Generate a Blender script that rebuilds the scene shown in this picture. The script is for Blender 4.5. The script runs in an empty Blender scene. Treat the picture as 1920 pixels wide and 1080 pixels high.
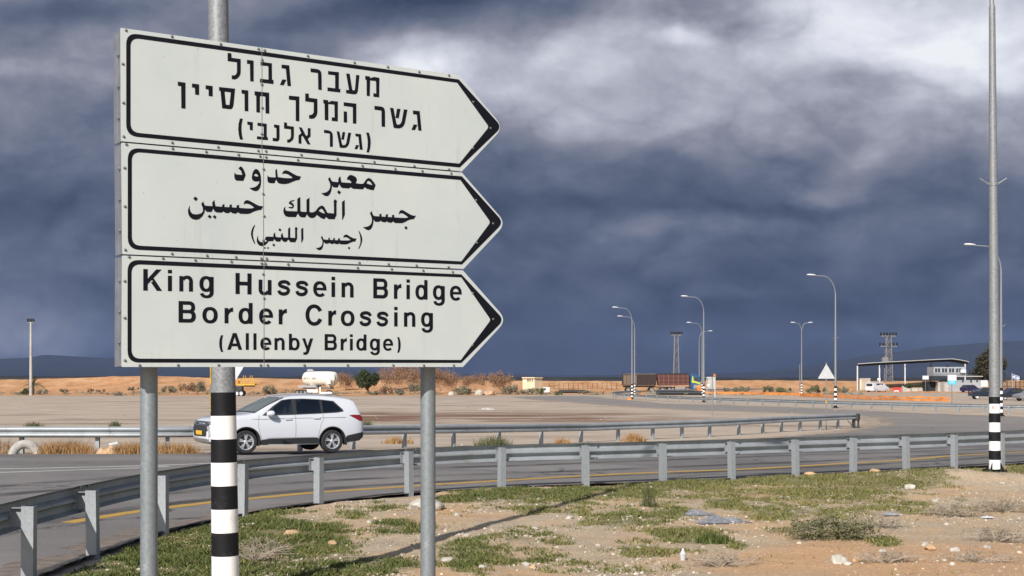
import bpy, bmesh, math, random
import numpy as np
from mathutils import Vector, Matrix, noise
from mathutils.geometry import tessellate_polygon
R = math.radians
random.seed(7)
SC = bpy.context.scene
COL = SC.collection

# ---------------------------------------------------------------- camera
F, HY, CX, H = 2500.0, 709.0, 960.0, 2.1          # focal length and horizon of the photograph, in its 1920 px
cd = bpy.data.cameras.new('camera')
cam = bpy.data.objects.new('camera', cd)
COL.objects.link(cam)
cam.location = (0, 0, H)
cam.rotation_euler = (R(90), 0, 0)
cd.sensor_width = 36.0
cd.lens = F / 1920 * 36
cd.shift_y = (HY - 540) / 1920
cd.clip_start, cd.clip_end = 0.1, 60000
SC.camera = cam
SC.view_settings.view_transform = 'Standard'
SC.view_settings.look = 'None'
SC.view_settings.exposure = 0.22
SC.view_settings.gamma = 1.0
SC.render.resolution_x, SC.render.resolution_y = 1024, 576

# ---------------------------------------------------------------- sun
SUN_AZ, SUN_EL = R(20.5), R(33)                     # behind the camera, to its left
ld = bpy.data.lights.new('sun', 'SUN')
sun = bpy.data.objects.new('sun', ld)
COL.objects.link(sun)
ld.energy = 4.9
ld.angle = R(0.53)
ld.color = (1.0, 0.95, 0.885)
sdir = Vector((math.sin(SUN_AZ) * math.cos(SUN_EL), math.cos(SUN_AZ) * math.cos(SUN_EL), -math.sin(SUN_EL)))
sun.rotation_euler = sdir.to_track_quat('-Z', 'Y').to_euler()
sun.location = (-10, -30, 40)


def lin(r, g, b):
    f = lambda c: ((c / 255 + 0.055) / 1.055) ** 2.4 if c > 10 else c / 255 / 12.92
    return (f(r), f(g), f(b), 1.0)


class NT:
    """small helper for node trees"""
    def __init__(s, tree):
        s.t = tree
        s.n, s.l = tree.nodes, tree.links
    def put(s, node, sock, v):
        i = node.inputs[sock]
        if hasattr(v, 'is_output'):
            s.l.new(v, i)
        else:
            i.default_value = v
    def math(s, op, a, b=None, c=None, clamp=False):
        m = s.n.new('ShaderNodeMath')
        m.operation = op
        m.use_clamp = clamp
        s.put(m, 0, a)
        if b is not None: s.put(m, 1, b)
        if c is not None: s.put(m, 2, c)
        return m.outputs[0]
    def vmath(s, op, a, b=None):
        m = s.n.new('ShaderNodeVectorMath')
        m.operation = op
        s.put(m, 0, a)
        if b is not None: s.put(m, 1, b)
        return m.outputs[0]
    def comb(s, x, y, z):
        m = s.n.new('ShaderNodeCombineXYZ')
        s.put(m, 0, x); s.put(m, 1, y); s.put(m, 2, z)
        return m.outputs[0]
    def sep(s, v):
        m = s.n.new('ShaderNodeSeparateXYZ')
        s.put(m, 0, v)
        return m.outputs
    def noise(s, vec, scale, detail=4, rough=0.55, dist=0.0, out=0):
        m = s.n.new('ShaderNodeTexNoise')
        if vec is not None: s.put(m, 'Vector', vec)
        s.put(m, 'Scale', scale); s.put(m, 'Detail', detail); s.put(m, 'Roughness', rough); s.put(m, 'Distortion', dist)
        return m.outputs[out]
    def voro(s, vec, scale, out='Distance', feature='F1'):
        m = s.n.new('ShaderNodeTexVoronoi')
        m.feature = feature
        if vec is not None: s.put(m, 'Vector', vec)
        s.put(m, 'Scale', scale)
        return m.outputs[out]
    def ramp(s, fac, stops, interp='LINEAR'):
        m = s.n.new('ShaderNodeValToRGB')
        cr = m.color_ramp
        cr.interpolation = interp
        while len(cr.elements) < len(stops): cr.elements.new(0.5)
        for e, (p, c) in zip(cr.elements, stops):
            e.position = p
            e.color = c if len(c) == 4 else (*c, 1)
        s.put(m, 0, fac)
        return m.outputs[0]
    def mix(s, fac, a, b, mode='MIX'):
        m = s.n.new('ShaderNodeMix')
        m.data_type = 'RGBA'
        m.blend_type = mode
        s.put(m, 0, fac); s.put(m, 6, a); s.put(m, 7, b)
        return m.outputs[2]
    def step(s, v, a, b, lo=0.0, hi=1.0):
        m = s.n.new('ShaderNodeMapRange')
        m.interpolation_type = 'SMOOTHSTEP'
        s.put(m, 0, v); s.put(m, 1, a); s.put(m, 2, b); s.put(m, 3, lo); s.put(m, 4, hi)
        return m.outputs[0]


# ---------------------------------------------------------------- sky: storm cloud ahead, clear sky behind the viewer
def make_world():
    w = bpy.data.worlds.new('World')
    SC.world = w
    w.use_nodes = True
    w.node_tree.nodes.clear()
    t = NT(w.node_tree)
    tc = t.n.new('ShaderNodeTexCoord')
    d = t.sep(tc.outputs['Generated'])
    yy = t.math('MAXIMUM', d[1], 0.12)
    u0, v0 = t.math('DIVIDE', d[0], yy), t.math('DIVIDE', d[2], yy)
    # cloud-plane coordinates, in units of the photograph's width / 1000 of focal length
    uv = t.comb(t.math('MULTIPLY', u0, 1.0), t.math('MULTIPLY', v0, 1.75), 0.0)
    warp = t.vmath('SUBTRACT', t.noise(uv, 8.0, 7, 0.52, 0.0, 1), (0.5, 0.5, 0.5))
    ws = t.sep(warp)
    u = t.math('MULTIPLY_ADD', ws[0], 0.085, u0)
    v = t.math('MULTIPLY_ADD', ws[1], 0.045, v0)
    X = lambda px: (px - CX) / F
    Y = lambda py: (HY - py) / F
    # broad vertical gradient
    base = t.ramp(t.math('MULTIPLY', v, 1 / 0.30, clamp=True), [(0.0, (.035,) * 3), (.145, (.105,) * 3), (.28, (.22,) * 3), (.385, (.29,) * 3), (.505, (.335,) * 3), (.61, (.39,) * 3), (.745, (.43,) * 3), (1.0, (.44,) * 3)])
    L = base
    blobs = [
        (1640, 20, 330, 95, .46), (1860, 140, 200, 80, .18), (1500, 130, 260, 42, .13), (1080, 165, 200, 50, .07), (765, 98, 80, 38, .46), (880, 150, 120, 40, .08), (1180, 200, 260, 35, .07),
        (900, 130, 150, 40, .20), (870, -10, 150, 50, -.32), (1330, 8, 95, 34, -.36), (1120, 60, 130, 38, -.06), (1270, 66, 50, 12, .26),
        (640, 60, 200, 90, -.12), (1250, 335, 260, 45, -.10), (1100, 255, 90, 30, .08), (1600, 140, 90, 22, -.20), (1240, 415, 120, 22, .12),
        (1540, 358, 70, 16, .16), (1000, 385, 160, 22, -.12), (1420, 385, 160, 14, -.10), (1370, 556, 70, 9, .08), (1700, 620, 190, 22, .07), (1650, 250, 140, 40, .06),
        (60, 105, 200, 40, .08), (90, 25, 120, 28, -.22), (110, 370, 170, 60, -.16), (80, 490, 150, 32, .10), (170, 560, 110, 26, -.04),
        (30, 615, 100, 42, .26), (150, 655, 120, 20, .08), (330, 20, 200, 30, -.04), (900, 450, 90, 100, -.05), (1850, 400, 120, 60, -.05), (1500, 480, 300, 30, -.04)]
    for cx, cy, sx, sy, a in blobs:
        du = t.math('MULTIPLY', t.math('SUBTRACT', u, X(cx)), F / sx)
        dv = t.math('MULTIPLY', t.math('SUBTRACT', v, Y(cy)), F / sy)
        e = t.math('EXPONENT', t.math('MULTIPLY', t.math('MULTIPLY_ADD', du, du, t.math('MULTIPLY', dv, dv)), -0.5))
        L = t.math('MULTIPLY_ADD', e, a, L)
    def pv(k, z, du=0.0, dv=0.0):
        return t.comb(t.math('ADD', t.math('MULTIPLY_ADD', ws[0], 0.03, u0), du), t.math('MULTIPLY', t.math('ADD', t.math('MULTIPLY_ADD', ws[1], 0.02, v0), dv), k), z)
    def cloud(du, dv):      # density of the cloud deck: broad banks with heaped, cauliflower-like detail
        a_ = t.noise(pv(1.9, 1.3, du, dv), 7.0, 12, 0.51, 0.10)
        b_ = t.math('ABSOLUTE', t.math('MULTIPLY_ADD', t.noise(pv(1.5, 3.7, du, dv), 9.5, 10, 0.52, 0.10), 2.0, -1.0))
        return t.math('ADD', t.math('MULTIPLY', t.math('SUBTRACT', a_, 0.5), 1.35), t.math('MULTIPLY', t.math('SUBTRACT', b_, 0.20), 0.85))
    d0, d1 = cloud(0.0, 0.0), cloud(-0.007, 0.012)
    amp = t.math('MINIMUM', t.math('MULTIPLY_ADD', L, 0.50, 0.075), 0.30)
    dn = t.math('MULTIPLY_ADD', t.math('SUBTRACT', d0, d1), 0.95, t.math('MULTIPLY', d0, 1.0))
    L = t.math('MULTIPLY_ADD', dn, amp, L)
    L = t.math('MAXIMUM', t.math('MINIMUM', L, 1.0), 0.0)
    col = t.ramp(L, [(0.0, lin(34, 46, 66)), (.12, lin(62, 74, 98)), (.28, lin(98, 108, 130)), (.46, lin(136, 139, 155)), (.68, lin(183, 186, 200)), (.9, lin(226, 229, 240)), (1.0, lin(244, 247, 252))])
    sky = t.n.new('ShaderNodeTexSky')
    sky.sky_type = 'NISHITA'
    sky.sun_disc = False
    sky.sun_elevation = SUN_EL
    sky.sun_rotation = R(180) + SUN_AZ
    b1, b2 = t.n.new('ShaderNodeBackground'), t.n.new('ShaderNodeBackground')
    t.put(b1, 0, col); b1.inputs[1].default_value = 0.84
    t.put(b2, 0, sky.outputs[0]); b2.inputs[1].default_value = 0.08
    ms = t.n.new('ShaderNodeMixShader')
    t.put(ms, 0, t.step(d[1], 0.30, 0.02))
    t.l.new(b1.outputs[0], ms.inputs[1]); t.l.new(b2.outputs[0], ms.inputs[2])
    out = t.n.new('ShaderNodeOutputWorld')
    t.l.new(ms.outputs[0], out.inputs[0])
make_world()


# ---------------------------------------------------------------- terrain height and the map from photo pixels to the ground
def g(y):
    if y < 36: return 0.0
    if y < 54: return -0.5 * (y - 36) / 18
    if y < 210: return -0.5 - 0.15 * (y - 54) / 156
    return -0.65
BREAKS = (36.0, 54.0, 210.0)

def P(px, py):
    t = (py - HY) / F
    lo, hi = 1.0, 6000.0
    for _ in range(60):
        m = (lo + hi) / 2
        if H - g(m) > t * m: lo = m
        else: hi = m
    y = (lo + hi) / 2
    return Vector(((px - CX) / F * y, y, g(y)))
def PD(px, y): return Vector(((px - CX) / F * y, y, g(y)))
def zat(py, y): return H - (py - HY) / F * y


# ---------------------------------------------------------------- materials
MATS = {}
def mat(name, color=None, rough=0.7, metal=0.0, vary=0.0, scale=8.0, bump=0.0, bscale=60.0, spec=0.5, build=None, coat=0.0, emit=None):
    if name in MATS: return MATS[name]
    m = bpy.data.materials.new(name)
    m.use_nodes = True
    t = NT(m.node_tree)
    bs = t.n['Principled BSDF']
    bs.inputs['Roughness'].default_value = rough
    bs.inputs['Metallic'].default_value = metal
    bs.inputs['Specular IOR Level'].default_value = spec
    bs.inputs['Coat Weight'].default_value = coat
    tc = t.n.new('ShaderNodeTexCoord')
    vec = tc.outputs['Object']
    if build: build(t, bs, vec)
    else:
        c = (*color, 1)
        if vary:
            nz = t.noise(vec, scale, 6, 0.6)
            k = t.step(nz, 0.3, 0.7, 1 - vary, 1 + vary * 0.6)
            c2 = t.mix(1.0, c, t.comb(k, k, k), 'MULTIPLY')
            t.put(bs, 'Base Color', c2)
        else:
            t.put(bs, 'Base Color', c)
        if bump:
            b = t.n.new('ShaderNodeBump')
            b.inputs['Strength'].default_value = bump
            b.inputs['Distance'].default_value = 0.02
            t.put(b, 'Height', t.noise(vec, bscale, 5, 0.6))
            t.l.new(b.outputs[0], bs.inputs['Normal'])
    MATS[name] = m
    return m

def addbump(t, bs, h, strength, dist):
    b = t.n.new('ShaderNodeBump')
    b.inputs['Strength'].default_value = strength
    b.inputs['Distance'].default_value = dist
    t.put(b, 'Height', h)
    t.l.new(b.outputs[0], bs.inputs['Normal'])

def m_ground(t, bs, v):
    s = t.sep(v)
    st = t.comb(t.math('MULTIPLY', s[0], 0.055), t.math('MULTIPLY', s[1], 0.16), 0)
    n1 = t.noise(st, 1.0, 9, 0.62, 0.4)
    n2 = t.noise(v, 0.35, 8, 0.65)
    n3 = t.noise(v, 5.0, 6, 0.7)
    c = t.ramp(n2, [(.3, (.35, .285, .225)), (.5, (.43, .355, .28)), (.72, (.50, .42, .335))])
    c = t.mix(t.step(n1, .53, .70), c, (.21, .15, .11, 1))
    c = t.mix(t.step(n1, .42, .28, 0, .7), c, (.50, .44, .385, 1))
    c = t.mix(t.step(n3, .52, .75, 0, .45), c, (.46, .42, .38, 1))
    # reddish damp soil in a belt across the lot, left of the branch road
    belt = t.math('MULTIPLY', t.step(s[1], 74, 84), t.step(s[1], 116, 96))
    belt = t.math('MULTIPLY', belt, t.math('MULTIPLY', t.step(s[0], -22, -10), t.step(s[0], 16, 4)))
    n4 = t.noise(t.comb(t.math('MULTIPLY', s[0], 0.05), t.math('MULTIPLY', s[1], 0.11), 5), 1.6, 8, 0.62)
    c = t.mix(t.math('MULTIPLY', belt, t.step(n4, .40, .56)), c, (.19, .11, .072, 1))
    t.put(bs, 'Base Color', c)
    addbump(t, bs, n3, 0.5, 0.05)
def m_orange(t, bs, v):
    n = t.noise(v, 0.07, 8, 0.65)
    n2 = t.noise(v, 0.9, 6, 0.7)
    c = t.ramp(n, [(.3, (.42, .215, .105)), (.5, (.52, .29, .15)), (.7, (.58, .37, .22))])
    c = t.mix(t.step(n2, .5, .72, 0, .55), c, (.27, .19, .115, 1))
    t.put(bs, 'Base Color', c)
    addbump(t, bs, n2, 0.5, 0.3)
def m_berm(t, bs, v):
    s = t.sep(v)
    n = t.noise(t.comb(t.math('MULTIPLY', s[0], .30), t.math('MULTIPLY', s[1], .10), t.math('MULTIPLY', s[2], .8)), 1.0, 10, 0.72)
    c = t.ramp(n, [(.30, (.34, .17, .08)), (.42, (.56, .285, .13)), (.55, (.66, .37, .19)), (.70, (.74, .50, .31))])
    t.put(bs, 'Base Color', c)
    addbump(t, bs, t.noise(v, .8, 7, .7), 0.9, 0.8)
def m_asphalt(t, bs, v):
    s = t.sep(v)
    n = t.noise(v, 0.25, 8, 0.6)
    f = t.noise(v, 38, 4, 0.75)
    far = t.step(s[1], 40, 95)
    c = t.ramp(n, [(.28, (.125, .116, .113)), (.5, (.175, .164, .158)), (.72, (.25, .235, .225))])
    c = t.mix(t.step(f, .48, .66, 0, .6), c, (.27, .255, .245, 1))
    c = t.mix(t.step(f, .46, .34, 0, .6), c, (.07, .067, .067, 1))
    c = t.mix(t.step(t.noise(v, 0.9, 7, .65), .60, .72, 0, .45), c, (.19, .165, .145, 1))
    ck = t.voro(t.vmath('ADD', v, t.vmath('MULTIPLY', t.noise(v, .8, 6, .7, 0, 1), (1.6, 1.6, 0))), .22, 'Distance', 'DISTANCE_TO_EDGE')
    ckm = t.math('MULTIPLY', t.step(ck, .012, .004), t.step(t.noise(v, .13, 3, .5), .46, .56, 0, .85))
    c = t.mix(ckm, c, (.045, .043, .043, 1))
    pt = t.voro(v, .16, 'Color')
    c = t.mix(t.step(t.sep(pt)[1], .80, .82, 0, .30), c, (.085, .082, .082, 1))
    # wheel tracks polish and the dust that vehicles drag onto the branch road
    c = t.mix(t.math('MULTIPLY', far, .55), c, (.29, .26, .235, 1))
    t.put(bs, 'Base Color', c)
    addbump(t, bs, f, 0.5, 0.012)
def m_verge(t, bs, v):
    gr = t.n.new('ShaderNodeAttribute')
    gr.attribute_name = 'moss'
    n = t.noise(v, 0.42, 8, 0.62, .3)
    n2 = t.noise(v, 1.5, 8, 0.7)
    n3 = t.noise(v, 22, 5, .7)
    c = t.ramp(n, [(.30, (.54, .33, .165)), (.45, (.51, .36, .215)), (.58, (.45, .365, .255)), (.75, (.58, .39, .22))])
    c = t.mix(t.step(n2, .50, .68, 0, .7), c, (.37, .295, .235, 1))
    c = t.mix(t.step(n3, .52, .66, 0, .6), c, (.66, .57, .48, 1))
    c = t.mix(t.step(n3, .45, .30, 0, .55), c, (.26, .18, .125, 1))
    s = t.sep(v)
    ox = t.math('MULTIPLY', t.math('SUBTRACT', s[0], 6.6), .19)
    oy = t.math('MULTIPLY', t.math('SUBTRACT', s[1], 14.6), .42)
    od = t.math('ADD', t.math('MULTIPLY_ADD', ox, ox, t.math('MULTIPLY', oy, oy)), t.math('MULTIPLY', t.math('SUBTRACT', t.noise(v, .9, 7, .65), .5), 1.6))
    c = t.mix(t.step(od, 1.05, .45, 0, .72), c, t.ramp(n3, [(.3, (.43, .235, .115)), (.6, (.62, .375, .205))]))
    pv = t.voro(v, 30.0)
    pc = t.sep(t.voro(v, 30.0, 'Color'))
    c = t.mix(t.math('MULTIPLY', t.step(pv, .34, .26), t.step(pc[0], .76, .84, 0, .8)), c, (.58, .53, .46, 1))
    gk = t.math('ADD', gr.outputs['Fac'], t.math('MULTIPLY', t.math('SUBTRACT', t.noise(v, 7, 6, .7), .5), 1.1))
    c = t.mix(t.step(gk, .42, .85, 0, .75), c, t.ramp(n3, [(.35, (.09, .095, .03)), (.6, (.19, .17, .07))]))
    t.put(bs, 'Base Color', c)
    addbump(t, bs, t.math('ADD', n3, t.math('MULTIPLY', n2, 1.5)), 0.9, 0.03)
def m_galv(base, mot, k0=.22, rust=0.0):
    def f(t, bs, v):
        k = t.sep(t.voro(v, mot, 'Color'))[0]
        n = t.noise(v, 1.8, 6, .65)
        q = t.math('MULTIPLY_ADD', k, k0, t.math('MULTIPLY', n, 1 - k0))
        c = t.mix(t.step(q, .2, .8), tuple(x * .80 for x in base) + (1,), tuple(min(1, x * 1.18) for x in base) + (1,))
        n2 = t.noise(v, 14, 4, .7)
        c = t.mix(t.step(n2, .62, .74, 0, .25), c, (.55, .56, .57, 1))
        if rust:
            s = t.sep(v)
            n3 = t.noise(t.comb(t.math('MULTIPLY', s[0], 3.0), t.math('MULTIPLY', s[1], 3.0), t.math('MULTIPLY', s[2], 1.2)), 1.0, 7, .7)
            c = t.mix(t.step(n3, .56, .74, 0, rust), c, (.20, .165, .135, 1))
            n4 = t.noise(v, 11, 6, .7)
            c = t.mix(t.step(n4, .66, .76, 0, rust), c, (.14, .08, .05, 1))
        t.put(bs, 'Base Color', c)
        t.put(bs, 'Roughness', t.step(k, 0, 1, .46, .58))
    return f
def m_signwhite(t, bs, v):
    n = t.noise(v, 1.6, 6, .6)
    c = t.ramp(n, [(.28, (.455, .50, .50)), (.5, (.50, .535, .525)), (.72, (.54, .57, .55))])
    sp = t.noise(v, 17, 3, .5)
    c = t.mix(t.step(sp, .70, .76, 0, .28), c, (.38, .37, .34, 1))
    sp2 = t.noise(v, 60, 2, .5)
    c = t.mix(t.step(sp2, .72, .76, 0, .7), c, (.20, .19, .17, 1))
    s = t.sep(v)
    drip = t.noise(t.comb(t.math('MULTIPLY', s[0], 14), 0, t.math('MULTIPLY', s[2], 1.3)), 1, 4, .6)
    c = t.mix(t.step(drip, .56, .72, 0, .26), c, (.36, .34, .30, 1))
    t.put(bs, 'Base Color', c)
def m_paint(c0, dirt, amt):
    def f(t, bs, v):
        n = t.noise(v, 7, 7, .65)
        c = t.mix(t.step(n, .52, .68, 0, amt), (*c0, 1), (*dirt, 1))
        sp = t.noise(v, 45, 2, .5)
        c = t.mix(t.step(sp, .70, .76, 0, .8 * amt), c, (*[x * .35 + .02 for x in dirt], 1))
        t.put(bs, 'Base Color', c)
    return f
def m_tint(c0, c1, c2):
    """colour varies by the per-vertex attribute 'tint' (each leaf, blade or stone has its own)"""
    def f(t, bs, v):
        a = t.n.new('ShaderNodeAttribute')
        a.attribute_name = 'tint'
        t.put(bs, 'Base Color', t.ramp(a.outputs['Fac'], [(0, c0), (.5, c1), (1, c2)]))
    return f

def m_glass(col, gl):
    def f(t, bs, v):
        tr = t.n.new('ShaderNodeBsdfTransparent'); tr.inputs[0].default_value = (*col, 1)
        gs = t.n.new('ShaderNodeBsdfGlossy'); gs.inputs['Roughness'].default_value = .03
        ms = t.n.new('ShaderNodeMixShader'); ms.inputs[0].default_value = gl
        t.l.new(tr.outputs[0], ms.inputs[1]); t.l.new(gs.outputs[0], ms.inputs[2])
        out = [n for n in t.n if n.type == 'OUTPUT_MATERIAL'][0]
        t.l.new(ms.outputs[0], out.inputs['Surface'])
        t.n.remove(bs)
    return f
M = dict(
    ground=mat('lot gravel', rough=.95, spec=.2, build=m_ground), orange=mat('orange soil', rough=.95, spec=.15, build=m_orange),
    berm=mat('sand bank', rough=.95, spec=.15, build=m_berm), asphalt=mat('asphalt', rough=.85, spec=.3, build=m_asphalt),
    verge=mat('verge soil', rough=.95, spec=.2, build=m_verge),
    galv=mat('galvanised steel', rough=.5, metal=.35, build=m_galv((.215, .24, .255), 110)),
    galvrail=mat('weathered galvanised rail', rough=.55, metal=.30, build=m_galv((.33, .355, .375), 60, .15, .55)),
    galvpole=mat('mottled galvanised pole', rough=.5, metal=.25, build=m_galv((.22, .23, .24), 55, .5)),
    signwhite=mat('reflective white sheeting', rough=.42, spec=.4, build=m_signwhite),
    black=mat('black sheeting', (.007, .008, .012), rough=.6, vary=.2, spec=.12),
    seam=mat('panel seam', (.22, .22, .22), rough=.7), rivet=mat('rivet steel', (.16, .16, .16), rough=.45, metal=.5),
    alu=mat('aluminium channel', (.27, .28, .31), rough=.45, metal=.5, vary=.15),
    bandw=mat('white band paint', rough=.55, build=m_paint((.80, .79, .78), (.50, .47, .42), .30)),
    bandb=mat('black band paint', rough=.6, spec=.2, build=m_paint((.009, .009, .011), (.035, .035, .037), .5)),
    yellowl=mat('worn yellow road paint', rough=.8, build=m_paint((.44, .27, .05), (.17, .155, .14), .95)),
    whitel=mat('worn white road paint', rough=.8, build=m_paint((.50, .49, .47), (.18, .17, .165), .9)),
    carwhite=mat('white car paint', (.60, .62, .67), rough=.28, coat=.7),
    glass=mat('dark car glass', (.030, .036, .039), rough=.05, spec=.8), glassw=mat('windscreen glass', (.11, .14, .13), rough=.08, spec=.8),
    rubber=mat('tyre rubber', (.022, .022, .024), rough=.85, vary=.3), rim=mat('alloy rim', (.62, .63, .66), rough=.35, metal=.6),
    trim=mat('dark plastic trim', (.025, .026, .028), rough=.6), chrome=mat('chrome', (.75, .76, .78), rough=.15, metal=1.0),
    silver=mat('silver plastic', (.45, .46, .48), rough=.4, metal=.4), plate=mat('yellow number plate', (.78, .42, .03), rough=.5),
    red=mat('red lens', (.22, .008, .012), rough=.2), redp=mat('red plastic', (.55, .035, .025), rough=.55, vary=.2),
    cream=mat('cream tank paint', rough=.45, build=m_paint((.74, .68, .58), (.48, .40, .31), .35)),
    rust=mat('rusty red steel', rough=.85, build=m_paint((.10, .036, .028), (.06, .032, .02), .9)),
    rustd=mat('dark and shaded rusty steel', rough=.9, build=m_paint((.030, .021, .017), (.065, .036, .022), .9)),
    rustrib=mat('worn rib steel', rough=.9, build=m_paint((.19, .085, .075), (.11, .05, .035), .9)),
    rustl=mat('pale and lit rusty steel', rough=.9, build=m_paint((.16, .115, .085), (.11, .055, .032), .9)),
    chassis=mat('dusty chassis', (.11, .10, .095), rough=.8, vary=.3), dust=mat('dusty grey steel', (.26, .245, .23), rough=.8, vary=.3),
    blue=mat('blue cab paint', (.012, .075, .20), rough=.4, vary=.2), lime=mat('lime stripe', (.42, .50, .03), rough=.5),
    bluecar=mat('dark blue car paint', (.012, .012, .06), rough=.25, coat=.5), darkcar=mat('navy car paint', (.012, .020, .035), rough=.25, coat=.5),
    greycar=mat('grey car paint', (.20, .20, .21), rough=.3, coat=.5),
    pipe=mat('black plastic pipe', (.02, .02, .022), rough=.5, vary=.3), orangep=mat('orange plastic', (.60, .21, .045), rough=.7, vary=.3, scale=1.5),
    yellowp=mat('yellow machine paint', (.62, .34, .03), rough=.55, vary=.3), stick=mat('yellow sticker', rough=.6, build=m_paint((.68, .42, .03), (.36, .16, .02), .8)),
    concrete=mat('concrete', (.42, .40, .37), rough=.9, vary=.2, scale=1.0), wallgrey=mat('grey render', (.33, .34, .36), rough=.9, vary=.15, scale=.6),
    wallcream=mat('cream render', (.68, .56, .39), rough=.9, vary=.12, scale=.6), wallbeige=mat('beige block wall', (.42, .36, .30), rough=.9, vary=.15, scale=.6),
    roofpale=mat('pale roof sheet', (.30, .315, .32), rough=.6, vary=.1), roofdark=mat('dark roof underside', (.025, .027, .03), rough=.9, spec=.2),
    whitep=mat('white painted steel', (.56, .58, .60), rough=.5, vary=.1), window=mat('window pane', (.04, .05, .07), rough=.1),
    cyan=mat('cyan board', (.05, .42, .58), rough=.5), dblue=mat('flag blue', (.02, .07, .36), rough=.7), steel=mat('grey lattice steel', (.20, .205, .215), rough=.6, metal=.3, vary=.2),
    dark=mat('dark insulator', (.03, .028, .03), rough=.5), bark=mat('bark', (.13, .10, .075), rough=.9, vary=.3),
    twig=mat('dry twig', (.36, .30, .24), rough=.9, vary=.3), oldtyre=mat('dusty pale tyre', (.36, .345, .32), rough=.95, vary=.25, scale=5, bump=.4, bscale=20),
    bag=mat('grey plastic sheet', (.22, .225, .245), rough=.45, vary=.25), litter=mat('white plastic', (.50, .51, .53), rough=.4),
    lamp=mat('lamp head shell', (.68, .69, .70), rough=.4), timber=mat('dark timber', (.07, .055, .045), rough=.9, vary=.3),
    green=mat('green grass', rough=.8, spec=.25, build=m_tint((.050, .072, .018), (.120, .140, .040), (.27, .22, .095))),
    leafdark=mat('dark leaves', rough=.8, spec=.25, build=m_tint((.020, .030, .012), (.045, .062, .022), (.095, .105, .045))),
    leafeuc=mat('eucalyptus leaves', rough=.8, spec=.25, build=m_tint((.018, .020, .012), (.045, .045, .022), (.10, .085, .045))),
    leafgrey=mat('grey green scrub', rough=.9, spec=.2, build=m_tint((.11, .105, .07), (.19, .18, .125), (.28, .24, .17))),
    leafrust=mat('rusty tamarisk', rough=.9, spec=.2, build=m_tint((.16, .095, .055), (.27, .155, .09), (.35, .24, .15))),
    straw=mat('dry orange grass', rough=.9, spec=.2, build=m_tint((.25, .13, .05), (.40, .225, .095), (.47, .35, .19))),
    weed=mat('grey green weed', rough=.85, spec=.2, build=m_tint((.05, .065, .025), (.115, .125, .055), (.24, .21, .12))),
    palm=mat('palm leaf', rough=.8, spec=.3, build=m_tint((.05, .055, .02), (.10, .11, .045), (.19, .155, .075))),
    stone=mat('pale stones', rough=.9, spec=.2, build=m_tint((.25, .18, .125), (.38, .31, .24), (.58, .53, .45))),
    stonew=mat('white limestone', (.48, .445, .385), rough=.9, vary=.25, scale=9, bump=.6, bscale=30), stoneo=mat('orange stone', (.50, .33, .19), rough=.9, vary=.25, scale=9, bump=.6, bscale=30),
    hill=mat('distant slope', (.028, .033, .042), rough=1.0, vary=.25, scale=.0008, spec=.0), scrub=mat('distant scrub belt', (.045, .045, .04), rough=1.0, vary=.3, scale=.02, spec=.0),  # hill colour is dark and bluish: cloud shadow is put into it
    rubble=mat('crumbled edge', (.055, .05, .048), rough=.95, vary=.4, scale=6, bump=.8, bscale=25),
    signback=mat('dull sign back', (.46, .47, .48), rough=.6, vary=.1),
    roaddirt=mat('soil washed onto the asphalt', (.185, .15, .125), rough=.95, vary=.35, scale=5, bump=.5, bscale=30),
    pebbleheap=mat('pale gravel', (.44, .41, .37), rough=.95, vary=.3, scale=6, bump=.6, bscale=20),
    glassd=mat('tinted rear glass', (.012, .014, .016), rough=.05, spec=.7),
    clear=mat('side window glass', rough=.05, build=m_glass((.62, .66, .65), .16)), tint=mat('tinted side glass', rough=.05, build=m_glass((.20, .22, .22), .14)),
    cabin=mat('dark cabin lining', (.035, .034, .034), rough=.9), seat=mat('seat cloth', (.022, .022, .024), rough=.95),
    paper=mat('faded paper', (.70, .66, .62), rough=.7, vary=.15),
    liner=mat('arch liner', (.008, .008, .008), rough=.9, spec=.1),
    dirtpad=mat('dusty concrete pad', (.40, .31, .23), rough=.95, vary=.2, scale=3, bump=.4, bscale=20),
)


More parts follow.
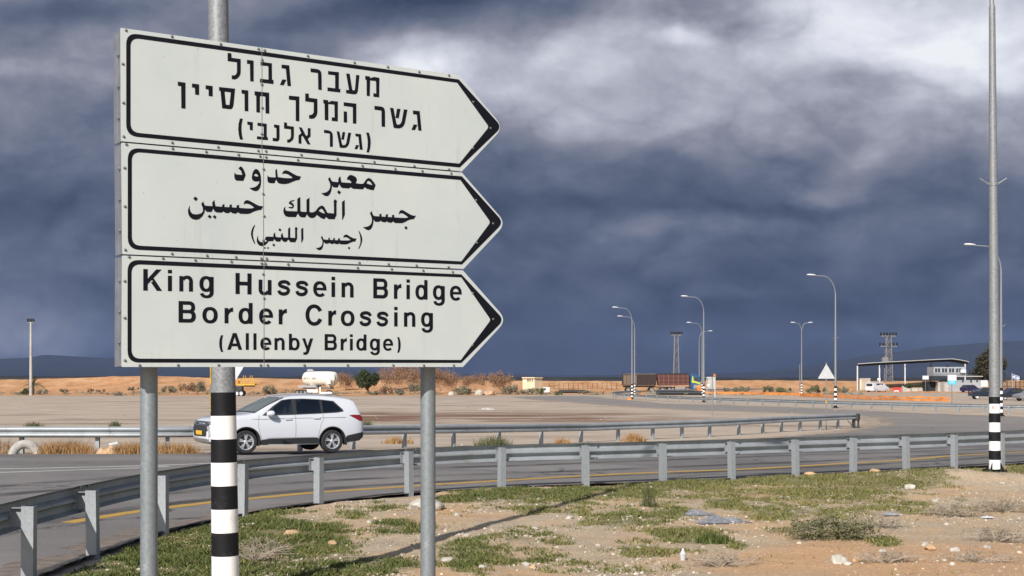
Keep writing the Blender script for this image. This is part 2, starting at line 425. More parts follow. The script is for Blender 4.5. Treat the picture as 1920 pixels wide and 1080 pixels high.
# ---------------------------------------------------------------- mesh building
class MB:
    def __init__(s): s.v, s.f, s.smooth, s.tint = [], [], False, None
    def add(s, verts, faces):
        o = len(s.v)
        s.v += [tuple(a) for a in verts]
        s.f += [tuple(i + o for i in f) for f in faces]
        return s
    def box(s, c, size, rz=0.0, taper=(1, 1), rot=None):
        x, y, z = (a / 2 for a in size)
        pts = [(-x, -y, -z), (x, -y, -z), (x, y, -z), (-x, y, -z), (-x * taper[0], -y * taper[1], z), (x * taper[0], -y * taper[1], z), (x * taper[0], y * taper[1], z), (-x * taper[0], y * taper[1], z)]
        m = rot if rot else Matrix.Rotation(rz, 3, 'Z')
        return s.add([m @ Vector(p) + Vector(c) for p in pts], [(3, 2, 1, 0), (4, 5, 6, 7), (0, 1, 5, 4), (1, 2, 6, 5), (2, 3, 7, 6), (3, 0, 4, 7)])
    def tube(s, path, r, n=8, cap=True):
        path = [Vector(p) for p in path]
        rr = r if isinstance(r, (list, tuple)) else [r] * len(path)
        o = len(s.v)
        ref = None
        for i, p in enumerate(path):
            d = (path[min(i + 1, len(path) - 1)] - path[max(i - 1, 0)]).normalized()
            if ref is None: ref = Vector((1, 0, 0)) if abs(d.x) < .8 else Vector((0, 1, 0))
            a = (ref - d * ref.dot(d)).normalized()
            b = d.cross(a)
            ref = a
            for k in range(n):
                t = 2 * math.pi * k / n
                s.v.append(tuple(p + (a * math.cos(t) + b * math.sin(t)) * rr[i]))
        for i in range(len(path) - 1):
            for k in range(n):
                q = (k + 1) % n
                s.f.append((o + i * n + k, o + i * n + q, o + (i + 1) * n + q, o + (i + 1) * n + k))
        if cap:
            s.f.append(tuple(o + k for k in reversed(range(n))))
            s.f.append(tuple(o + (len(path) - 1) * n + k for k in range(n)))
        return s
    def lathe(s, prof, n=24, axis='Z', c=(0, 0, 0), closed=False):
        o = len(s.v)
        c = Vector(c)
        for r, h in prof:
            for k in range(n):
                t = 2 * math.pi * k / n
                a, b = r * math.cos(t), r * math.sin(t)
                s.v.append(tuple(c + Vector({'Z': (a, b, h), 'Y': (a, h, b), 'X': (h, a, b)}[axis])))
        m = len(prof)
        for i in range(m if closed else m - 1):
            j = (i + 1) % m
            for k in range(n):
                q = (k + 1) % n
                s.f.append((o + i * n + k, o + i * n + q, o + j * n + q, o + j * n + k))
        return s
    def prism(s, poly, off):
        """flat polygon (3-D points) swept by the vector off"""
        n = len(poly)
        p = [Vector(a) for a in poly]
        tris = tessellate_polygon([p])
        o = Vector(off)
        f = [tuple(t) for t in tris] + [tuple(i + n for i in reversed(t)) for t in tris]
        f += [(i, (i + 1) % n, (i + 1) % n + n, i + n) for i in range(n)]
        return s.add(p + [a + o for a in p], f)
    def flat(s, poly, holes=()):
        loops = [[Vector(a) for a in poly]] + [[Vector(a) for a in h] for h in holes]
        return s.add([a for l in loops for a in l], [tuple(t) for t in tessellate_polygon(loops)])
    def grid(s, rows):
        """rows: equally long lists of points"""
        m = len(rows[0])
        return s.add([p for r in rows for p in r], [(i * m + k, i * m + k + 1, (i + 1) * m + k + 1, (i + 1) * m + k) for i in range(len(rows) - 1) for k in range(m - 1)])
    def build(s, name, m, parent=None, loc=None, rz=None, smooth=False, bevel=0.0, fix=True):
        me = bpy.data.meshes.new(name)
        me.from_pydata(s.v, [], s.f)
        if fix or bevel:
            bm = bmesh.new()
            bm.from_mesh(me)
            if bevel:
                bmesh.ops.remove_doubles(bm, verts=bm.verts, dist=1e-5)
            bmesh.ops.recalc_face_normals(bm, faces=bm.faces)
            if bevel:
                ed = [e for e in bm.edges if len(e.link_faces) == 2 and e.calc_face_angle(0) > .6]
                bmesh.ops.bevel(bm, geom=ed, offset=bevel, segments=2, affect='EDGES', profile=.6)
            bm.to_mesh(me)
            bm.free()
        if smooth:
            me.polygons.foreach_set('use_smooth', [True] * len(me.polygons))
            me.set_sharp_from_angle(angle=R(40))
        if s.tint is not None:
            at = me.attributes.new('tint', 'FLOAT', 'POINT')
            at.data.foreach_set('value', s.tint)
        if m is not None: me.materials.append(m)
        o = bpy.data.objects.new(name, me)
        COL.objects.link(o)
        if parent: o.parent = parent
        if loc is not None: o.location = loc
        if rz is not None: o.rotation_euler.z = rz
        return o

def tag(o, label=None, cat=None, group=None, kind=None):
    if label: o['label'] = label
    if cat: o['category'] = cat
    if group: o['group'] = group
    if kind: o['kind'] = kind
    return o
def thing(name, label, cat, loc, rz=0.0, group=None):
    o = bpy.data.objects.new(name, None)
    o.empty_display_size = .3
    COL.objects.link(o)
    o.location = loc
    o.rotation_euler.z = rz
    return tag(o, label, cat, group)
def copy_tree(o, parent=None):
    c = o.copy()
    COL.objects.link(c)
    c.parent = parent
    for ch in list(o.children): copy_tree(ch, c)
    return c
def inst(o, parent, loc=None, rz=None):
    """another part that shares o's mesh"""
    c = o.copy()
    COL.objects.link(c)
    c.parent = parent
    if loc is not None: c.location = loc
    if rz is not None: c.rotation_euler.z = rz
    return c


# ---------------------------------------------------------------- the ground sheets
def sheet(name, pts, off, m):
    """a flat area given as world x, y outline, draped on the terrain at height off"""
    bm = bmesh.new()
    vs = [bm.verts.new((x, y, 0)) for x, y in pts]
    bm.faces.new(vs)
    bmesh.ops.triangulate(bm, faces=bm.faces[:])
    for b in BREAKS:
        bmesh.ops.bisect_plane(bm, geom=bm.verts[:] + bm.edges[:] + bm.faces[:], plane_co=(0, b, 0), plane_no=(0, 1, 0))
    for v in bm.verts: v.co.z = g(v.co.y) + off
    bmesh.ops.recalc_face_normals(bm, faces=bm.faces[:])
    if sum(f.normal.z for f in bm.faces) < 0: bmesh.ops.reverse_faces(bm, faces=bm.faces[:])
    me = bpy.data.meshes.new(name)
    bm.to_mesh(me); bm.free()
    me.materials.append(m)
    o = bpy.data.objects.new(name, me)
    COL.objects.link(o)
    return tag(o, kind='structure')
def pxy(lst): return [tuple(P(a, b)[:2]) for a, b in lst]
def dens(pts, step=0.6):
    out = []
    for a, b in zip(pts, pts[1:]):
        n = max(1, int(math.dist(a, b) / step))
        out += [tuple(Vector(a).lerp(Vector(b), k / n)) for k in range(n)]
    return out + [tuple(pts[-1])]
def spline(pts, n=6):
    """Catmull-Rom through 2-D or 3-D points"""
    p = [Vector(a) for a in pts]
    p = [p[0] * 2 - p[1]] + p + [p[-1] * 2 - p[-2]]
    out = []
    for i in range(1, len(p) - 2):
        for k in range(n):
            t = k / n
            a, b, c, d = p[i - 1], p[i], p[i + 1], p[i + 2]
            out.append(0.5 * ((2 * b) + (c - a) * t + (2 * a - 5 * b + 4 * c - d) * t * t + (3 * b - a - 3 * c + d) * t ** 3))
    return out + [p[-2]]
def ribbon(name, line, width, off, m, jag=0.0):
    line = [Vector((a[0], a[1])) for a in line]
    L, Rr = [], []
    for i, p in enumerate(line):
        d = (line[min(i + 1, len(line) - 1)] - line[max(i - 1, 0)]).normalized()
        nn = Vector((-d.y, d.x))
        w = width / 2 * (1 + jag * (random.random() - .5))
        L.append(tuple(p + nn * w)); Rr.append(tuple(p - nn * w))
    mb = MB()
    mb.grid([[(a[0], a[1], g(a[1]) + off), (b[0], b[1], g(b[1]) + off)] for a, b in zip(L, Rr)])
    o = mb.build(name, m)
    return tag(o, kind='structure')

gm = MB()
ys = [-60, -10, 36, 54, 210, 400, 1500, 6000, 20000]
gm.grid([[(x * max(1, abs(y) / 60), y, g(y)) for x in (-120, -40, 0, 40, 120)] for y in ys])
tag(gm.build('ground', M['ground']), kind='structure')

POSTS = [(-3.4, 5.6), (-4.1, 7.6), (-4.6, 9.6), (-4.88, 11.7), (-4.93, 13.6), (-4.87, 15.5), (-4.66, 17.8), (-4.08, 20.2), (-3.17, 21.85), (-1.83, 23.7), (-.2, 25.0), (1.42, 25.75), (3.0, 26.5), (4.5, 27.3), (6.0, 28.2),
         (7.42, 29.0), (8.8, 29.75), (10.15, 30.6), (11.6, 31.6), (13.1, 32.7), (14.6, 33.9), (16.0, 35.2)]
EDGE = [tuple(a)[:2] for a in spline([(-2.0, 3.4)] + POSTS + [(20.0, 39.0)], 5)]
def edge_off(pts, d):
    out = []
    for i, p in enumerate(pts):
        t = (Vector(pts[min(i + 1, len(pts) - 1)]) - Vector(pts[max(i - 1, 0)])).normalized()
        out.append((p[0] - t.y * d, p[1] + t.x * d))
    return out
far_edge = pxy([(0, 852), (300, 851), (500, 847.5), (700, 843.5), (900, 838.5), (1100, 833), (1250, 828), (1400, 823), (1500, 817), (1580, 810), (1640, 799), (1652, 792), (1640, 785), (1600, 778), (1500, 775.5), (1400, 772), (1300, 769), (1200, 764), (1100, 756), (1000, 749)])
far_edge = [(-70, 36.6)] + far_edge
upper = pxy([(960, 745), (1000, 743), (1060, 742.3), (1100, 743), (1150, 748), (1240, 756.5), (1344, 759.5), (1500, 764.5), (1620, 770), (1727, 775), (1920, 782), (2150, 789)])
near = edge_off(EDGE, 0.12)
road = [(-70, 3.0)] + near + [(40, 48)] + list(reversed(upper)) + list(reversed(far_edge))
sheet('road', road, 0.004, M['asphalt'])
of = pxy([(-600, 742.5), (0, 742), (300, 742.3), (640, 743), (860, 741.8), (960, 741.2), (1140, 739.5)])
sheet('orange_soil', [(-900, 900)] + [(-300, of[0][1])] + of + [P(1180, 736.5)[:2], P(1340, 733)[:2], P(1600, 732)[:2], P(2200, 730)[:2], (900, 900)], 0.006, M['orange'])
yl = spline(pxy([(125, 981), (260, 959.5), (396, 942.5), (467, 936), (587, 924.6), (758, 913), (900, 904), (1082, 893.5), (1238, 886), (1400, 880), (1590, 869), (1711, 861.5), (1914, 848), (2000, 842)]), 8)
ribbon('yellow_line', yl, .30, .008, M['yellowl'], .25)
ribbon('white_line', spline(pxy([(-200, 880), (0, 879.5), (260, 874), (396, 869), (600, 860), (760, 853)]), 6), .20, .008, M['whitel'], .3)
ribbon('white_line', spline(pxy([(-200, 889), (0, 886.3), (150, 881.5), (260, 877.8), (318, 874.6)]), 6), .20, .0085, M['whitel'], .3)

def m_soft(col, amax, sc):
    def f(t, bs, v):
        a = t.n.new('ShaderNodeAttribute'); a.attribute_name = 'soft'
        n = t.noise(v, sc, 6, .65)
        al = t.math('MULTIPLY', a.outputs['Fac'], t.step(n, .34, .62, 0, amax))
        t.put(bs, 'Base Color', (*col, 1)); t.put(bs, 'Alpha', al)
    return f
M['track'] = mat('tyre darkened lane', rough=.8, spec=.25, build=m_soft((.045, .043, .043), .55, .5))
M['drift'] = mat('sand drifted over the edge', rough=.95, spec=.1, build=m_soft((.44, .36, .28), .95, .8))
def soft_ribbon(name, line, width, off, m):
    line = dens([(p[0], p[1]) for p in line], .5)
    rows, at = [], []
    for i, p in enumerate(line):
        d = (Vector(line[min(i + 1, len(line) - 1)]) - Vector(line[max(i - 1, 0)])).normalized()
        w = width * (1 + .35 * noise.noise(Vector((p[0] * .4, p[1] * .4, width))))
        rows.append([(p[0] - d.y * w * k, p[1] + d.x * w * k, g(p[1] + d.x * w * k) + off) for k in (-.5, -.22, 0, .22, .5)])
        at += [0, .8, 1, .8, 0]
    mb = MB(); mb.grid(rows)
    o = mb.build(name, m, fix=False)
    x = o.data.attributes.new('soft', 'FLOAT', 'POINT')
    x.data.foreach_set('value', at)
    return tag(o, kind='structure')
for k_, dd in enumerate((2.3, 3.9, 6.2, 7.8)): soft_ribbon('tyre_track', edge_off(EDGE, dd)[30:], .75, .0055 + .0004 * k_, M['track'])
soft_ribbon('sand_drift', far_edge[1:12], 1.5, .0075, M['drift'])
soft_ribbon('sand_drift', far_edge[11:], 2.6, .0078, M['drift'])
soft_ribbon('sand_drift', upper, 2.2, .0081, M['drift'])
soft_ribbon('sand_drift', [(-40, 36.4), tuple(far_edge[2])], 1.2, .0084, M['drift'])

# ---------------------------------------------------------------- verge (soil with grass and stones)
EN = np.array(edge_off(EDGE, 0.0))
def sdist(x, y):
    """distance to the asphalt edge, positive on the viewer's side; numpy arrays"""
    x, y = np.asarray(x, float), np.asarray(y, float)
    best = np.full(x.shape, 1e9)
    sg = np.ones(x.shape)
    for a, b in zip(EN[:-1], EN[1:]):
        d = b - a
        L2 = d @ d
        t = np.clip(((x - a[0]) * d[0] + (y - a[1]) * d[1]) / L2, 0, 1)
        dx, dy = x - a[0] - t * d[0], y - a[1] - t * d[1]
        q = np.hypot(dx, dy)
        c = d[0] * (y - a[1]) - d[1] * (x - a[0])
        m = q < best
        best = np.where(m, q, best)
        sg = np.where(m, np.where(c > 0, -1, 1), sg)
    return best * sg
def vn(x, y, s, seed=0.0): return noise.fractal(Vector((x * s, y * s, seed)), 1.0, 2.0, 4)
def vh_raw(x, y):
    h = .045 * vn(x, y, .35, 1.0) + .022 * vn(x, y, 1.3, 5.0) + .012 * vn(x, y, 4.5, 9.0)
    for cx, cy, sx, sy, a in ((8.3, 26.6, 1.6, .9, .20), (10.8, 26.2, 1.8, 1.2, .12), (6.5, 13.0, 3.0, 1.5, .08), (.5, 16.5, 1.5, .9, .05)):
        h += a * math.exp(-((x - cx) / sx) ** 2 - ((y - cy) / sy) ** 2)
    return h
GX, GY, GS = -7.0, 2.0, .12
gxs, gys = GX + GS * np.arange(236), GY + GS * np.arange(330)
GXX, GYY = np.meshgrid(gxs, gys)
GD = sdist(GXX, GYY)
GH = np.empty(GD.shape)
for i_ in range(GD.shape[0]):
    for j_ in range(GD.shape[1]):
        d_, x_, y_ = GD[i_, j_], gxs[j_], gys[i_]
        if d_ < -.5:
            GH[i_, j_] = -.12
            continue
        e_ = d_ + .10 * vn(x_, y_, 1.6, 3.0) if d_ < 1.0 else d_
        k_ = max(0.0, min(1.0, (e_ + .02) / .30))
        GH[i_, j_] = -.12 + k_ * k_ * (3 - 2 * k_) * (.17 + vh_raw(x_, y_))
def bil(G, x, y):
    fx = np.clip((np.asarray(x, float) - GX) / GS, 0, G.shape[1] - 1.001)
    fy = np.clip((np.asarray(y, float) - GY) / GS, 0, G.shape[0] - 1.001)
    i, j = fy.astype(int), fx.astype(int)
    u, v = fx - j, fy - i
    return (G[i, j] * (1 - u) + G[i, j + 1] * u) * (1 - v) + (G[i + 1, j] * (1 - u) + G[i + 1, j + 1] * u) * v
def vh(x, y): return float(bil(GH, x, y))
def edist(x, y): return bil(GD, x, y)
def make_verge():
    ok = GD > -.25
    idx = -np.ones(GD.shape, int)
    idx[ok] = np.arange(ok.sum())
    v = np.stack([GXX[ok], GYY[ok], GH[ok]], 1).tolist()
    q = np.stack([idx[:-1, :-1], idx[:-1, 1:], idx[1:, 1:], idx[1:, :-1]], -1).reshape(-1, 4)
    mb = MB()
    mb.v, mb.f = v, q[q.min(1) >= 0].tolist()
    VO = tag(mb.build('verge', M['verge'], smooth=True), kind='structure')
    return VO, ok
VO, VOK = make_verge()
# crumbled black edge of the carriageway along the verge
rb = MB()
ea, eb = edge_off(EDGE, .24), edge_off(EDGE, -.04)
rows = []
for a, b in zip(dens(ea, .12), dens(eb, .12)):
    j = .07 * vn(a[0], a[1], 2.5, 2.0)
    k = .07 * vn(a[0], a[1], 3.5, 8.0)
    rows.append([(a[0] + j, a[1] + j, .006), (a[0] + (b[0] - a[0]) * .4, a[1] + (b[1] - a[1]) * .4 + k, .022 + .02 * random.random()), (b[0] + k, b[1] - abs(k), .05 + .02 * random.random())])
rb.grid(rows)
tag(rb.build('kerb_edge', M['rubble']), kind='structure')

rd = MB()
rows = []
for a, b in zip(dens(edge_off(EDGE, .95), .15), dens(edge_off(EDGE, .22), .15)):
    k = .5 + .55 * vn(a[0], a[1], .8, 6.0) + .25 * vn(a[0], a[1], 3.5, 1.0)
    k = max(.03, min(1.0, k))
    rows.append([(b[0] + (a[0] - b[0]) * k, b[1] + (a[1] - b[1]) * k, .0065), (b[0], b[1], .0065)])
rd.grid(rows)
tag(rd.build('road_dirt', M['roaddirt']), kind='structure')
GRASS = [  # photo px: centre, half-width, half-height, density
    (330, 1045, 170, 40, 1), (250, 1078, 150, 25, .9), (480, 1000, 130, 36, .9), (545, 1005, 110, 36, 1), (630, 1024, 60, 8, 1), (640, 1062, 200, 22, .8), (560, 1075, 160, 20, .8), (745, 992, 60, 15, .9),
    (870, 1045, 65, 30, .75), (870, 937, 62, 8, 1), (1000, 928, 150, 12, 1), (1150, 922, 130, 14, .9), (1290, 910, 130, 10, .9), (1430, 902, 120, 10, .9), (1190, 975, 90, 18, .8), (990, 1010, 95, 20, .6), (1130, 1058, 130, 24, .45),
    (950, 1050, 110, 26, .5), (1288, 1003, 70, 16, .9), (1385, 1026, 24, 7, .9), (1360, 946, 50, 10, .8), (1255, 962, 42, 13, .9), (1560, 905, 150, 14, .8), (1550, 925, 160, 22, .75), (1740, 893, 110, 10, .95), (1850, 886, 70, 10, .95), (1910, 884, 30, 16, .95),
    (1465, 957, 70, 20, .75), (1470, 995, 50, 8, .8), (1655, 1021, 34, 11, .9), (1710, 952, 45, 19, .7), (1610, 935, 110, 16, .6), (1805, 937, 16, 4, .7), (720, 950, 40, 9, .6), (640, 968, 60, 8, .5), (430, 1060, 60, 20, .9), (660, 930, 60, 6, .4), (1830, 955, 60, 12, .25), (560, 960, 90, 10, .5),
    (1330, 928, 300, 20, .62), (1660, 904, 140, 18, .85), (1100, 952, 190, 16, .5), (1590, 950, 150, 22, .55), (1420, 940, 120, 16, .55), (980, 940, 120, 12, .6), (1180, 1035, 110, 22, .5)]
def grass_mask(x, y):
    px, py = CX + x / y * F, HY + (H - .05) / y * F
    m = np.zeros(px.shape)
    for a, b, c, d, k in GRASS:
        r = ((px - a) / c) ** 2 + ((py - b) / d) ** 2
        m = np.maximum(m, k * np.clip((1.8 - r) / 1.5, 0, 1))
    return m
at_ = VO.data.attributes.new('moss', 'FLOAT', 'POINT')
mm = np.clip(grass_mask(GXX, GYY), 0, 1)[VOK]
at_.data.foreach_set('value', mm.astype(np.float32))
def make_grass():
    rng = np.random.default_rng(3)
    n = 1500000
    y = 12.6 + (36 - 12.6) * rng.random(n) ** 1.15
    x = (rng.random(n) * 2 - 1) * .42 * y
    m = grass_mask(x, y)
    d = edist(x, y)
    ok_ = (d > .1) & ((m > .02) | (rng.random(n) < .08))
    x, y, m, d = x[ok_], y[ok_], m[ok_], d[ok_]
    n = len(x)
    nz = np.array([noise.noise(Vector((a * 1.5, b * 1.5, 4))) + .7 * noise.noise(Vector((a * 4.2, b * 4.2, 1))) + .35 * noise.noise(Vector((a * 11, b * 11, 2))) for a, b in zip(x, y)])
    right = np.clip((CX + x / y * F - 700) / 500, 0, 1)
    pr = np.clip(m * 1.05 + nz * 1.05 - .36 - .02 * right, 0, 1)
    keep = (d > .10) & (rng.random(n) < pr ** 1.15)
    # thin scatter everywhere
    keep |= (d > .1) & (rng.random(n) < .12 * np.clip(.2 + nz, 0, 1) * (m <= .02))
    x, y, m, nz = x[keep], y[keep], m[keep], nz[keep]
    n = len(x)
    z = bil(GH, x, y) - .004
    ht = (.012 + .045 * rng.random(n) ** 1.8) * (.65 + .6 * np.clip(m, 0, 1)) * (1 + .5 * np.clip(nz, -.5, .8))
    wd = .0028 + .0058 * rng.random(n)
    th = rng.random(n) * 2 * np.pi
    lean = .3 + 1.3 * rng.random(n)
    la = rng.random(n) * 2 * np.pi
    bx, by = np.cos(th) * wd, np.sin(th) * wd
    tx, ty = x + np.cos(la) * lean * ht, y + np.sin(la) * lean * ht
    mx, my = x + np.cos(la) * lean * ht * .35, y + np.sin(la) * lean * ht * .35
    V = np.empty((n, 5, 3))
    V[:, 0] = np.stack([x - bx, y - by, z], 1)
    V[:, 1] = np.stack([x + bx, y + by, z], 1)
    V[:, 2] = np.stack([mx + bx * .9, my + by * .9, z + ht * .6], 1)
    V[:, 3] = np.stack([mx - bx * .9, my - by * .9, z + ht * .6], 1)
    V[:, 4] = np.stack([tx, ty, z + ht], 1)
    me = bpy.data.meshes.new('grass')
    me.vertices.add(n * 5)
    me.vertices.foreach_set('co', V.reshape(-1))
    b = np.arange(n)[:, None] * 5
    loops = np.concatenate([b + 0, b + 1, b + 2, b + 3, b + 3, b + 2, b + 4], 1).reshape(-1)
    me.loops.add(n * 7)
    me.loops.foreach_set('vertex_index', loops)
    me.polygons.add(n * 2)
    st = (np.arange(n)[:, None] * 7 + np.array([0, 4])).reshape(-1)
    me.polygons.foreach_set('loop_start', st)
    me.update(calc_edges=True)
    px = CX + x / y * F
    dry = np.clip((px - 800) / 600, 0, 1) * .30
    tint = np.clip(.26 + dry + .22 * rng.standard_normal(n) + .22 * nz + (rng.random(n) < .16) * .45 - .15 * (m - .6), 0, 1)
    at = me.attributes.new('tint', 'FLOAT', 'POINT')
    at.data.foreach_set('value', np.repeat(tint, 5))
    me.materials.append(M['green'])
    o = bpy.data.objects.new('grass', me)
    COL.objects.link(o)
    tag(o, 'short green and yellowing grass growing in patches on the stony verge', 'grass', kind='stuff')
make_grass()

def rock_mesh(r, seed, flat=.6, sub=2):
    bm = bmesh.new()
    bmesh.ops.create_icosphere(bm, subdivisions=sub, radius=1)
    for v in bm.verts:
        k = 1 + .38 * noise.fractal(v.co * 1.1 + Vector((seed * 7.1, seed * 3.3, 0)), 1, 2, 3)
        v.co = Vector((v.co.x * k * (1 + .25 * math.sin(seed)), v.co.y * k, v.co.z * k * flat)) * r
    v = [tuple(a.co) for a in bm.verts]
    f = [tuple(a.index for a in p.verts) for p in bm.faces]
    bm.free()
    return v, f
def make_pebbles():
    rng = random.Random(5)
    protos = [rock_mesh(1, i, .65, 1) for i in range(6)]
    V, Fc, T = [], [], []
    n = 0
    while n < 10500:
        y = 12.8 + 18 * rng.random() ** 1.2
        x = (rng.random() * 2 - 1) * .41 * y
        if edist(x, y) < .12: continue
        q = vn(x, y, .55, 11.0) + .6 * vn(x, y, 1.9, 2.0)
        if rng.random() > .30 + .9 * q: continue
        r = .005 + .018 * rng.random() ** 3 + (.026 * rng.random() if rng.random() < .04 else 0)
        if CX + x / y * F > 1380 and HY + H / y * F > 1000 and rng.random() < .75: continue
        v, f = protos[n % 6]
        a = rng.random() * 6.28
        ca, sa = math.cos(a) * r, math.sin(a) * r
        z = vh(x, y) + r * .2
        o = len(V)
        V += [(x + p[0] * ca - p[1] * sa, y + p[0] * sa + p[1] * ca, z + p[2] * r) for p in v]
        Fc += [(i + o, j + o, k + o) for i, j, k in f]
        T += [min(1, max(0, rng.gauss(.55, .28)))] * len(v)
        n += 1
    mb = MB()
    mb.v, mb.f, mb.tint = V, Fc, T
    tag(mb.build('gravel', M['stone'], fix=False), 'pale pebbles and gravel littering the soil of the verge', 'gravel', kind='stuff')
make_pebbles()

STONES = [  # photo px of the base, radius in px, colour, own label or None
    (800, 955, 26, 'w', 'large flat white stone half behind the right sign post'), (547, 1004, 14, 'o', 'orange wedge of stone in the grass beside the striped pole'), (1184, 950, 6, 'w', None), (1068, 975, 8, 'w', None), (986, 1061, 9, 'w', None), (1003, 993, 6, 'w', None),
    (1755, 939, 7, 'w', 'round white stone on the bare soil below the striped lamp pole'), (1519, 893, 9, 'o', 'pinkish upright stone at the edge of the guardrail grass'), (1574, 1058, 17, 'w', 'long white stone on the orange soil at the bottom of the picture'), (1726, 1058, 7, 'o', None), (1790, 1038, 10, 'w', None), (1745, 1034, 12, 'o', None),
    (623, 1020, 9, 'o', 'small orange stone at the rim of a grass tuft'), (838, 1050, 9, 'w', None), (694, 983, 6, 'w', None), (666, 1003, 5, 'w', None), (1735, 1029, 9, 'w', None), (1706, 916, 10, 'w', 'flat pale slab among the grass below the far guardrail posts'), (1590, 1062, 8, 'w', None), (1770, 1058, 5, 'w', None), (1850, 1030, 7, 'w', None),
    (905, 1068, 7, 'w', None), (1000, 1066, 8, 'o', None), (875, 1012, 6, 'w', None), (857, 970, 7, 'w', None), (1605, 1056, 7, 'o', None), (1655, 1040, 6, 'w', None), (1880, 912, 6, 'w', None), (1640, 888, 11, 'o', 'pale stone on the low heap of soil by the guardrail')]
def make_stones():
    for i, (px, py, r, c, lab) in enumerate(STONES):
        y = (H - .05) * F / (py - HY)
        x = (px - CX) / F * y
        rad = r / F * y
        v, f = rock_mesh(rad, i + 20, .62, 3)
        mb = MB().add(v, f)
        o = mb.build('stone', M['stonew' if c == 'w' else 'stoneo'], loc=(x, y, vh(x, y) + rad * .22), rz=i * 1.7, smooth=True)
        if lab: tag(o, lab, 'stone')
        else: tag(o, 'loose %s stone lying on the grassy verge' % ('white' if c == 'w' else 'orange'), 'stone', 'loose %s stones on the verge' % ('white' if c == 'w' else 'orange'))
make_stones()


# ---------------------------------------------------------------- guardrails
WB = [(0, .312), (.012, .310), (.075, .272), (.082, .245), (.082, .222), (.075, .205), (.012, .178), (0, .168), (0, .144), (.012, .134), (.075, .107), (.082, .09), (.082, .067), (.075, .04), (.012, .002), (0, 0)]
def beam(name, line, zf, side, parent, m, org):
    """W-section beam along line (world x, y); corrugations bulge to the left of travel if side > 0; zf gives the bottom edge height"""
    mb = MB()
    rows_a, rows_b = [], []
    for i, p in enumerate(line):
        t = (Vector(line[min(i + 1, len(line) - 1)]) - Vector(line[max(i - 1, 0)])).normalized()
        nx, ny = -t.y * side, t.x * side
        z0 = zf(p)
        rows_a.append([(p[0] + nx * d - org[0], p[1] + ny * d - org[1], z0 + z - org[2]) for d, z in WB])
        rows_b.append([(p[0] + nx * (d + .004) - org[0], p[1] + ny * (d + .004) - org[1], z0 + z - org[2]) for d, z in WB])
    mb.grid(rows_a); mb.grid(rows_b)
    return mb.build(name, m, parent, smooth=True)
def post_mb(h, bury=.25):
    """channel post, open towards its local +x; local y is across the rail"""
    mb = MB()
    w, d, t = .055, .125, .006
    pl = [(-w, -d / 2), (w, -d / 2), (w, d / 2), (-w, d / 2), (-w, d / 2 - t), (w - t, d / 2 - t), (w - t, -d / 2 + t), (-w, -d / 2 + t)]
    return mb.prism([(-x, y, -bury) for x, y in pl], (0, 0, h + bury))
def guardrail(label, posts, side, top=.80, base=None, m=None, wide=1.0, group=None, spacer=True, ends=True, line=None):
    base = base or (lambda p: g(p[1]))
    m = m or M['galvrail']
    o = posts[0]
    org = (o[0], o[1], base(o))
    th = thing('guardrail', label, 'guardrail', org, 0, group)
    off = .19 if spacer else .03
    pts = [tuple(Vector(p)) for p in posts]
    ln = [tuple(a)[:2] for a in spline(pts, 6)]
    ln = line or ln
    bl = edge_off(ln, off * side)
    beam('beam', bl, lambda p: base(p) + top - .275, side, th, m, org)
    bolt = None
    if spacer:      # lapped joints with their bolts at every second post
        for i in range(1, len(posts) - 1, 2):
            c = min(range(len(bl)), key=lambda k: math.dist(bl[k], posts[i]))
            if c < 1 or c > len(bl) - 2: continue
            t = (Vector(bl[c + 1]) - Vector(bl[c - 1])).normalized()
            q = Vector(bl[c]) + t * .22
            nn = Vector((-t.y, t.x)) * side
            for sh in (-.006, .010):
                pp = [tuple(q + nn * sh + t * e) for e in (-.17, 0, .17)]
                sp_ = beam('splice_plate', pp, lambda p: base(p) + top - .275, side, th, m, org)
            for e in (-.12, .12):
                for z_ in (.07, .25):
                    a_ = q - nn * .004 + t * e
                    loc = (a_.x - org[0], a_.y - org[1], base(q) + top - .275 + (.02 if z_ < .1 else .292) - org[2])
                    if bolt is None:
                        bolt = MB().lathe([(0, -.022), (.014, -.022), (.016, .0), (.016, .03)], 8, 'Y').build('bolt', M['rivet'], th)
                        bolt.location = loc
                    else: inst(bolt, th, loc)
    pm = sm = None
    for i, p in enumerate(posts):
        t = (Vector(posts[min(i + 1, len(posts) - 1)]) - Vector(posts[max(i - 1, 0)])).normalized()
        a = math.atan2(t.y, t.x)
        loc = Vector((p[0], p[1], base(p))) - Vector(org)
        if pm is None:
            pm = post_mb(top).build('post', m, th)
            po = pm
            if spacer:
                sb = MB()
                sb.box((.03, side * .115, top - .12), (.006, .135, .20)); sb.box((-.004, side * .115, top - .022), (.062, .135, .006)); sb.box((0, side * .185, top - .12), (.06, .006, .2))
                for zz in (-.06, -.18): sb.lathe([(.0, .0), (.016, 0), (.016, .014), (0, .014)], 6, 'Y', (0, side * .05, top + zz))
                sm = sb.build('spacer', m, po)
        else:
            po = pm.copy()
            COL.objects.link(po); po.parent = th
            if sm:
                c = sm.copy(); COL.objects.link(c); c.parent = po
        po.location = loc
        po.rotation_euler = (R(random.uniform(-1, 1)), R(random.uniform(-1.2, 1.2)), a)
    return th
guardrail('grey steel guardrail curving along the grassy verge behind the big sign, seen from its back', POSTS, 1, .80, lambda p: .0)

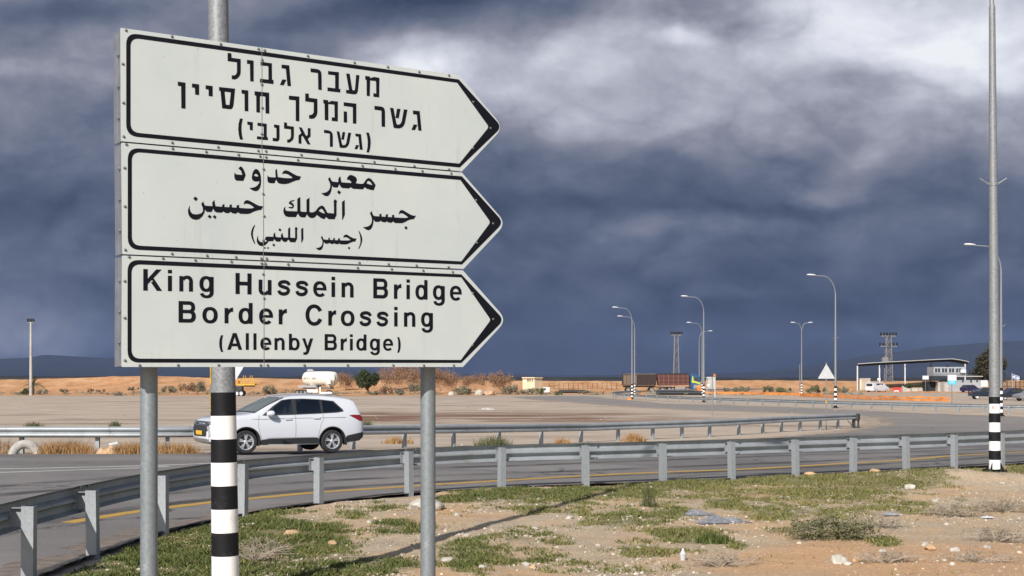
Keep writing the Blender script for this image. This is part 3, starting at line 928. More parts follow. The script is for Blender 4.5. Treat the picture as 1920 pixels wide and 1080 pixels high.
FP = pxy([(-260, 851), (-105, 851), (35, 851), (178, 851), (310, 850.5), (445, 848.5), (560, 846.5), (660, 843)]) + pxy([(757, 840), (850, 837.5), (935, 835), (1015, 832.5), (1090, 830), (1160, 827), (1225, 824.5), (1280, 822), (1332, 819.5), (1387, 816), (1432, 813), (1467, 810.5), (1502, 808.5), (1540, 806.5), (1573, 804.5), (1602, 803)])
FP = [(x, y + .25) for x, y in FP]
gr2 = guardrail('grey steel guardrail running behind the white car and ending at the road junction', FP, -1, .74, None, M['galvrail'])
# its blunt end with a rolled terminal
eo = FP[-1]
tb = MB()
tb.lathe([(.0, .40), (.10, .40), (.16, .44), (.16, .72), (.10, .76), (0, .76)], 12, 'Z', (0, 0, 0))
tb.box((-.15, 0, .30), (.10, .14, .6)); tb.box((.08, .05, .28), (.07, .12, .56))
tb.tube([(-.5, 0, .42), (-.25, .0, .12), (.05, 0, .03)], .018, 6)
tb.build('rail_end', M['trim'], gr2, loc=(eo[0] - FP[0][0] + .15, eo[1] - FP[0][1] - .2, g(eo[1]) - g(FP[0][1])))

def on_ground(px, y):
    return ((px - CX) / F * y, y)
front = pxy([(1152, 745.5), (1170, 747.2), (1190, 748.6), (1212, 750.3), (1232, 751.7), (1252, 753), (1275, 754.3), (1300, 755.6), (1325, 756.7), (1350, 757.7), (1376, 758.8), (1402, 759.8), (1430, 761), (1460, 762.2), (1492, 763.5), (1525, 764.8), (1560, 766), (1596, 767.2), (1634, 768.4), (1672, 769.6), (1712, 770.8), (1754, 772), (1798, 773.2), (1844, 774.3), (1892, 775.4), (1942, 776.5), (1995, 777.6)])
nose = pxy([(1200, 739.5), (1175, 740.2), (1157, 741.5), (1147, 743)])
guardrail('long grey guardrail across the branch road, bending round by the paired lamps', nose + front, 1, .62, None, M['galvrail'], spacer=False)
back = pxy([(1225, 738.6), (1260, 737.8), (1300, 737), (1342, 736.2), (1385, 735.4), (1430, 734.6), (1480, 733.8), (1530, 733)])
guardrail('thin distant guardrail in front of the rusty truck', back, -1, .7, None, M['galvrail'], spacer=False)


# ---------------------------------------------------------------- the big direction sign
TH = R(33.6)
S0 = Vector(((230 - CX) / F * 6.7, 6.7, 0.0))
sd, sn = Vector((math.cos(TH), math.sin(TH), 0)), Vector((math.sin(TH), -math.cos(TH), 0))
def S(px, py, off=0.0):
    """a point of the sign's face, in the sign's own axes: x along it, -y towards the reader, z up"""
    r = Vector(((px - CX) / F, 1.0, (HY - py) / F))
    t = sn.dot(S0) / sn.dot(r)
    w = r * t
    return Vector(((w - S0).dot(sd), -off, w.z + H))
sign = thing('direction_sign', 'large white three panel arrow sign in Hebrew, Arabic and English on two grey posts', 'road sign', S0, TH)

def arc_corner(a, c, b, rr, n=7):
    """rounded corner at c between a and b (pixel coordinates)"""
    a, c, b = Vector(a), Vector(c), Vector(b)
    u, v = (a - c).normalized(), (b - c).normalized()
    p, q = c + u * rr, c + v * rr
    return [tuple((1 - t) ** 2 * p + 2 * t * (1 - t) * c + t * t * q) for t in [k / (n - 1) for k in range(n)]]
def arrow(tl, tr, tip, br, bl, rl, rt, n=7):
    out = arc_corner(bl, tl, tr, rl, n) + [tr] + arc_corner(tr, tip, br, rt, n) + [br] + arc_corner(br, bl, tl, rl, n)
    return out
PANELS = [
    dict(out=((226, 52), (861, 141), (944, 239), (866, 321.2), (227, 264.6)), bo=((236.5, 61), (860, 149), (941, 238), (862, 314), (236.5, 254.8)), bi=((244.6, 70.5), (857, 155.2), (916.5, 238), (861, 306.7), (244.6, 247.8)), seam=490.7, name='Hebrew'),
    dict(out=((227.5, 267.4), (866, 323.6), (949, 419), (869, 504.2), (229.5, 476.4)), bo=((239.4, 276.5), (866, 330.6), (944, 417), (866, 496), (239.4, 467.6)), bi=((247, 284.4), (863, 337.5), (919.5, 416.7), (865, 490), (247, 460)), seam=493.6, name='Arabic'),
    dict(out=((229, 479), (868, 507), (950, 600), (868, 688), (228, 688)), bo=((239, 486.7), (865, 514.4), (945, 599.8), (865, 680.4), (239, 679.8)), bi=((246.5, 495.2), (864.6, 520), (920, 599.8), (864, 674.8), (246.5, 672.3)), seam=494.6, name='English')]
RIV = [
    [(c[0] / 4.155 + 200, c[1] / 4.155 + 40) for c in ((150, 70), (508, 118), (888, 177), (1182, 215), (1230, 226), (1567, 270), (125, 332), (130, 635), (132, 898), (510, 945), (868, 980), (1180, 1008), (1240, 1012), (1515, 1040), (1210, 300), (1208, 492), (1212, 674), (1207, 877))] +
    [(c[0] / 4.155 + 560, c[1] / 4.155 + 60) for c in ((434, 238), (694, 272), (938, 310), (1170, 338), (1360, 545), (1495, 750), (1358, 905), (302, 987), (588, 1012), (900, 1044), (1170, 1070))],
    [(236.8, 270.8)] + [(c[0] / 4.695 + 200, c[1] / 4.695 + 270) for c in ((580, 40), (875, 68), (1160, 95), (1350, 108), (1402, 115), (1683, 140), (157, 210), (160, 550), (163, 932), (575, 966), (883, 982), (1137, 995), (1360, 1007), (1407, 1008), (1636, 1018), (1380, 222), (1377, 440), (1385, 635), (1378, 850))] +
    [(c[0] / 4.8 + 560, c[1] / 4.8 + 290) for c in ((573, 100), (868, 127), (1112, 147), (1372, 168), (1597, 410), (1750, 620), (1604, 793), (545, 972), (808, 985), (1060, 997), (1348, 1012))],
    [(c[0] / 4.695 + 200, c[1] / 4.695 + 470) for c in ((197, 55), (495, 68), (780, 84), (1097, 97), (1363, 112), (1397, 114), (1597, 121), (158, 268), (158, 592), (160, 967), (290, 1010), (628, 1008), (985, 1008), (1355, 1008), (1416, 1008), (1740, 1009), (1377, 208), (1385, 420), (1380, 604), (1390, 838))] +
    [(c[0] / 4.8 + 560, c[1] / 4.8 + 480) for c in ((530, 106), (836, 117), (1120, 131), (1385, 143), (1568, 335), (1750, 568), (1565, 803), (440, 983), (850, 984), (1125, 984), (1395, 984))]]
rivet_proto = None
PANEL_OBJ = []
for pi, pd in enumerate(PANELS):
    o_ = arrow(*pd['out'], 2, 20, 7)
    poly = [S(a, b, 0) for a, b in o_]
    pan = MB().prism(poly, (0, .004, 0)).build('sign_panel', M['signwhite'], sign)
    pan['label'] = 'arrow panel lettered in ' + pd['name']
    PANEL_OBJ.append(pan)
    bo, bi = arrow(*pd['bo'], 22, 14), arrow(*pd['bi'], 17, 5)
    br = MB()
    br.grid([[S(*a, .0012), S(*b, .0012)] for a, b in zip(bo + bo[:1], bi + bi[:1])])
    br.build('border', M['black'], pan)
    # seam between the two sheets
    sx = pd['seam']
    lerp = lambda a, b: a[1] + (b[1] - a[1]) * (sx - a[0]) / (b[0] - a[0])
    yt, yb = lerp(pd['out'][0], pd['out'][1]), lerp(pd['out'][4], pd['out'][3])
    MB().flat([S(sx - .45, yt, .0022), S(sx + .45, yt, .0022), S(sx + .45, yb, .0022), S(sx - .45, yb, .0022)]).build('seam', M['seam'], pan)
    for rp in RIV[pi]:
        loc = S(*rp, 0)
        if rivet_proto is None:
            rivet_proto = MB().lathe([(.0, -.007), (.0035, -.0065), (.006, -.0045), (.0072, -.002), (.0074, 0)], 10, 'Y').build('rivet', M['rivet'], pan, smooth=True)
            rivet_proto.location = loc
        else: inst(rivet_proto, pan, loc)
    # box channel behind: the left return and the top and bottom rails
    tl, tr, tip, brr, bl = [S(*a) for a in pd['out']]
    ch = MB()
    D0, D1 = .004, .105
    w = .020
    ch.prism([tl + Vector((.002, D0, -.002)), bl + Vector((.002, D0, .002)), bl + Vector((.002 + w, D0, .002)), tl + Vector((.002 + w, D0, -.002))], (0, .012, 0))
    ch.prism([tl + Vector((.002, D1, -.002)), bl + Vector((.002, D1, .002)), bl + Vector((.002 + w, D1, .002)), tl + Vector((.002 + w, D1, -.002))], (0, .018, 0))
    ch.prism([tl + Vector((.012, D0 + .012, -.004)), bl + Vector((.012, D0 + .012, .004)), bl + Vector((.015, D0 + .012, .004)), tl + Vector((.015, D0 + .012, -.004))], (0, D1 - D0 - .012, 0))
    for a, b, sg in ((tl, tr, -1), (bl, brr, 1)):
        zz = Vector((0, 0, sg * .003)); z2 = Vector((0, 0, sg * .022))
        ch.prism([a + Vector((.03, D0, 0)) + zz, b + Vector((0, D0, 0)) + zz, b + Vector((0, D0, 0)) + z2, a + Vector((.03, D0, 0)) + z2], (0, D1 - D0 + .015, 0))
    for k in range(3):
        c = tl.lerp(bl, .22 + .28 * k)
        ch.lathe([(0, -.006), (.009, -.006), (.009, .004), (0, .004)], 6, 'X', c + Vector((.006, .065, 0)))
    ch.build('frame', M['alu'], pan)

# --- lettering traced from the panels: (origin x, y, enlargement, [polygons], [(outer, hole) pairs])
def pl(s): return [tuple(float(b) for b in a.split(',')) for a in s.split()]
TXT = {
 'Hebrew': [
  [(420, 95, 12, '''78,50 163,60 168,160 373,188 373,470 368,525 345,575 300,625 250,648 215,648 172,636 172,552 215,558 250,548 275,522 288,485 290,440 288,262 80,235
515,205 664,226 664,697 588,686 580,310 575,298 515,295
818,248 1075,285 1078,655 1112,662 1112,752 806,715 808,630 998,652 996,360 978,345 820,332
1295,313 1465,330 1505,800 1425,792 1388,410 1290,392
1310,645 1400,655 1340,780 1255,772'''),
   (570, 110, 12, '''143,218 250,228 320,242 365,270 385,310 392,370 396,708 318,695 312,335 300,322 148,302
538,278 782,305 780,678 815,682 812,762 525,728 527,645 698,668 698,385 685,372 540,355
945,332 1025,340 1082,690 1100,712 1128,715 1145,690 1170,365 1245,372 1210,725 1195,775 1160,800 1120,803 945,778 945,700 1010,708
1375,385 1480,402 1485,440 1570,410 1695,432 1690,872 1558,855 1558,775 1622,785 1618,515 1605,502 1485,490 1478,845 1408,835 1405,480 1375,470''')],
  [(320, 140, 9.6, '''125,125 265,145 265,612 190,605 186,212 175,205 128,200
382,158 510,175 510,367 438,358 435,245 425,235 382,230
627,190 754,205 754,393 682,385 680,275 670,265 627,260
868,222 1158,252 1130,540 1118,590 1095,618 1065,622 925,606 895,292 870,288 / 968,305 1082,318 1055,548 992,540
1273,270 1394,285 1396,660 1330,655 1327,355 1318,345 1275,340
1508,298 1770,325 1774,702 1706,695 1702,400 1690,392 1615,385 1605,395 1606,684 1540,678 1538,380 1508,370'''),
   (520, 170, 12, '''258,112 492,133 492,690 412,680 410,218 258,200
625,60 705,68 708,160 897,185 900,470 893,525 870,580 825,622 770,634 712,625 712,545 750,548 790,528 815,490 818,265 625,240
1030,202 1140,215 1145,262 1220,228 1360,245 1358,692 1222,680 1222,598 1285,605 1282,325 1270,312 1145,300 1145,670 1065,660 1060,290 1032,285
1490,260 1775,292 1775,745 1697,738 1695,370 1490,342
1490,465 1565,472 1568,718 1490,712'''),
   (650, 180, 12, '''622,222 780,238 825,258 850,295 860,345 862,695 783,688 780,330 622,305
970,262 1050,272 1090,480 1118,620 1145,645 1180,642 1215,615 1238,560 1285,300 1365,308 1310,600 1285,665 1240,710 1180,730 1120,728 1055,715
1130,285 1210,292 1168,502 1096,492
1488,325 1640,340 1682,782 1608,775 1575,420 1490,408
1505,638 1588,648 1535,770 1455,762''')],
  [(430, 215, 12, '''235,85 300,92 275,220 270,330 280,450 305,562 235,558 210,450 197,330 205,210
402,155 525,170 525,355 460,345 455,232 402,222
630,180 838,205 838,500 865,510 865,575 618,550 620,485 770,500 770,268 632,248
1003,218 1125,238 1128,520 1118,570 1090,598 1060,602 970,588 975,520 1058,528 1055,300 1003,285
1228,172 1293,180 1298,250 1450,270 1450,480 1440,540 1405,590 1350,628 1298,625 1298,560 1335,560 1370,530 1385,490 1382,330 1228,312
1560,280 1628,290 1725,478 1762,455 1762,300 1825,308 1825,490 1762,545 1825,672 1755,665 1640,470 1620,490 1618,655 1555,650 1553,470 1615,415'''),
   (550, 215, 12, '''687,340 800,355 850,380 878,420 886,480 886,725 820,718 818,425 687,408
972,372 1035,382 1090,650 1105,680 1140,688 1170,670 1190,630 1232,402 1298,410 1255,640 1225,705 1180,742 1120,750 1042,740
1105,388 1165,395 1135,565 1075,556
1392,425 1520,438 1557,792 1492,785 1462,495 1395,485
1410,680 1475,690 1435,778 1372,772
1635,400 1700,405 1730,520 1738,620 1728,740 1700,852 1645,848 1668,730 1672,610 1660,500''')]],
 'Arabic': [
  [(425, 300, 12, '''300,145 335,150 370,195 400,260 425,345 400,405 372,470 220,465 185,435 168,380 172,278 195,310 225,325 350,335 320,245 290,215 262,195
650,198 700,215 745,280 768,370 772,480 765,570 740,640 700,690 650,702 600,690 545,660 505,628 575,625 640,605 690,570 725,520 738,478 660,485 605,475 570,440 562,390 575,310 605,235 / 648,308 680,320 712,365 680,372 612,355 625,322
915,340 940,375 970,385 1100,392 1090,240 1125,190 1150,385 1300,405 1440,410 1482,400 1440,365 1370,320 1310,305 1270,310 1252,330 1255,280 1290,240 1335,230 1400,250 1480,300 1560,345 1620,362 1672,370 1635,448 1560,460 1480,490 1400,525 1320,542 1220,538 1160,520 1130,480 1108,440 1072,525 960,518 925,495 912,440'''),
   (590, 310, 14.769, '''415,318 450,400 480,440 520,455 650,465 652,370 705,295 722,390 740,470 1005,490 1010,460 975,420 920,395 885,390 905,330 945,285 990,262 1060,280 1130,320 1165,370 1165,420 1135,495 1300,515 1350,500 1390,440 1440,375 1500,347 1560,380 1640,470 1685,545 1635,690 1560,680 1440,650 1385,605 1330,665 1060,650 1030,630 990,605 950,640 770,630 715,595 680,520 635,615 515,610 482,560 470,640 450,730 410,810 370,845 320,855 260,835 210,795 175,765 250,765 330,740 390,690 425,620 430,530 400,450 365,385 / 1480,425 1540,460 1600,550 1510,525 1430,495 1450,450
660,690 728,740 682,812 618,742''')],
  [(340, 355, 12, '''190,360 185,430 205,500 250,550 320,565 400,555 460,530 485,480 480,420 445,325 488,272 520,355 555,370 700,378 690,300 740,235 755,330 770,380 915,392 915,355 965,325 968,395 1080,402 1080,355 1132,335 1135,405 1240,412 1240,365 1295,345 1298,410 1340,420 1500,430 1580,428 1638,412 1580,365 1510,328 1450,320 1425,328 1405,350 1405,300 1430,258 1475,240 1530,255 1640,315 1720,360 1780,375 1842,380 1795,462 1720,470 1620,505 1540,545 1470,555 1320,550 1270,515 1225,548 1150,540 1105,505 1060,540 990,530 940,498 905,525 790,520 740,490 715,430 680,510 570,508 530,460 515,530 470,610 400,670 330,688 250,672 190,625 155,560 145,480 160,420
310,158 370,210 330,268 265,212
625,570 680,610 648,662 588,615
740,575 792,620 760,668 705,622'''),
   (515, 360, 12.8, '''1612,240 1678,190 1682,545 1630,670 1615,660
262,345 248,390 262,440 300,455 540,465 540,165 612,118 615,450 640,472 760,478 760,185 832,135 832,470 860,488 930,485 985,450 1030,385 1080,340 1140,322 1190,360 1265,500 1420,515 1418,260 1408,225 1442,172 1498,215 1482,250 1482,550 1435,655 1290,650 1228,600 1188,655 1100,620 1010,550 960,605 900,628 840,615 800,580 772,535 730,612 640,608 590,580 555,515 505,602 330,600 260,580 215,520 205,440 220,385 / 1110,400 1150,420 1205,522 1130,495 1048,450
470,190 465,215 420,225 390,245 430,270 460,305 458,350 430,392 385,395 322,375 345,358 400,360 430,340 400,315 350,285 332,265 350,235 390,205'''),
   (670, 375, 15.883, '''420,325 450,410 485,470 540,480 652,488 652,425 712,402 716,492 840,502 840,440 905,415 905,505 1030,512 1030,450 1090,435 1098,515 1140,520 1300,530 1430,535 1510,520 1450,465 1370,410 1300,392 1260,405 1235,435 1235,380 1265,320 1315,295 1370,310 1470,370 1570,430 1660,465 1745,465 1680,570 1590,578 1500,610 1400,665 1320,690 1130,688 1095,670 1055,635 1020,678 920,670 875,635 830,665 740,655 690,615 650,652 530,648 500,620 480,570 475,680 445,790 400,870 330,903 260,880 200,840 162,800 240,805 330,780 400,720 430,650 430,560 400,460 370,400
1440,772 1498,828 1455,888 1395,825''')],
  [(460, 415, 14.769, '''250,100 270,105 235,190 210,290 205,380 225,480 255,570 272,612 255,630 215,565 175,470 152,370 160,270 195,175
1542,215 1600,172 1605,490 1560,590 1545,580
570,425 600,420 775,428 772,365 815,300 830,390 850,435 985,445 980,380 1020,315 1040,390 1055,445 1180,450 1180,205 1238,155 1240,450 1375,460 1375,225 1365,195 1400,150 1448,195 1430,230 1430,480 1380,580 1240,575 1185,500 1130,572 1060,565 1020,535 995,495 960,562 860,560 815,520 795,490 765,550 640,552 600,610 540,660 460,688 390,672 340,625 312,560 315,490 330,430 350,395 348,460 368,525 412,568 470,582 545,575 605,545 535,505 555,450
950,190 1000,235 965,282 910,238
775,610 825,652 795,705 745,655
540,705 568,735 545,768 510,738
625,705 655,735 630,770 595,738'''),
   (580, 415, 15.883, '''378,425 405,500 430,535 470,545 560,548 560,500 602,480 606,550 705,555 705,510 755,488 757,558 850,562 850,515 902,495 910,560 960,568 1100,570 1210,562 1215,545 1150,495 1090,470 1040,475 1010,495 1015,450 1040,410 1085,390 1130,400 1220,460 1300,500 1400,515 1365,600 1290,608 1220,635 1140,675 1080,688 930,685 885,655 860,680 780,678 740,650 700,678 640,670 590,640 560,665 470,662 440,630 425,610 410,720 385,800 340,850 295,860 240,840 185,790 250,790 320,765 370,715 388,640 385,570 340,485
1175,752 1215,795 1185,840 1140,795
1450,275 1470,280 1520,350 1560,450 1575,540 1560,640 1520,740 1475,815 1450,815 1490,730 1515,640 1520,540 1505,430 1480,345''')]]}
for pan, nm in zip(PANEL_OBJ, ('Hebrew', 'Arabic')):
    for line in TXT[nm]:
        for ox, oy, k, polys in line:
            mb = MB()
            for pg in polys.strip().split('\n'):
                loops = [pl(q) for q in pg.split('/')]
                L = [[S(ox + a / k, oy + b / k, .0013) for a, b in q] for q in loops]
                mb.flat(L[0], L[1:])
            mb.build('lettering', M['black'], pan)

# --- the English words: bold grotesque outlines set letter by letter on the panel
HEL = dict(K=.722, i=.278, n=.611, g=.611, H=.722, u=.611, s=.556, e=.556, B=.722, r=.389, d=.611, o=.611, C=.722, A=.722, l=.278, b=.611, y=.556)
HEL.update({'(': .333, ')': .333})
def capsule(mb, x, y, w, h):
    mb.v += [(x, y, 0), (x + w, y, 0), (x + w, y + h, 0), (x, y + h, 0)]
    n = len(mb.v)
    mb.f.append((n - 4, n - 3, n - 2, n - 1))
def ell(cx, cy, rx, ry, a0, a1, n=18, p=2.25):
    out = []
    for k in range(n + 1):
        t = R(a0 + (a1 - a0) * k / n)
        c, s_ = math.cos(t), math.sin(t)
        out.append((cx + rx * math.copysign(abs(c) ** (2 / p), c), cy + ry * math.copysign(abs(s_) ** (2 / p), s_)))
    return out
def glyph(ch):
    """strokes of a bold grotesque letter in em units, as lists of (outer, hole) polygons; cap height .72, x-height .53"""
    T, V, X = .142, .128, .532         # stem, thin stroke, x height
    bx = lambda x0, y0, x1, y1: [(x0, y0), (x1, y0), (x1, y1), (x0, y1)]
    ring = lambda x0, x1, y0, y1: (ell((x0 + x1) / 2, (y0 + y1) / 2, (x1 - x0) / 2, (y1 - y0) / 2, 0, 360, 36)[:-1], ell((x0 + x1) / 2, (y0 + y1) / 2, (x1 - x0) / 2 - T, (y1 - y0) / 2 - V * .86, 0, 360, 36)[:-1])
    band = lambda o, i: o + i[::-1]
    if ch == 'K': return [(bx(.07, 0, .07 + T + .01, .72),), ([(.222, .215), (.30, .30), (.695, .72), (.51, .72), (.222, .40)],), ([(.302, .425), (.40, .33 - .02), (.33, .28), (.53, 0), (.715, 0), (.415, .435)],)]
    if ch == 'H': return [(bx(.07, 0, .222, .72),), (bx(.50, 0, .652, .72),), (bx(.222, .302, .50, .43),)]
    if ch == 'i': return [(bx(.068, 0, .068 + T, X - .01),), (bx(.068, .60, .068 + T, .72),)]
    if ch == 'l': return [(bx(.068, 0, .068 + T, .72),)]
    if ch == 'n': return [(bx(.065, 0, .065 + T, X - .01),), (band(ell(.345, .325, .20, .218, 0, 152, 18) , ell(.325, .315, .088, .115, 0, 160, 18)) ,), (bx(.403, 0, .545, .328),)]
    if ch == 'u': return [(bx(.403, 0, .545, X - .01),), (band(ell(.265, .20, .20, .215, 180, 332, 18), ell(.285, .21, .088, .112, 180, 340, 18)),), (bx(.065, .195, .065 + T, X - .01),)]
    if ch == 'o': return [ring(.034, .578, -.014, .546)]
    if ch == 'e': return [(band(ell(.292, .266, .258, .28, 0, 318, 40), ell(.292, .262, .258 - .135, .28 - .107, 0, 318, 40)),), (bx(.12, .222, .55, .315),)]
    if ch == 'g': return [ring(.04, .53, .0, .546), (bx(.41, .02, .55, X - .01),), (band(ell(.30, .0, .25, .215, 0, -165, 22), ell(.295, .0, .115, .115, 0, -165, 22)),), (bx(.41, 0, .55, .06),)]
    if ch == 'd': return [ring(.036, .53, -.014, .546), (bx(.408, 0, .55, .72),)]
    if ch == 'b': return [ring(.08, .578, -.014, .546), (bx(.064, 0, .206, .72),)]
    if ch == 'r': return [(bx(.065, 0, .065 + T, X - .01),), (band([(.373, .545), (.33, .543), (.27, .52), (.225, .48), (.19, .42)], [(.373, .395), (.33, .398), (.28, .385), (.235, .34), (.205, .27)]),)]
    if ch == 's':
        c = [(.475, .365), (.44, .432), (.365, .47), (.275, .478), (.185, .462), (.125, .425), (.112, .375), (.15, .33), (.24, .30), (.33, .278), (.41, .245), (.445, .19), (.425, .125), (.37, .075), (.285, .053), (.19, .06), (.115, .10), (.085, .168)]
        return [('stroke', c, .122)]
    if ch == 'C': return [(band(ell(.375, .36, .335, .378, 26, 336, 40, 2.1), ell(.375, .36, .335 - .15, .378 - .128, 26, 336, 40, 2.1)),)]
    if ch == 'B': return [(bx(.072, 0, .224, .72),), (bx(.20, 0, .45, .125),), (bx(.20, .315, .45, .43),), (bx(.20, .598, .44, .72),),
                          (band(ell(.44, .5175, .205, .2025, 90, -90, 20), ell(.44, .514, .07, .084, 90, -90, 20)),), (band(ell(.445, .215, .225, .215, 90, -90, 20), ell(.445, .22, .078, .095, 90, -90, 20)),)]
    if ch == 'A': return [([(.02, 0), (.18, 0), (.365, .57), (.445, .72), (.275, .72)],), ([(.70, 0), (.535, 0), (.35, .57), (.275, .72), (.445, .72)],), (bx(.19, .15, .53, .27),)]
    if ch == 'y': return [([(.01, X - .01), (.162, X - .01), (.285, .165), (.335, .10), (.27, -.02), (.215, .02)],), ([(.395, X - .01), (.545, X - .01), (.345, -.075), (.30, -.155), (.225, -.20), (.13, -.207), (.07, -.202), (.07, -.09), (.12, -.095), (.17, -.085), (.205, -.05), (.215, .02)],)]
    c = ell(.47, .262, .40, .58, 142, 218, 14, 2.0)
    q = [(x + .128 - .03 * abs(k - 7) / 7, y) for k, (x, y) in enumerate(c)]
    poly = c + q[::-1]
    return [(poly if ch == '(' else [(.333 - x + .06, y) for x, y in poly],)]
def word(mb, txt, x0, x1, yb0, yb1, cap, off=.0013):
    """letters of txt from photo x0 to x1 with the baseline from yb0 to yb1 and a cap height of cap px (at the left end)"""
    a, b = S(x0, yb0), S(x1, yb1)
    zt = S(x0, yb0 - cap).z - a.z
    em = zt / .72
    adv = [HEL[c] for c in txt]
    lsb = .05
    nat = (sum(adv) - 2 * lsb) * em
    tr = ((b.x - a.x) - nat) / max(1, len(txt) - 1)
    x = a.x - lsb * em
    for c, ad in zip(txt, adv):
        k = 0
        for it in glyph(c):
            lift = off + .00004 * k
            k += 1
            f = lambda q: Vector((x + q[0] * em, -lift, a.z + (b.z - a.z) * ((x + q[0] * em - a.x) / (b.x - a.x)) + q[1] * em))
            if it[0] == 'stroke':
                pts = spline([Vector((*p, 0)) for p in it[1]], 3)
                Lf, Rt = [], []
                for i, p in enumerate(pts):
                    d = (pts[min(i + 1, len(pts) - 1)] - pts[max(i - 1, 0)]).normalized()
                    nn = Vector((-d.y, d.x, 0)) * it[2] / 2
                    Lf.append(f(p + nn)); Rt.append(f(p - nn))
                mb.grid([[l, r_] for l, r_ in zip(Lf, Rt)])
            else:
                mb.flat([f(q) for q in it[0]], [[f(q) for q in h] for h in it[1:]])
        x += ad * em + tr
for wl in ([('King', 267.3, 401, 544.8, 547.7, 40.5), ('Hussein', 440.3, 663.5, 551.2, 558, 39.6), ('Bridge', 698.6, 863.6, 559.2, 563.4, 37.6)],
           [('Border', 333.4, 536, 604.6, 608.3, 40.4), ('Crossing', 573, 812, 609.6, 613.2, 38.4)],
           [('(Allenby', 410, 585.4, 655.6, 656.6, 31.6), ('Bridge)', 607.6, 749.6, 656.7, 657.3, 30.4)]):
    for a in wl:
        mb = MB()
        word(mb, *a)
        mb.build('lettering', M['black'], PANEL_OBJ[2])

# --- posts and the rails behind the panels
def sign_post(px, top_py):
    """round steel post just behind the panels, 90 mm wide"""
    k, A = (px - CX) / F, S0 - .165 * sn
    q = Vector(((k * A.y - A.x) / (sd.x - k * sd.y), .165, 0))
    ztop = S(px, top_py).z
    mb = MB().tube([(0, 0, -.4), (0, 0, ztop)], .0445, 20)
    return mb.build('post', M['galv'], sign, loc=q, smooth=True)
sign_post(279.3, 70)
sign_post(802.5, 150)
rl = MB()
for z0 in (S(300, 130).z, S(300, 200).z, S(300, 330).z, S(300, 430).z, S(300, 540).z, S(300, 640).z):
    rl.box((.98, .112, z0), (1.9, .014, .04))
rl.build('back_rail', M['alu'], sign)

# ---------------------------------------------------------------- street lamps
def street_lamp(label, loc, h=12.0, arms=(-1,), reach=2.0, top_band=1.97, band=.213, bracket=True, arm_dir=0.0, group='street lamps with striped feet', pad=False, lean=0.0, detail=20, base_r=.124, rise=.55, first=None):
    th = thing('street_lamp', label, 'street lamp', loc, 0, group)
    th.rotation_euler = (0, R(lean), 0)
    rad = lambda z: base_r + (.052 - base_r) * max(0, z) / 12.0
    bend = 2.0
    zs = h - bend
    MB().tube([(0, 0, top_band), (0, 0, zs * .5), (0, 0, zs)], [rad(top_band), rad(zs * .5), rad(zs)], detail).build('pole', M['galvpole'], th, smooth=True)
    MB().tube([(0, 0, top_band), (0, 0, top_band + .06)], [rad(top_band) + .006, rad(top_band) + .006], detail).build('collar', M['galvpole'], th, smooth=True)
    z, k = top_band, 0
    while z > .10:
        h_ = first if first and k == 0 else band
        z1 = z - h_ if z - h_ > (.16 if first is None else .07) else .06
        MB().tube([(0, 0, z1), (0, 0, z)], [rad(z1) + .002, rad(z) + .002], detail).build('band', M['bandb' if k % 2 == 0 else 'bandw'], th, smooth=True)
        z, k = z1, k + 1
    bp = MB().box((0, 0, .02), (.42, .42, .04))
    for a in range(4):
        m = Matrix.Rotation(a * math.pi / 2 + .78, 3, 'Z')
        bp.prism([m @ Vector(p) for p in ((rad(0) * .9, -.008, .03), (.23, -.008, .04), (rad(0) * .9, -.008, .24))], m @ Vector((0, .016, 0)))
        bp.lathe([(0, .08), (.022, .08), (.022, .03)], 6, 'Z', m @ Vector((.25, 0, 0)))
    bp.build('base_plate', M['bandb'], th)
    if pad: MB().box((0, 0, -.09), (1.25, 1.25, .16), taper=(.94, .94)).build('footing', M['dirtpad'], th, bevel=.03)
    for sg in arms:
        path = [(0, 0, zs)]
        for i in range(1, 8):
            t = i / 7 * math.pi / 2 * .92
            path.append((sg * (bend * .55) * (1 - math.cos(t)) * reach / 2, 0, zs + (h - .25 - zs) * math.sin(t)))
        e = path[-1]
        path.append((e[0] + sg * reach * .45, 0, e[2] + .10 * rise))
        dx = Matrix.Rotation(arm_dir, 3, 'Z')
        MB().tube([dx @ Vector(p) for p in path], [.055] + [.042] * (len(path) - 1), 8).build('arm', M['galvpole'], th, smooth=True)
        hx = path[-1][0]
        hd = MB()
        prof = [(0, .03), (.12, .075), (.38, .11), (.62, .10), (.78, .05), (.80, .01)]
        for i in range(len(prof) - 1):
            pass
        rows = []
        for d, w in prof:
            ring = []
            for k in range(10):
                a = 2 * math.pi * k / 10
                ring.append(dx @ Vector((hx + sg * (d - .1), math.cos(a) * w * 1.4, e[2] + .10 + .04 * d + math.sin(a) * w * (.85 if math.sin(a) > 0 else .55))))
            rows.append(ring + ring[:1])
        hd.grid(rows)
        hd.build('lamp_head', M['lamp'], th, smooth=True)
    if bracket:
        b = MB().tube([(0, 0, h * .513), (0, 0, h * .513 + .07)], rad(6) + .012, 12)
        for sg in (-1, 1): b.tube([(sg * rad(6), 0, h * .513 + .03), (sg * (rad(6) + .20), 0, h * .513 + .16)], .016, 6)
        b.build('flag_bracket', M['galvpole'], th)
    return th
X_ = lambda px, y: (px - CX) / F * y
street_lamp('tall lamp pole with black and white striped foot, standing right behind the big direction sign', (X_(423.5, 12.2), 12.2, 0.0), 12, (1,), lean=-.72, bracket=False, detail=32)
street_lamp('tall lamp pole with striped foot on a concrete pad right at the near guardrail', (X_(1865.5, 28.6), 28.6, .07), 12, (-1,), top_band=1.63, band=.20, first=.15, pad=True, lean=-.35, detail=24)
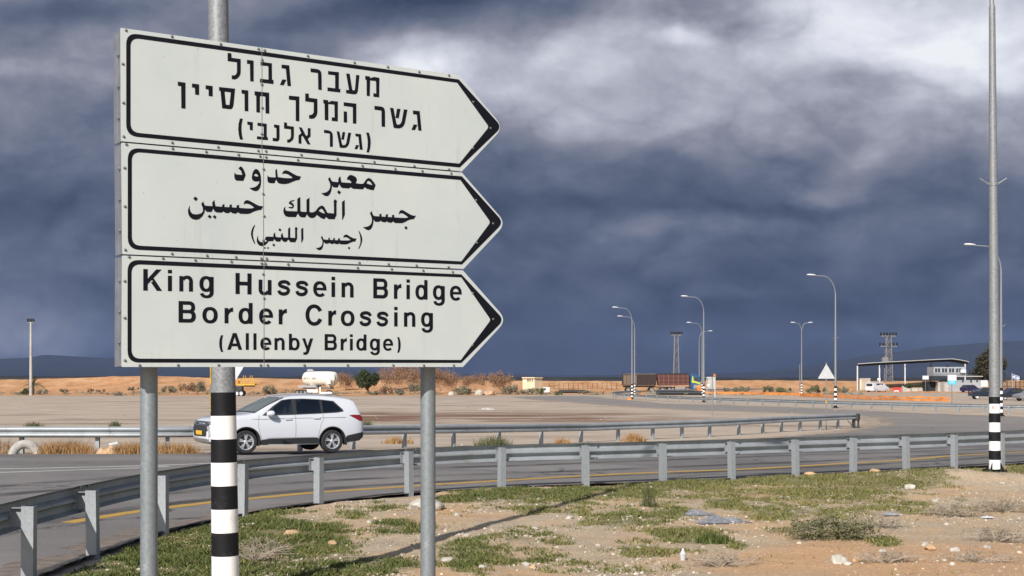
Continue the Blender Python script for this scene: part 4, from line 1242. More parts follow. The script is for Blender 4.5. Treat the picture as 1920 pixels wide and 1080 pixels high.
for lab, px, y, arms in (('leftmost lamp of the paired street lamps beside the rusty truck, the taller of the two', 1185, 172, (-1,)), ('shorter lamp of the pair beside the rusty truck, just right of its twin', 1190, 196, (-1,)),
                         ('curved arm lamp with striped foot in front of the blue truck cab', 1319.5, 149, (-1,)), ('distant lamp half hidden behind the pole in front of the truck cab', 1316.5, 218, (-1,)),
                         ('distant lamp with its arm pointing to the right, near the truck cab', 1311, 257, (1,)), ('double armed lamp far behind the triangular warning sign', 1503, 218, (-1, 1)),
                         ('curved arm lamp with striped foot right beside the triangular warning sign', 1566.5, 118.7, (-1,)), ('curved arm lamp seen close behind the thick striped pole', 1877, 92, (-1,))):
    street_lamp(lab, (X_(px, y), y, g(y)), 12, arms, reach=2.0 if len(arms) == 1 else 1.2, detail=12, bracket=y < 200)
# sticker on the white band of the guardrail pole and the yellow strip on the near pole
near_pole, right_pole = [o for o in bpy.data.objects if o.name in ('street_lamp', 'street_lamp.001')]
def wrap(name, parent, r, z0, z1, a0, a1, m, n=8, ragged=0.0):
    mb = MB()
    rows = []
    for k in range(13):
        z = z0 + (z1 - z0) * k / 12
        rows.append([((r(z)) * math.sin(R(a0 + (a1 + ragged * math.sin(k * 2.3) - a0) * i / n)), -(r(z)) * math.cos(R(a0 + (a1 + ragged * math.sin(k * 2.3) - a0) * i / n)), z) for i in range(n + 1)])
    mb.grid(rows)
    return mb.build(name, m, parent, smooth=True)
rr = lambda z: .124 - .072 * z / 12 + .0045
wrap('sticker', near_pole, rr, 1.80, 1.965, -95, -62, M['stick'], 8, 4)
wrap('sticker', near_pole, rr, 2.05, 2.26, -95, -52, M['stick'], 8, 2)
wrap('sticker', right_pole, rr, 1.30, 1.465, -50, 5, M['paper'])
mk = MB()
for k_, z_ in enumerate((1.42, 1.395, 1.37)): mk.grid([[((rr(z_) + .001) * math.sin(R(a_)), -(rr(z_) + .001) * math.cos(R(a_)), z_ + dz_) for a_ in range(-44, -20 + 4 * k_, 4)] for dz_ in (0, .010)])
mk.build('sticker_print', M['redp'], right_pole)

# ---------------------------------------------------------------- signs on posts
def warn_triangle(name, label, loc, side, pole_h, up, rz, face, pole_r=.03, face2='whitep'):
    th = thing(name, label, 'road sign', loc, rz)
    MB().tube([(0, .04, -.3), (0, .04, pole_h)], pole_r, 10).build('post', M['galv'], th, smooth=True)
    hh = side * .866
    c = pole_h - .06 - (0 if up else 0)
    if up: tri = [(-side / 2, c - hh), (side / 2, c - hh), (0, c)]
    else: tri = [(-side / 2, c), (0, c - hh), (side / 2, c)]
    pts = []
    for i in range(3):
        pts += arc_corner(tri[i - 1], tri[i], tri[(i + 1) % 3], .05, 4)
    MB().prism([(a, 0, b) for a, b in pts], (0, -.006, 0)).build('plate', M[face], th)
    MB().prism([(a * .86, -.0065, (b - c + hh / 2) * .86 + c - hh / 2) for a, b in pts], (0, -.001, 0)).build('plate_back', M[face2], th)
    cl = MB()
    for z in (c - hh * .3, c - hh * .7): cl.box((0, .02, z), (.16, .05, .03))
    cl.build('clamp', M['galv'], th)
    return th
y = 68.0
w = warn_triangle('warning_sign', 'triangular road sign seen from its pale back, on a thin post by the guardrail end', (X_(1549.5, y), y, g(y)), .88, zat(682, y) - g(y) + .06, True, 0, 'signback', face2='signback')
MB().tube([(0, .04, 1.32), (0, .04, 1.50)], .034, 10).build('marker_band', M['yellowp'], w)
y = 34.0
warn_triangle('give_way_sign', 'white triangle with its point down, half hidden behind the striped pole', (X_(432, y), y, g(y)), .92, zat(672, y) - g(y) + .06, False, 0, 'whitep')
y = 93.0
t = thing('small_sign', 'thin post with a small round white sign on the gravel before the truck', 'road sign', (X_(1335.5, y), y, g(y)))
MB().tube([(0, 0, -.3), (0, 0, zat(707, y) - g(y))], .035, 8).build('post', M['galv'], t, smooth=True)
MB().lathe([(0, -.05), (.10, -.05), (.10, -.04), (0, -.04)], 16, 'Y', (-.27, 0, zat(722, y) - g(y))).build('plate', M['whitep'], t)
MB().tube([(-.27, -.03, zat(722, y) - g(y)), (0, -.02, zat(722, y) - g(y))], .012, 6).build('bracket', M['galv'], t)
y = 150.0
t = thing('notice_board', 'tall grey board with an orange lamp on top, standing right of the truck cab', 'sign board', (X_(1333, y), y, g(y)))
for s_ in (-1, 1): MB().tube([(s_ * .46, 0, -.3), (s_ * .46, 0, zat(708, y) - g(y))], .05, 8).build('post', M['whitep'], t)
MB().box((.05, 0, zat(719, y) - g(y)), (.82, .06, 1.25)).build('board', M['concrete'], t)
MB().box((-.1, 0, zat(707.5, y) - g(y)), (1.3, .12, .08)).build('top_rail', M['whitep'], t)
MB().lathe([(.12, 0), (.16, .05), (.15, .28), (.06, .36), (0, .37)], 12, 'Z', (.42, 0, zat(707, y) - g(y))).build('warning_lamp', M['orangep'], t)
y = 238.0
t = thing('traffic_drum', 'fat orange plastic drum in front of the blue truck cab', 'traffic drum', (X_(1312, y), y, g(y)))
MB().lathe([(.0, 0), (.42, 0), (.46, .25), (.50, .6), (.52, .95), (.48, 1.25), (.36, 1.45), (.16, 1.55), (0, 1.57)], 20).build('shell', M['orangep'], t, smooth=True)
MB().lathe([(.50, .98), (.535, 1.0), (.535, 1.06), (.50, 1.08)], 20).build('rim_band', M['orangep'], t)

# ---------------------------------------------------------------- wheels
def wheel(parent, loc, r=.345, w=.23, side=-1, fancy=True, rim_m='rim', name='wheel'):
    """wheel with its axle along local y, the outer face towards side"""
    e = bpy.data.objects.new(name, None)
    COL.objects.link(e)
    e.parent = parent
    e.location = loc
    h = w / 2
    MB().lathe([(r * .66, -h * .75), (r * .70, -h), (r * .93, -h), (r, -h * .72), (r, h * .72), (r * .93, h), (r * .70, h), (r * .66, h * .75)], 36 if fancy else 18, 'Y', closed=True).build('tyre', M['rubber'], e, smooth=True)
    rm = MB()
    rm.lathe([(r * .68, side * h * .9), (r * .64, side * h * .88), (r * .60, side * h * .55), (r * .58, -side * h * .6)], 30 if fancy else 14, 'Y')
    if fancy:
        for k in range(5):
            for dd in (-.16, .16):
                a = k * 2 * math.pi / 5 + dd + .3
                a2 = k * 2 * math.pi / 5 + dd * .35 + .3
                p0 = Vector((math.cos(a2) * r * .14, side * h * .78, math.sin(a2) * r * .14))
                p1 = Vector((math.cos(a) * r * .63, side * h * .70, math.sin(a) * r * .63))
                d = (p1 - p0).normalized()
                q = Vector((-d.z, 0, d.x)) * r * .045
                rm.prism([p0 - q, p1 - q * 1.3, p1 + q * 1.3, p0 + q], (0, -side * .03, 0))
        rm.lathe([(0, side * h * .84), (r * .13, side * h * .84), (r * .17, side * h * .74), (r * .17, side * h * .55)], 14, 'Y')
        MB().lathe([(0, side * h * .48), (r * .61, side * h * .48)], 24, 'Y').build('brake_shade', M['trim'], e)  # brake disc kept dark and wide, adding shade between the spokes
    else:
        rm.lathe([(0, side * h * .55), (r * .2, side * h * .8), (r * .3, side * h * .45), (r * .62, side * h * .4)], 12, 'Y')
    rm.build('rim', M[rim_m], e, smooth=not fancy)
    return e

# ---------------------------------------------------------------- the white car
def interp(xs, ys):
    def f(x):
        if x <= xs[0]: return ys[0]
        for a, b, c, d in zip(xs, xs[1:], ys, ys[1:]):
            if x <= b:
                t = (x - a) / (b - a)
                return c + (d - c) * t
        return ys[-1]
    return f
def make_suv():
    a = R(31)
    y0 = 36.75
    x0 = X_(460, y0)
    rd = Vector((math.cos(a), math.sin(a)))
    ns = Vector((math.sin(a), -math.cos(a)))        # outward normal of the side that faces us
    FW, WBASE, RW = 1.03, 2.60, .335
    o = Vector((x0, y0)) - rd * FW - ns * .80
    car = thing('parked_car', 'white sport utility car with roof rails on the road behind the striped pole', 'car', (o.x, o.y, 0.0), a)
    car.name = 'car'
    pitch = math.atan2(.035, WBASE)
    car.rotation_euler = (0, pitch, a)
    car.location.z = .03
    car.scale = (.985, 1, .965)
    p_ = interp([0, .04, .12, .25, .45, .8, 1.3, 3.7, 4.1, 4.35, 4.52, 4.62, 4.69], [.60, .70, .775, .825, .862, .892, .905, .905, .892, .872, .845, .80, .70])
    c_ = interp([0, .30, .45, .62, .78, .92, 1.0, 1.10, 1.20, 1.35, 1.48, 1.58, 1.70], [.93, .955, .985, 1.0, 1.0, .988, .985, .965, .935, .872, .812, .755, .68])
    T = interp([0, .02, .06, .12, .2, .4, .8, 1.2, 1.32, 1.7, 2.1, 2.25, 2.5, 2.9, 3.3, 3.7, 4.05, 4.3, 4.36, 4.45, 4.55, 4.62, 4.66, 4.69], [.62, .72, .84, .93, .985, 1.03, 1.09, 1.135, 1.17, 1.385, 1.575, 1.625, 1.665, 1.685, 1.68, 1.655, 1.615, 1.575, 1.53, 1.36, 1.17, 1.02, .92, .80])
    zb = interp([0, .1, .3, .7, 4.0, 4.4, 4.69], [.42, .31, .26, .24, .26, .32, .46])
    Wd = lambda x, z: p_(x) * c_(z)
    xs = [0, .02, .06, .12, .2, .32, .45, .6, .8, 1.0, 1.2, 1.32, 1.5, 1.7, 1.9, 2.1, 2.25, 2.5, 2.75, 3.0, 3.3, 3.5, 3.7, 3.9, 4.1, 4.25, 4.36, 4.45, 4.55, 4.62, 4.66, 4.69]
    fr = [0, .1, .2, .32, .44, .56, .68, .8, .9, 1.0]
    rows = []
    for x in xs:
        top, b = T(x), zb(x)
        rad = min(.07, (top - b) * .2)
        half = []
        for k in fr:
            z = b + (top - rad - b) * k
            half.append((Wd(x, z), z))
        wt = half[-1][0]
        half += [(wt - rad * .28, top - rad * .42), (wt - rad * 1.1, top - rad * .06), (wt * .62, top + .006), (wt * .3, top + .014), (0, top + .018)]
        ring = [(x, -q, z) for q, z in half] + [(x, q, z) for q, z in half[-2::-1]]
        rows.append([(x, -half[0][0] * .6, b - .01)] + ring + [(x, half[0][0] * .6, b - .01)])
    mb = MB()
    mb.grid([r + r[:1] for r in rows])
    n = len(rows[0]) + 1
    mb.f.append(tuple(range(n - 1)))
    last = (len(rows) - 1) * n
    mb.f.append(tuple(last + k for k in range(n - 1))[::-1])
    body = mb.build('body', M['carwhite'], car, smooth=False)
    bm = bmesh.new(); bm.from_mesh(body.data)
    bmesh.ops.remove_doubles(bm, verts=bm.verts, dist=1e-4)
    bmesh.ops.recalc_face_normals(bm, faces=bm.faces)
    bm.to_mesh(body.data); bm.free()
    # wheel arches cut out
    cut = MB()
    for wx in (FW, FW + WBASE):
        for sg in (-1, 1):
            cut.lathe([(0, sg * .52), (.40, sg * .52), (.40, sg * 1.2), (0, sg * 1.2)], 40, 'Y', (wx, 0, RW + .01))
    WIN = ([(1.74, 1.13), (2.44, 1.145), (2.44, 1.555), (2.33, 1.55), (2.14, 1.515), (1.88, 1.34)],
           [(2.54, 1.148), (3.28, 1.178), (3.28, 1.545), (2.8, 1.562), (2.54, 1.558)],
           [(3.35, 1.185), (3.76, 1.205), (3.93, 1.24), (3.90, 1.285), (3.68, 1.495), (3.35, 1.535)])
    for wv in WIN: cut.prism([(x, -1.3, z) for x, z in wv], (0, 2.6, 0))
    cobj = cut.build('arch_cutter', M['carwhite'])
    cobj.data.materials.append(M['trim'])
    cobj.parent = car
    bm = bmesh.new(); bm.from_mesh(cobj.data)
    bmesh.ops.remove_doubles(bm, verts=bm.verts, dist=1e-5)
    bmesh.ops.dissolve_degenerate(bm, edges=bm.edges, dist=1e-6)
    bmesh.ops.recalc_face_normals(bm, faces=bm.faces)
    bm.to_mesh(cobj.data); bm.free()
    for pg in cobj.data.polygons: pg.material_index = 1
    body.data.materials.append(M['trim'])
    bo = body.modifiers.new('b', 'BOOLEAN')
    bo.operation = 'DIFFERENCE'; bo.solver = 'EXACT'; bo.object = cobj
    bpy.context.view_layer.update()
    dg = bpy.context.evaluated_depsgraph_get()
    me = bpy.data.meshes.new_from_object(body.evaluated_get(dg))
    body.modifiers.clear()
    body.data = me
    bpy.data.objects.remove(cobj)
    me.polygons.foreach_set('use_smooth', [True] * len(me.polygons))
    me.set_sharp_from_angle(angle=R(32))
    # dark liners inside the wheel arches
    me.materials.append(M['cabin'])
    def inpoly(p, poly):
        c = False
        for (x0_, z0_), (x1_, z1_) in zip(poly, poly[1:] + poly[:1]):
            if (z0_ > p[1]) != (z1_ > p[1]) and p[0] < (x1_ - x0_) * (p[1] - z0_) / (z1_ - z0_) + x0_: c = not c
        return c
    def grow(poly, k):
        cx_, cz_ = sum(p[0] for p in poly) / len(poly), sum(p[1] for p in poly) / len(poly)
        return [(cx_ + (x - cx_) * k, cz_ + (z - cz_) * k) for x, z in poly]
    big = [grow(list(w_), 1.02) for w_ in WIN]
    for pg in me.polygons:
        pg.material_index = 1 if pg.center.z < .30 else 0
        vs_ = [me.vertices[i].co for i in pg.vertices]
        if pg.center.z > 1.1 and any(all(inpoly((q.x, q.z), w_) for q in vs_) for w_ in big): pg.material_index = 2
    for wx in (FW, FW + WBASE):
        for sg in (-1, 1):
            ln_ = MB()
            ln_.lathe([(0, sg * .55), (.397, sg * .55), (.397, sg * (Wd(wx, .62) - .03))], 36, 'Y', (wx, 0, RW + .01))
            ln_.v = [(x, y, max(z, .27)) for x, y, z in ln_.v]
            ln_.build('arch_liner', M['liner'], car, fix=False)
    def patch(name, poly, m, sides=(-1, 1), off=.006, parent=car, cuts=.12, holes=()):
        """outline (x, z) laid on the car's flank"""
        obs = []
        for sg in sides:
            bm = bmesh.new()
            lp = [poly] + [list(h) for h in holes]
            bv = [bm.verts.new((x, 0, z)) for l in lp for x, z in l]
            if holes:
                for t3 in tessellate_polygon([[Vector((x, z, 0)) for x, z in l] for l in lp]): bm.faces.new([bv[q] for q in t3])
            else: bm.faces.new(bv)
            x0_, x1_ = min(p[0] for p in poly), max(p[0] for p in poly)
            z0_, z1_ = min(p[1] for p in poly), max(p[1] for p in poly)
            for k in range(1, int((x1_ - x0_) / cuts) + 1):
                bmesh.ops.bisect_plane(bm, geom=bm.verts[:] + bm.edges[:] + bm.faces[:], plane_co=(x0_ + k * cuts, 0, 0), plane_no=(1, 0, 0))
            for k in range(1, int((z1_ - z0_) / .06) + 1):
                bmesh.ops.bisect_plane(bm, geom=bm.verts[:] + bm.edges[:] + bm.faces[:], plane_co=(0, 0, z0_ + k * .06), plane_no=(0, 0, 1))
            for v in bm.verts: v.co.y = sg * (Wd(v.co.x, v.co.z) + off)
            bmesh.ops.recalc_face_normals(bm, faces=bm.faces[:])
            if sum(q.normal.y * q.calc_area() for q in bm.faces) * sg < 0: bmesh.ops.reverse_faces(bm, faces=bm.faces[:])
            me = bpy.data.meshes.new(name); bm.to_mesh(me); bm.free()
            me.polygons.foreach_set('use_smooth', [True] * len(me.polygons))
            me.materials.append(m)
            ob = bpy.data.objects.new(name, me); COL.objects.link(ob); ob.parent = parent
            obs.append(ob)
        return obs
    black = M['trim']
    patch('window_surround', [(1.50, 1.095), (1.62, 1.09), (2.45, 1.115), (3.3, 1.15), (3.78, 1.175), (4.0, 1.215), (3.97, 1.28), (3.72, 1.52), (3.3, 1.565), (2.8, 1.585), (2.35, 1.57), (2.12, 1.535), (1.85, 1.37)], black, off=.004, holes=WIN)
    for wv, gm_ in zip(WIN, ('clear', 'tint', 'tint')): patch('window', wv, M[gm_], off=.008)
    for sx, zt in ((2.30, 1.0), (3.12, 1.0)):        # seats seen through the side glass
        for sg in (-.38, .38):
            st_ = MB()
            st_.box((sx, sg, 1.22), (.13, .46, .22), taper=(.8, .85)); st_.box((sx + .01, sg, 1.40), (.10, .27, .17), taper=(.8, .85))
            st_.build('seat', M['seat'], car, bevel=.03)
    MB().tube([(1.95, -.20, 1.12), (1.93, -.24, 1.22), (1.93, -.38, 1.27), (1.93, -.52, 1.22), (1.95, -.56, 1.12)], .016, 6).build('steering_wheel', M['seat'], car)
    for pts in ([(1.40, 1.10), (1.38, .80), (1.46, .50), (1.50, .40)], [(2.49, 1.10), (2.50, .8), (2.50, .36)], [(3.34, 1.13), (3.36, 1.0), (3.28, .86), (3.22, .62), (3.18, .42)]):
        d = .006
        patch('door_seam', [(x - d, z) for x, z in pts] + [(x + d, z) for x, z in pts[::-1]], M['seam'], off=.002)
    patch('belt_crease_shade', [(1.2, .985), (2.5, 1.02), (4.05, 1.045), (4.05, 1.027), (2.5, 1.004), (1.2, .972)], M['greycar'], off=.0015)  # flat grey strip: the crease's shade line is put into colour
    patch('sill_cladding', [(1.37, .27), (1.40, .34), (1.50, .40), (1.70, .425), (3.15, .45), (3.20, .42), (3.20, .27)], black, off=.012)
    patch('sill_strip', [(1.52, .395), (1.75, .425), (3.1, .455), (3.12, .47), (1.70, .455)], M['silver'], off=.014)
    patch('rear_bumper', [(4.03, .30), (4.03, .42), (4.1, .50), (4.4, .56), (4.66, .60), (4.68, .47), (4.5, .34)], black, off=.012)
    for sg in (-1, 1):
        for wx in (FW, FW + WBASE):
            ar = MB()
            rws = []
            for k in range(25):
                t = R(-14 + 208 * k / 24)
                q = []
                for r_, o_ in ((.392, -.10), (.395, .012), (.415, .018), (.432, .004)):
                    x, z = wx + math.cos(t) * r_, RW + .01 + math.sin(t) * r_
                    q.append((x, sg * (Wd(min(max(x, .05), 4.66), z) + o_), z))
                rws.append(q)
            ar.grid(rws)
            ar.build('wheel_arch', black, car, smooth=True)
            wheel(car, (wx, sg * .795, RW), RW, .225, sg)
    # glass front and rear, laid on the upper surface
    def top_patch(name, x0_, x1_, w0, w1, m, off=.006, n=8):
        rws = []
        for i in range(n + 1):
            x = x0_ + (x1_ - x0_) * i / n
            w_ = w0 + (w1 - w0) * i / n
            rws.append([(x + .02 * (q * q), w_ * q, T(x + .02 * q * q) + .018 - .016 * (abs(q) ** 1.5) * 1.0 + off) for q in [k / 6 - 1 for k in range(13)]])
        mbp = MB(); mbp.grid(rws)
        return mbp.build(name, m, car, smooth=True)
    top_patch('windscreen_frame', 1.27, 2.18, .80, .67, black, off=.003)
    top_patch('windscreen', 1.34, 2.13, .735, .60, M['glassw'], off=.009)
    top_patch('rear_window', 4.36, 4.56, .62, .66, M['glass'], off=.012)
    # front: grille, chrome bars, lights, bumper, plate; rear lights
    def front_patch(name, poly, m, off=.012):
        bmx = MB()
        P3 = []
        import_x = interp([.30, .42, .62, .72, .84, .93, .985, 1.03], [.10, .02, .0, .02, .06, .12, .2, .4])
        def fx(y_, z): # plan curve of the nose at height z
            ay = abs(y_)
            xx = interp([0, .5, .60, .70, .775, .825, .862, .892], [0, .0, .02, .05, .12, .25, .45, .8])(ay / max(.5, c_(z)))
            return max(import_x(z), xx) - off
        m2 = bmesh.new()
        m2.faces.new([m2.verts.new((0, y_, z)) for y_, z in poly])
        for k in range(-9, 10): bmesh.ops.bisect_plane(m2, geom=m2.verts[:] + m2.edges[:] + m2.faces[:], plane_co=(0, k * .1, 0), plane_no=(0, 1, 0))
        for k in range(3, 11): bmesh.ops.bisect_plane(m2, geom=m2.verts[:] + m2.edges[:] + m2.faces[:], plane_co=(0, 0, k * .1), plane_no=(0, 0, 1))
        for v in m2.verts: v.co.x = fx(v.co.y, v.co.z)
        me = bpy.data.meshes.new(name); m2.to_mesh(me); m2.free()
        me.materials.append(m)
        ob = bpy.data.objects.new(name, me); COL.objects.link(ob); ob.parent = car
        return ob
    front_patch('grille', [(-.62, .42), (.62, .42), (.66, .62), (.64, .90), (.5, .915), (-.5, .915), (-.64, .90), (-.66, .62)], black, .014)
    for z in (.80, .865): front_patch('grille_bar', [(-.52, z), (.52, z), (.52, z + .025), (-.52, z + .025)], M['chrome'], .022)
    front_patch('bumper', [(-.66, .33), (.66, .33), (.70, .43), (-.70, .43)], M['silver'], .03)
    front_patch('number_plate', [(-.26, .53), (.26, .53), (.26, .645), (-.26, .645)], M['plate'], .034)
    front_patch('badge', [(0, .80), (.05, .84), (0, .89), (-.05, .84)], M['chrome'], .03)
    for sg in (-1, 1):
        front_patch('headlight', [(sg * .50, .83), (sg * .72, .84), (sg * .795, .90), (sg * .78, .945), (sg * .60, .93), (sg * .50, .915)], M['glassw'], .020)
        front_patch('front_chrome', [(sg * .56, .79), (sg * .70, .79), (sg * .735, .50), (sg * .66, .46), (sg * .67, .62)], M['silver'], .024)
    patch('tail_light', [(4.16, 1.10), (4.30, 1.115), (4.52, 1.11), (4.60, 1.06), (4.62, .94), (4.50, .935), (4.33, 1.02)], M['red'], off=.010)
    tl = MB()
    for sg in (-1, 1):
        mr = MB()
        mr.lathe([(0, -.10), (.06, -.095), (.085, -.03), (.09, .05), (.075, .085), (0, .095)], 14, 'X', (1.70, sg * 1.01, 1.15))
        for i, v in enumerate(mr.v): mr.v[i] = (v[0], sg * 1.01 + (v[1] - sg * 1.01) * 1.25, v[2])
        mo = mr.build('door_mirror', M['carwhite'], car, smooth=True)
        MB().box((1.71, sg * .915, 1.10), (.07, .12, .05)).build('mirror_arm', M['trim'], mo)
        for hx, hz in ((2.27, .985), (3.13, 1.015)):
            MB().box((hx, sg * (Wd(hx, hz) + .022), hz), (.20, .022, .035)).build('door_handle', M['carwhite'], car, bevel=.008)
        MB().tube([(x, sg * (Wd(x, 1.6) - .10), T(x) + (.035 if 2.2 < x < 4.0 else .0)) for x in (2.1, 2.22, 2.6, 3.0, 3.4, 3.8, 4.0, 4.1)], .017, 8).build('roof_rail', M['silver'], car, smooth=True)
        MB().box((1.405, sg * (.80), .33), (.02, .24, .22)).build('mud_flap', M['trim'], car)
        MB().box((4.07, sg * (.80), .33), (.02, .24, .22)).build('mud_flap', M['trim'], car)
    return car
make_suv()

# ---------------------------------------------------------------- distant vehicles
def shell(name, prof, wid, m, parent, inset=.0, roof_from=None, tuck=.86, bevel=.03):
    """body swept from a side outline (x, z); points above roof_from are pulled inwards"""
    mb = MB()
    n = len(prof)
    def yy(z): return wid / 2 * (tuck if roof_from is not None and z > roof_from else 1.0)
    a = [(x, -yy(z), z) for x, z in prof]
    b = [(x, yy(z), z) for x, z in prof]
    tris = tessellate_polygon([[Vector((x, 0, z)) for x, z in prof]])
    mb.add(a + b, [tuple(t) for t in tris] + [tuple(i + n for i in reversed(t)) for t in tris] + [(i, (i + 1) % n, (i + 1) % n + n, i + n) for i in range(n)])
    return mb.build(name, m, parent, bevel=bevel)
def side_panel(name, poly, y_, m, parent, yt=None, z0=0, z1=1):
    """thin panel (x, z) proud of a flank; leans from y_ at z0 to yt at z1"""
    f = lambda z: y_ if yt is None else y_ + (yt - y_) * (z - z0) / (z1 - z0)
    mb = MB().prism([(x, f(z), z) for x, z in poly], (0, .012 if y_ > 0 else -.012, 0))
    return mb.build(name, m, parent)
def small_car(label, px, y, rz, m, L=4.4, Hh=1.5, wagon=False, cat='car', name='car', dz=0):
    t = thing(name, label, cat, (X_(px, y), y, g(y) + dz), rz)
    if name == 'van':
        prof = [(0, .35), (0, .75), (.15, 1.0), (.75, 1.15), (1.45, 1.75), (1.9, 1.9), (L - .35, 1.92), (L - .05, 1.8), (L, .9), (L, .35)]
        rf = 1.2
    elif wagon:
        prof = [(0, .32), (0, .62), (.12, .78), (1.05, .95), (1.75, Hh - .06), (2.3, Hh), (L - .75, Hh - .03), (L - .22, Hh - .38), (L, .92), (L, .35)]
        rf = 1.0
    else:
        prof = [(0, .30), (0, .60), (.12, .74), (1.15, .90), (1.9, Hh - .05), (2.4, Hh), (3.0, Hh - .05), (L - .75, 1.0), (L - .05, .92), (L, .4)]
        rf = .96
    wd = 1.9 if name == 'van' else 1.75
    shell('body', [(x - L / 2, z) for x, z in prof], wd, m, t, roof_from=rf, tuck=.84)
    for sg in (-1, 1):
        f = lambda z: sg * wd / 2 * (1 + (.84 - 1) * min(1, max(0, (z - rf) / .12)))
        if name == 'van': wins = [[(1.75, 1.22), (2.6, 1.22), (2.6, 1.72), (1.85, 1.72)], [(2.7, 1.22), (3.9, 1.22), (3.9, 1.72), (2.7, 1.72)]]
        elif wagon: wins = [[(1.45, .98), (2.4, .98), (2.4, Hh - .12), (1.85, Hh - .12)], [(2.48, .98), (L - .5, 1.02), (L - .8, Hh - .14), (2.48, Hh - .12)]]
        else: wins = [[(1.5, .96), (2.35, .96), (2.35, Hh - .11), (1.95, Hh - .13)], [(2.43, .96), (3.25, .98), (2.95, Hh - .14), (2.43, Hh - .11)]]
        for wv in wins:
            MB().prism([(x - L / 2, sg * wd / 2 * .875 if False else sg * (wd / 2 * .84 + .05), z) for x, z in wv], (0, sg * .02, 0)).build('window', M['glass'], t)
        for wx in (.85, L - .85): wheel(t, (wx - L / 2, sg * (wd / 2 - .1), .33), .33, .22, sg, fancy=False)
        side_panel('headlight', [(.03 - L / 2, .62), (.25 - L / 2, .66), (.25 - L / 2, .76), (.05 - L / 2, .72)], sg * wd / 2, M['chrome'], t)
        side_panel('tail_light', [(L / 2 - .2, .75), (L / 2 - .02, .75), (L / 2 - .04, .98), (L / 2 - .15, .98)], sg * wd / 2, M['red'], t)
    if name == 'van':
        MB().box((L / 2 + .006, 0, 1.46), (.012, 1.35, .5)).build('rear_window', M['glass'], t)
        MB().box((L / 2 + .012, 0, .86), (.02, .45, .12)).build('number_plate', M['plate'], t)
        MB().box((L / 2 + .02, 0, .48), (.08, 1.75, .2)).build('bumper', M['whitep'], t)
    else:
        MB().prism([(L / 2 - (.45 if wagon else .95), -.62, Hh - .2), (L / 2 - (.45 if wagon else .95), .62, Hh - .2), (L / 2 - .12, .62, 1.0), (L / 2 - .12, -.62, 1.0)], (.02, 0, .02)).build('rear_window', M['glass'], t)
    return t
small_car('white passenger van parked under the checkpoint canopy', 1645, 256, R(180 + 38), M['carwhite'], L=4.9, name='van', cat='van')
small_car('dark blue hatchback parked before the grey checkpoint building', 1820, 251, R(180 + 30), M['bluecar'], L=4.0, Hh=1.5, wagon=True)
small_car('navy saloon car parked right behind the thin striped lamp', 1898, 165, R(8), M['darkcar'], L=4.6)
small_car('navy car partly hidden by the thick striped pole', 1851, 172, R(172), M['darkcar'], L=4.5)
small_car('silver grey car cut off by the right edge of the picture', 1938, 158, R(10), M['greycar'], L=4.5, wagon=True)

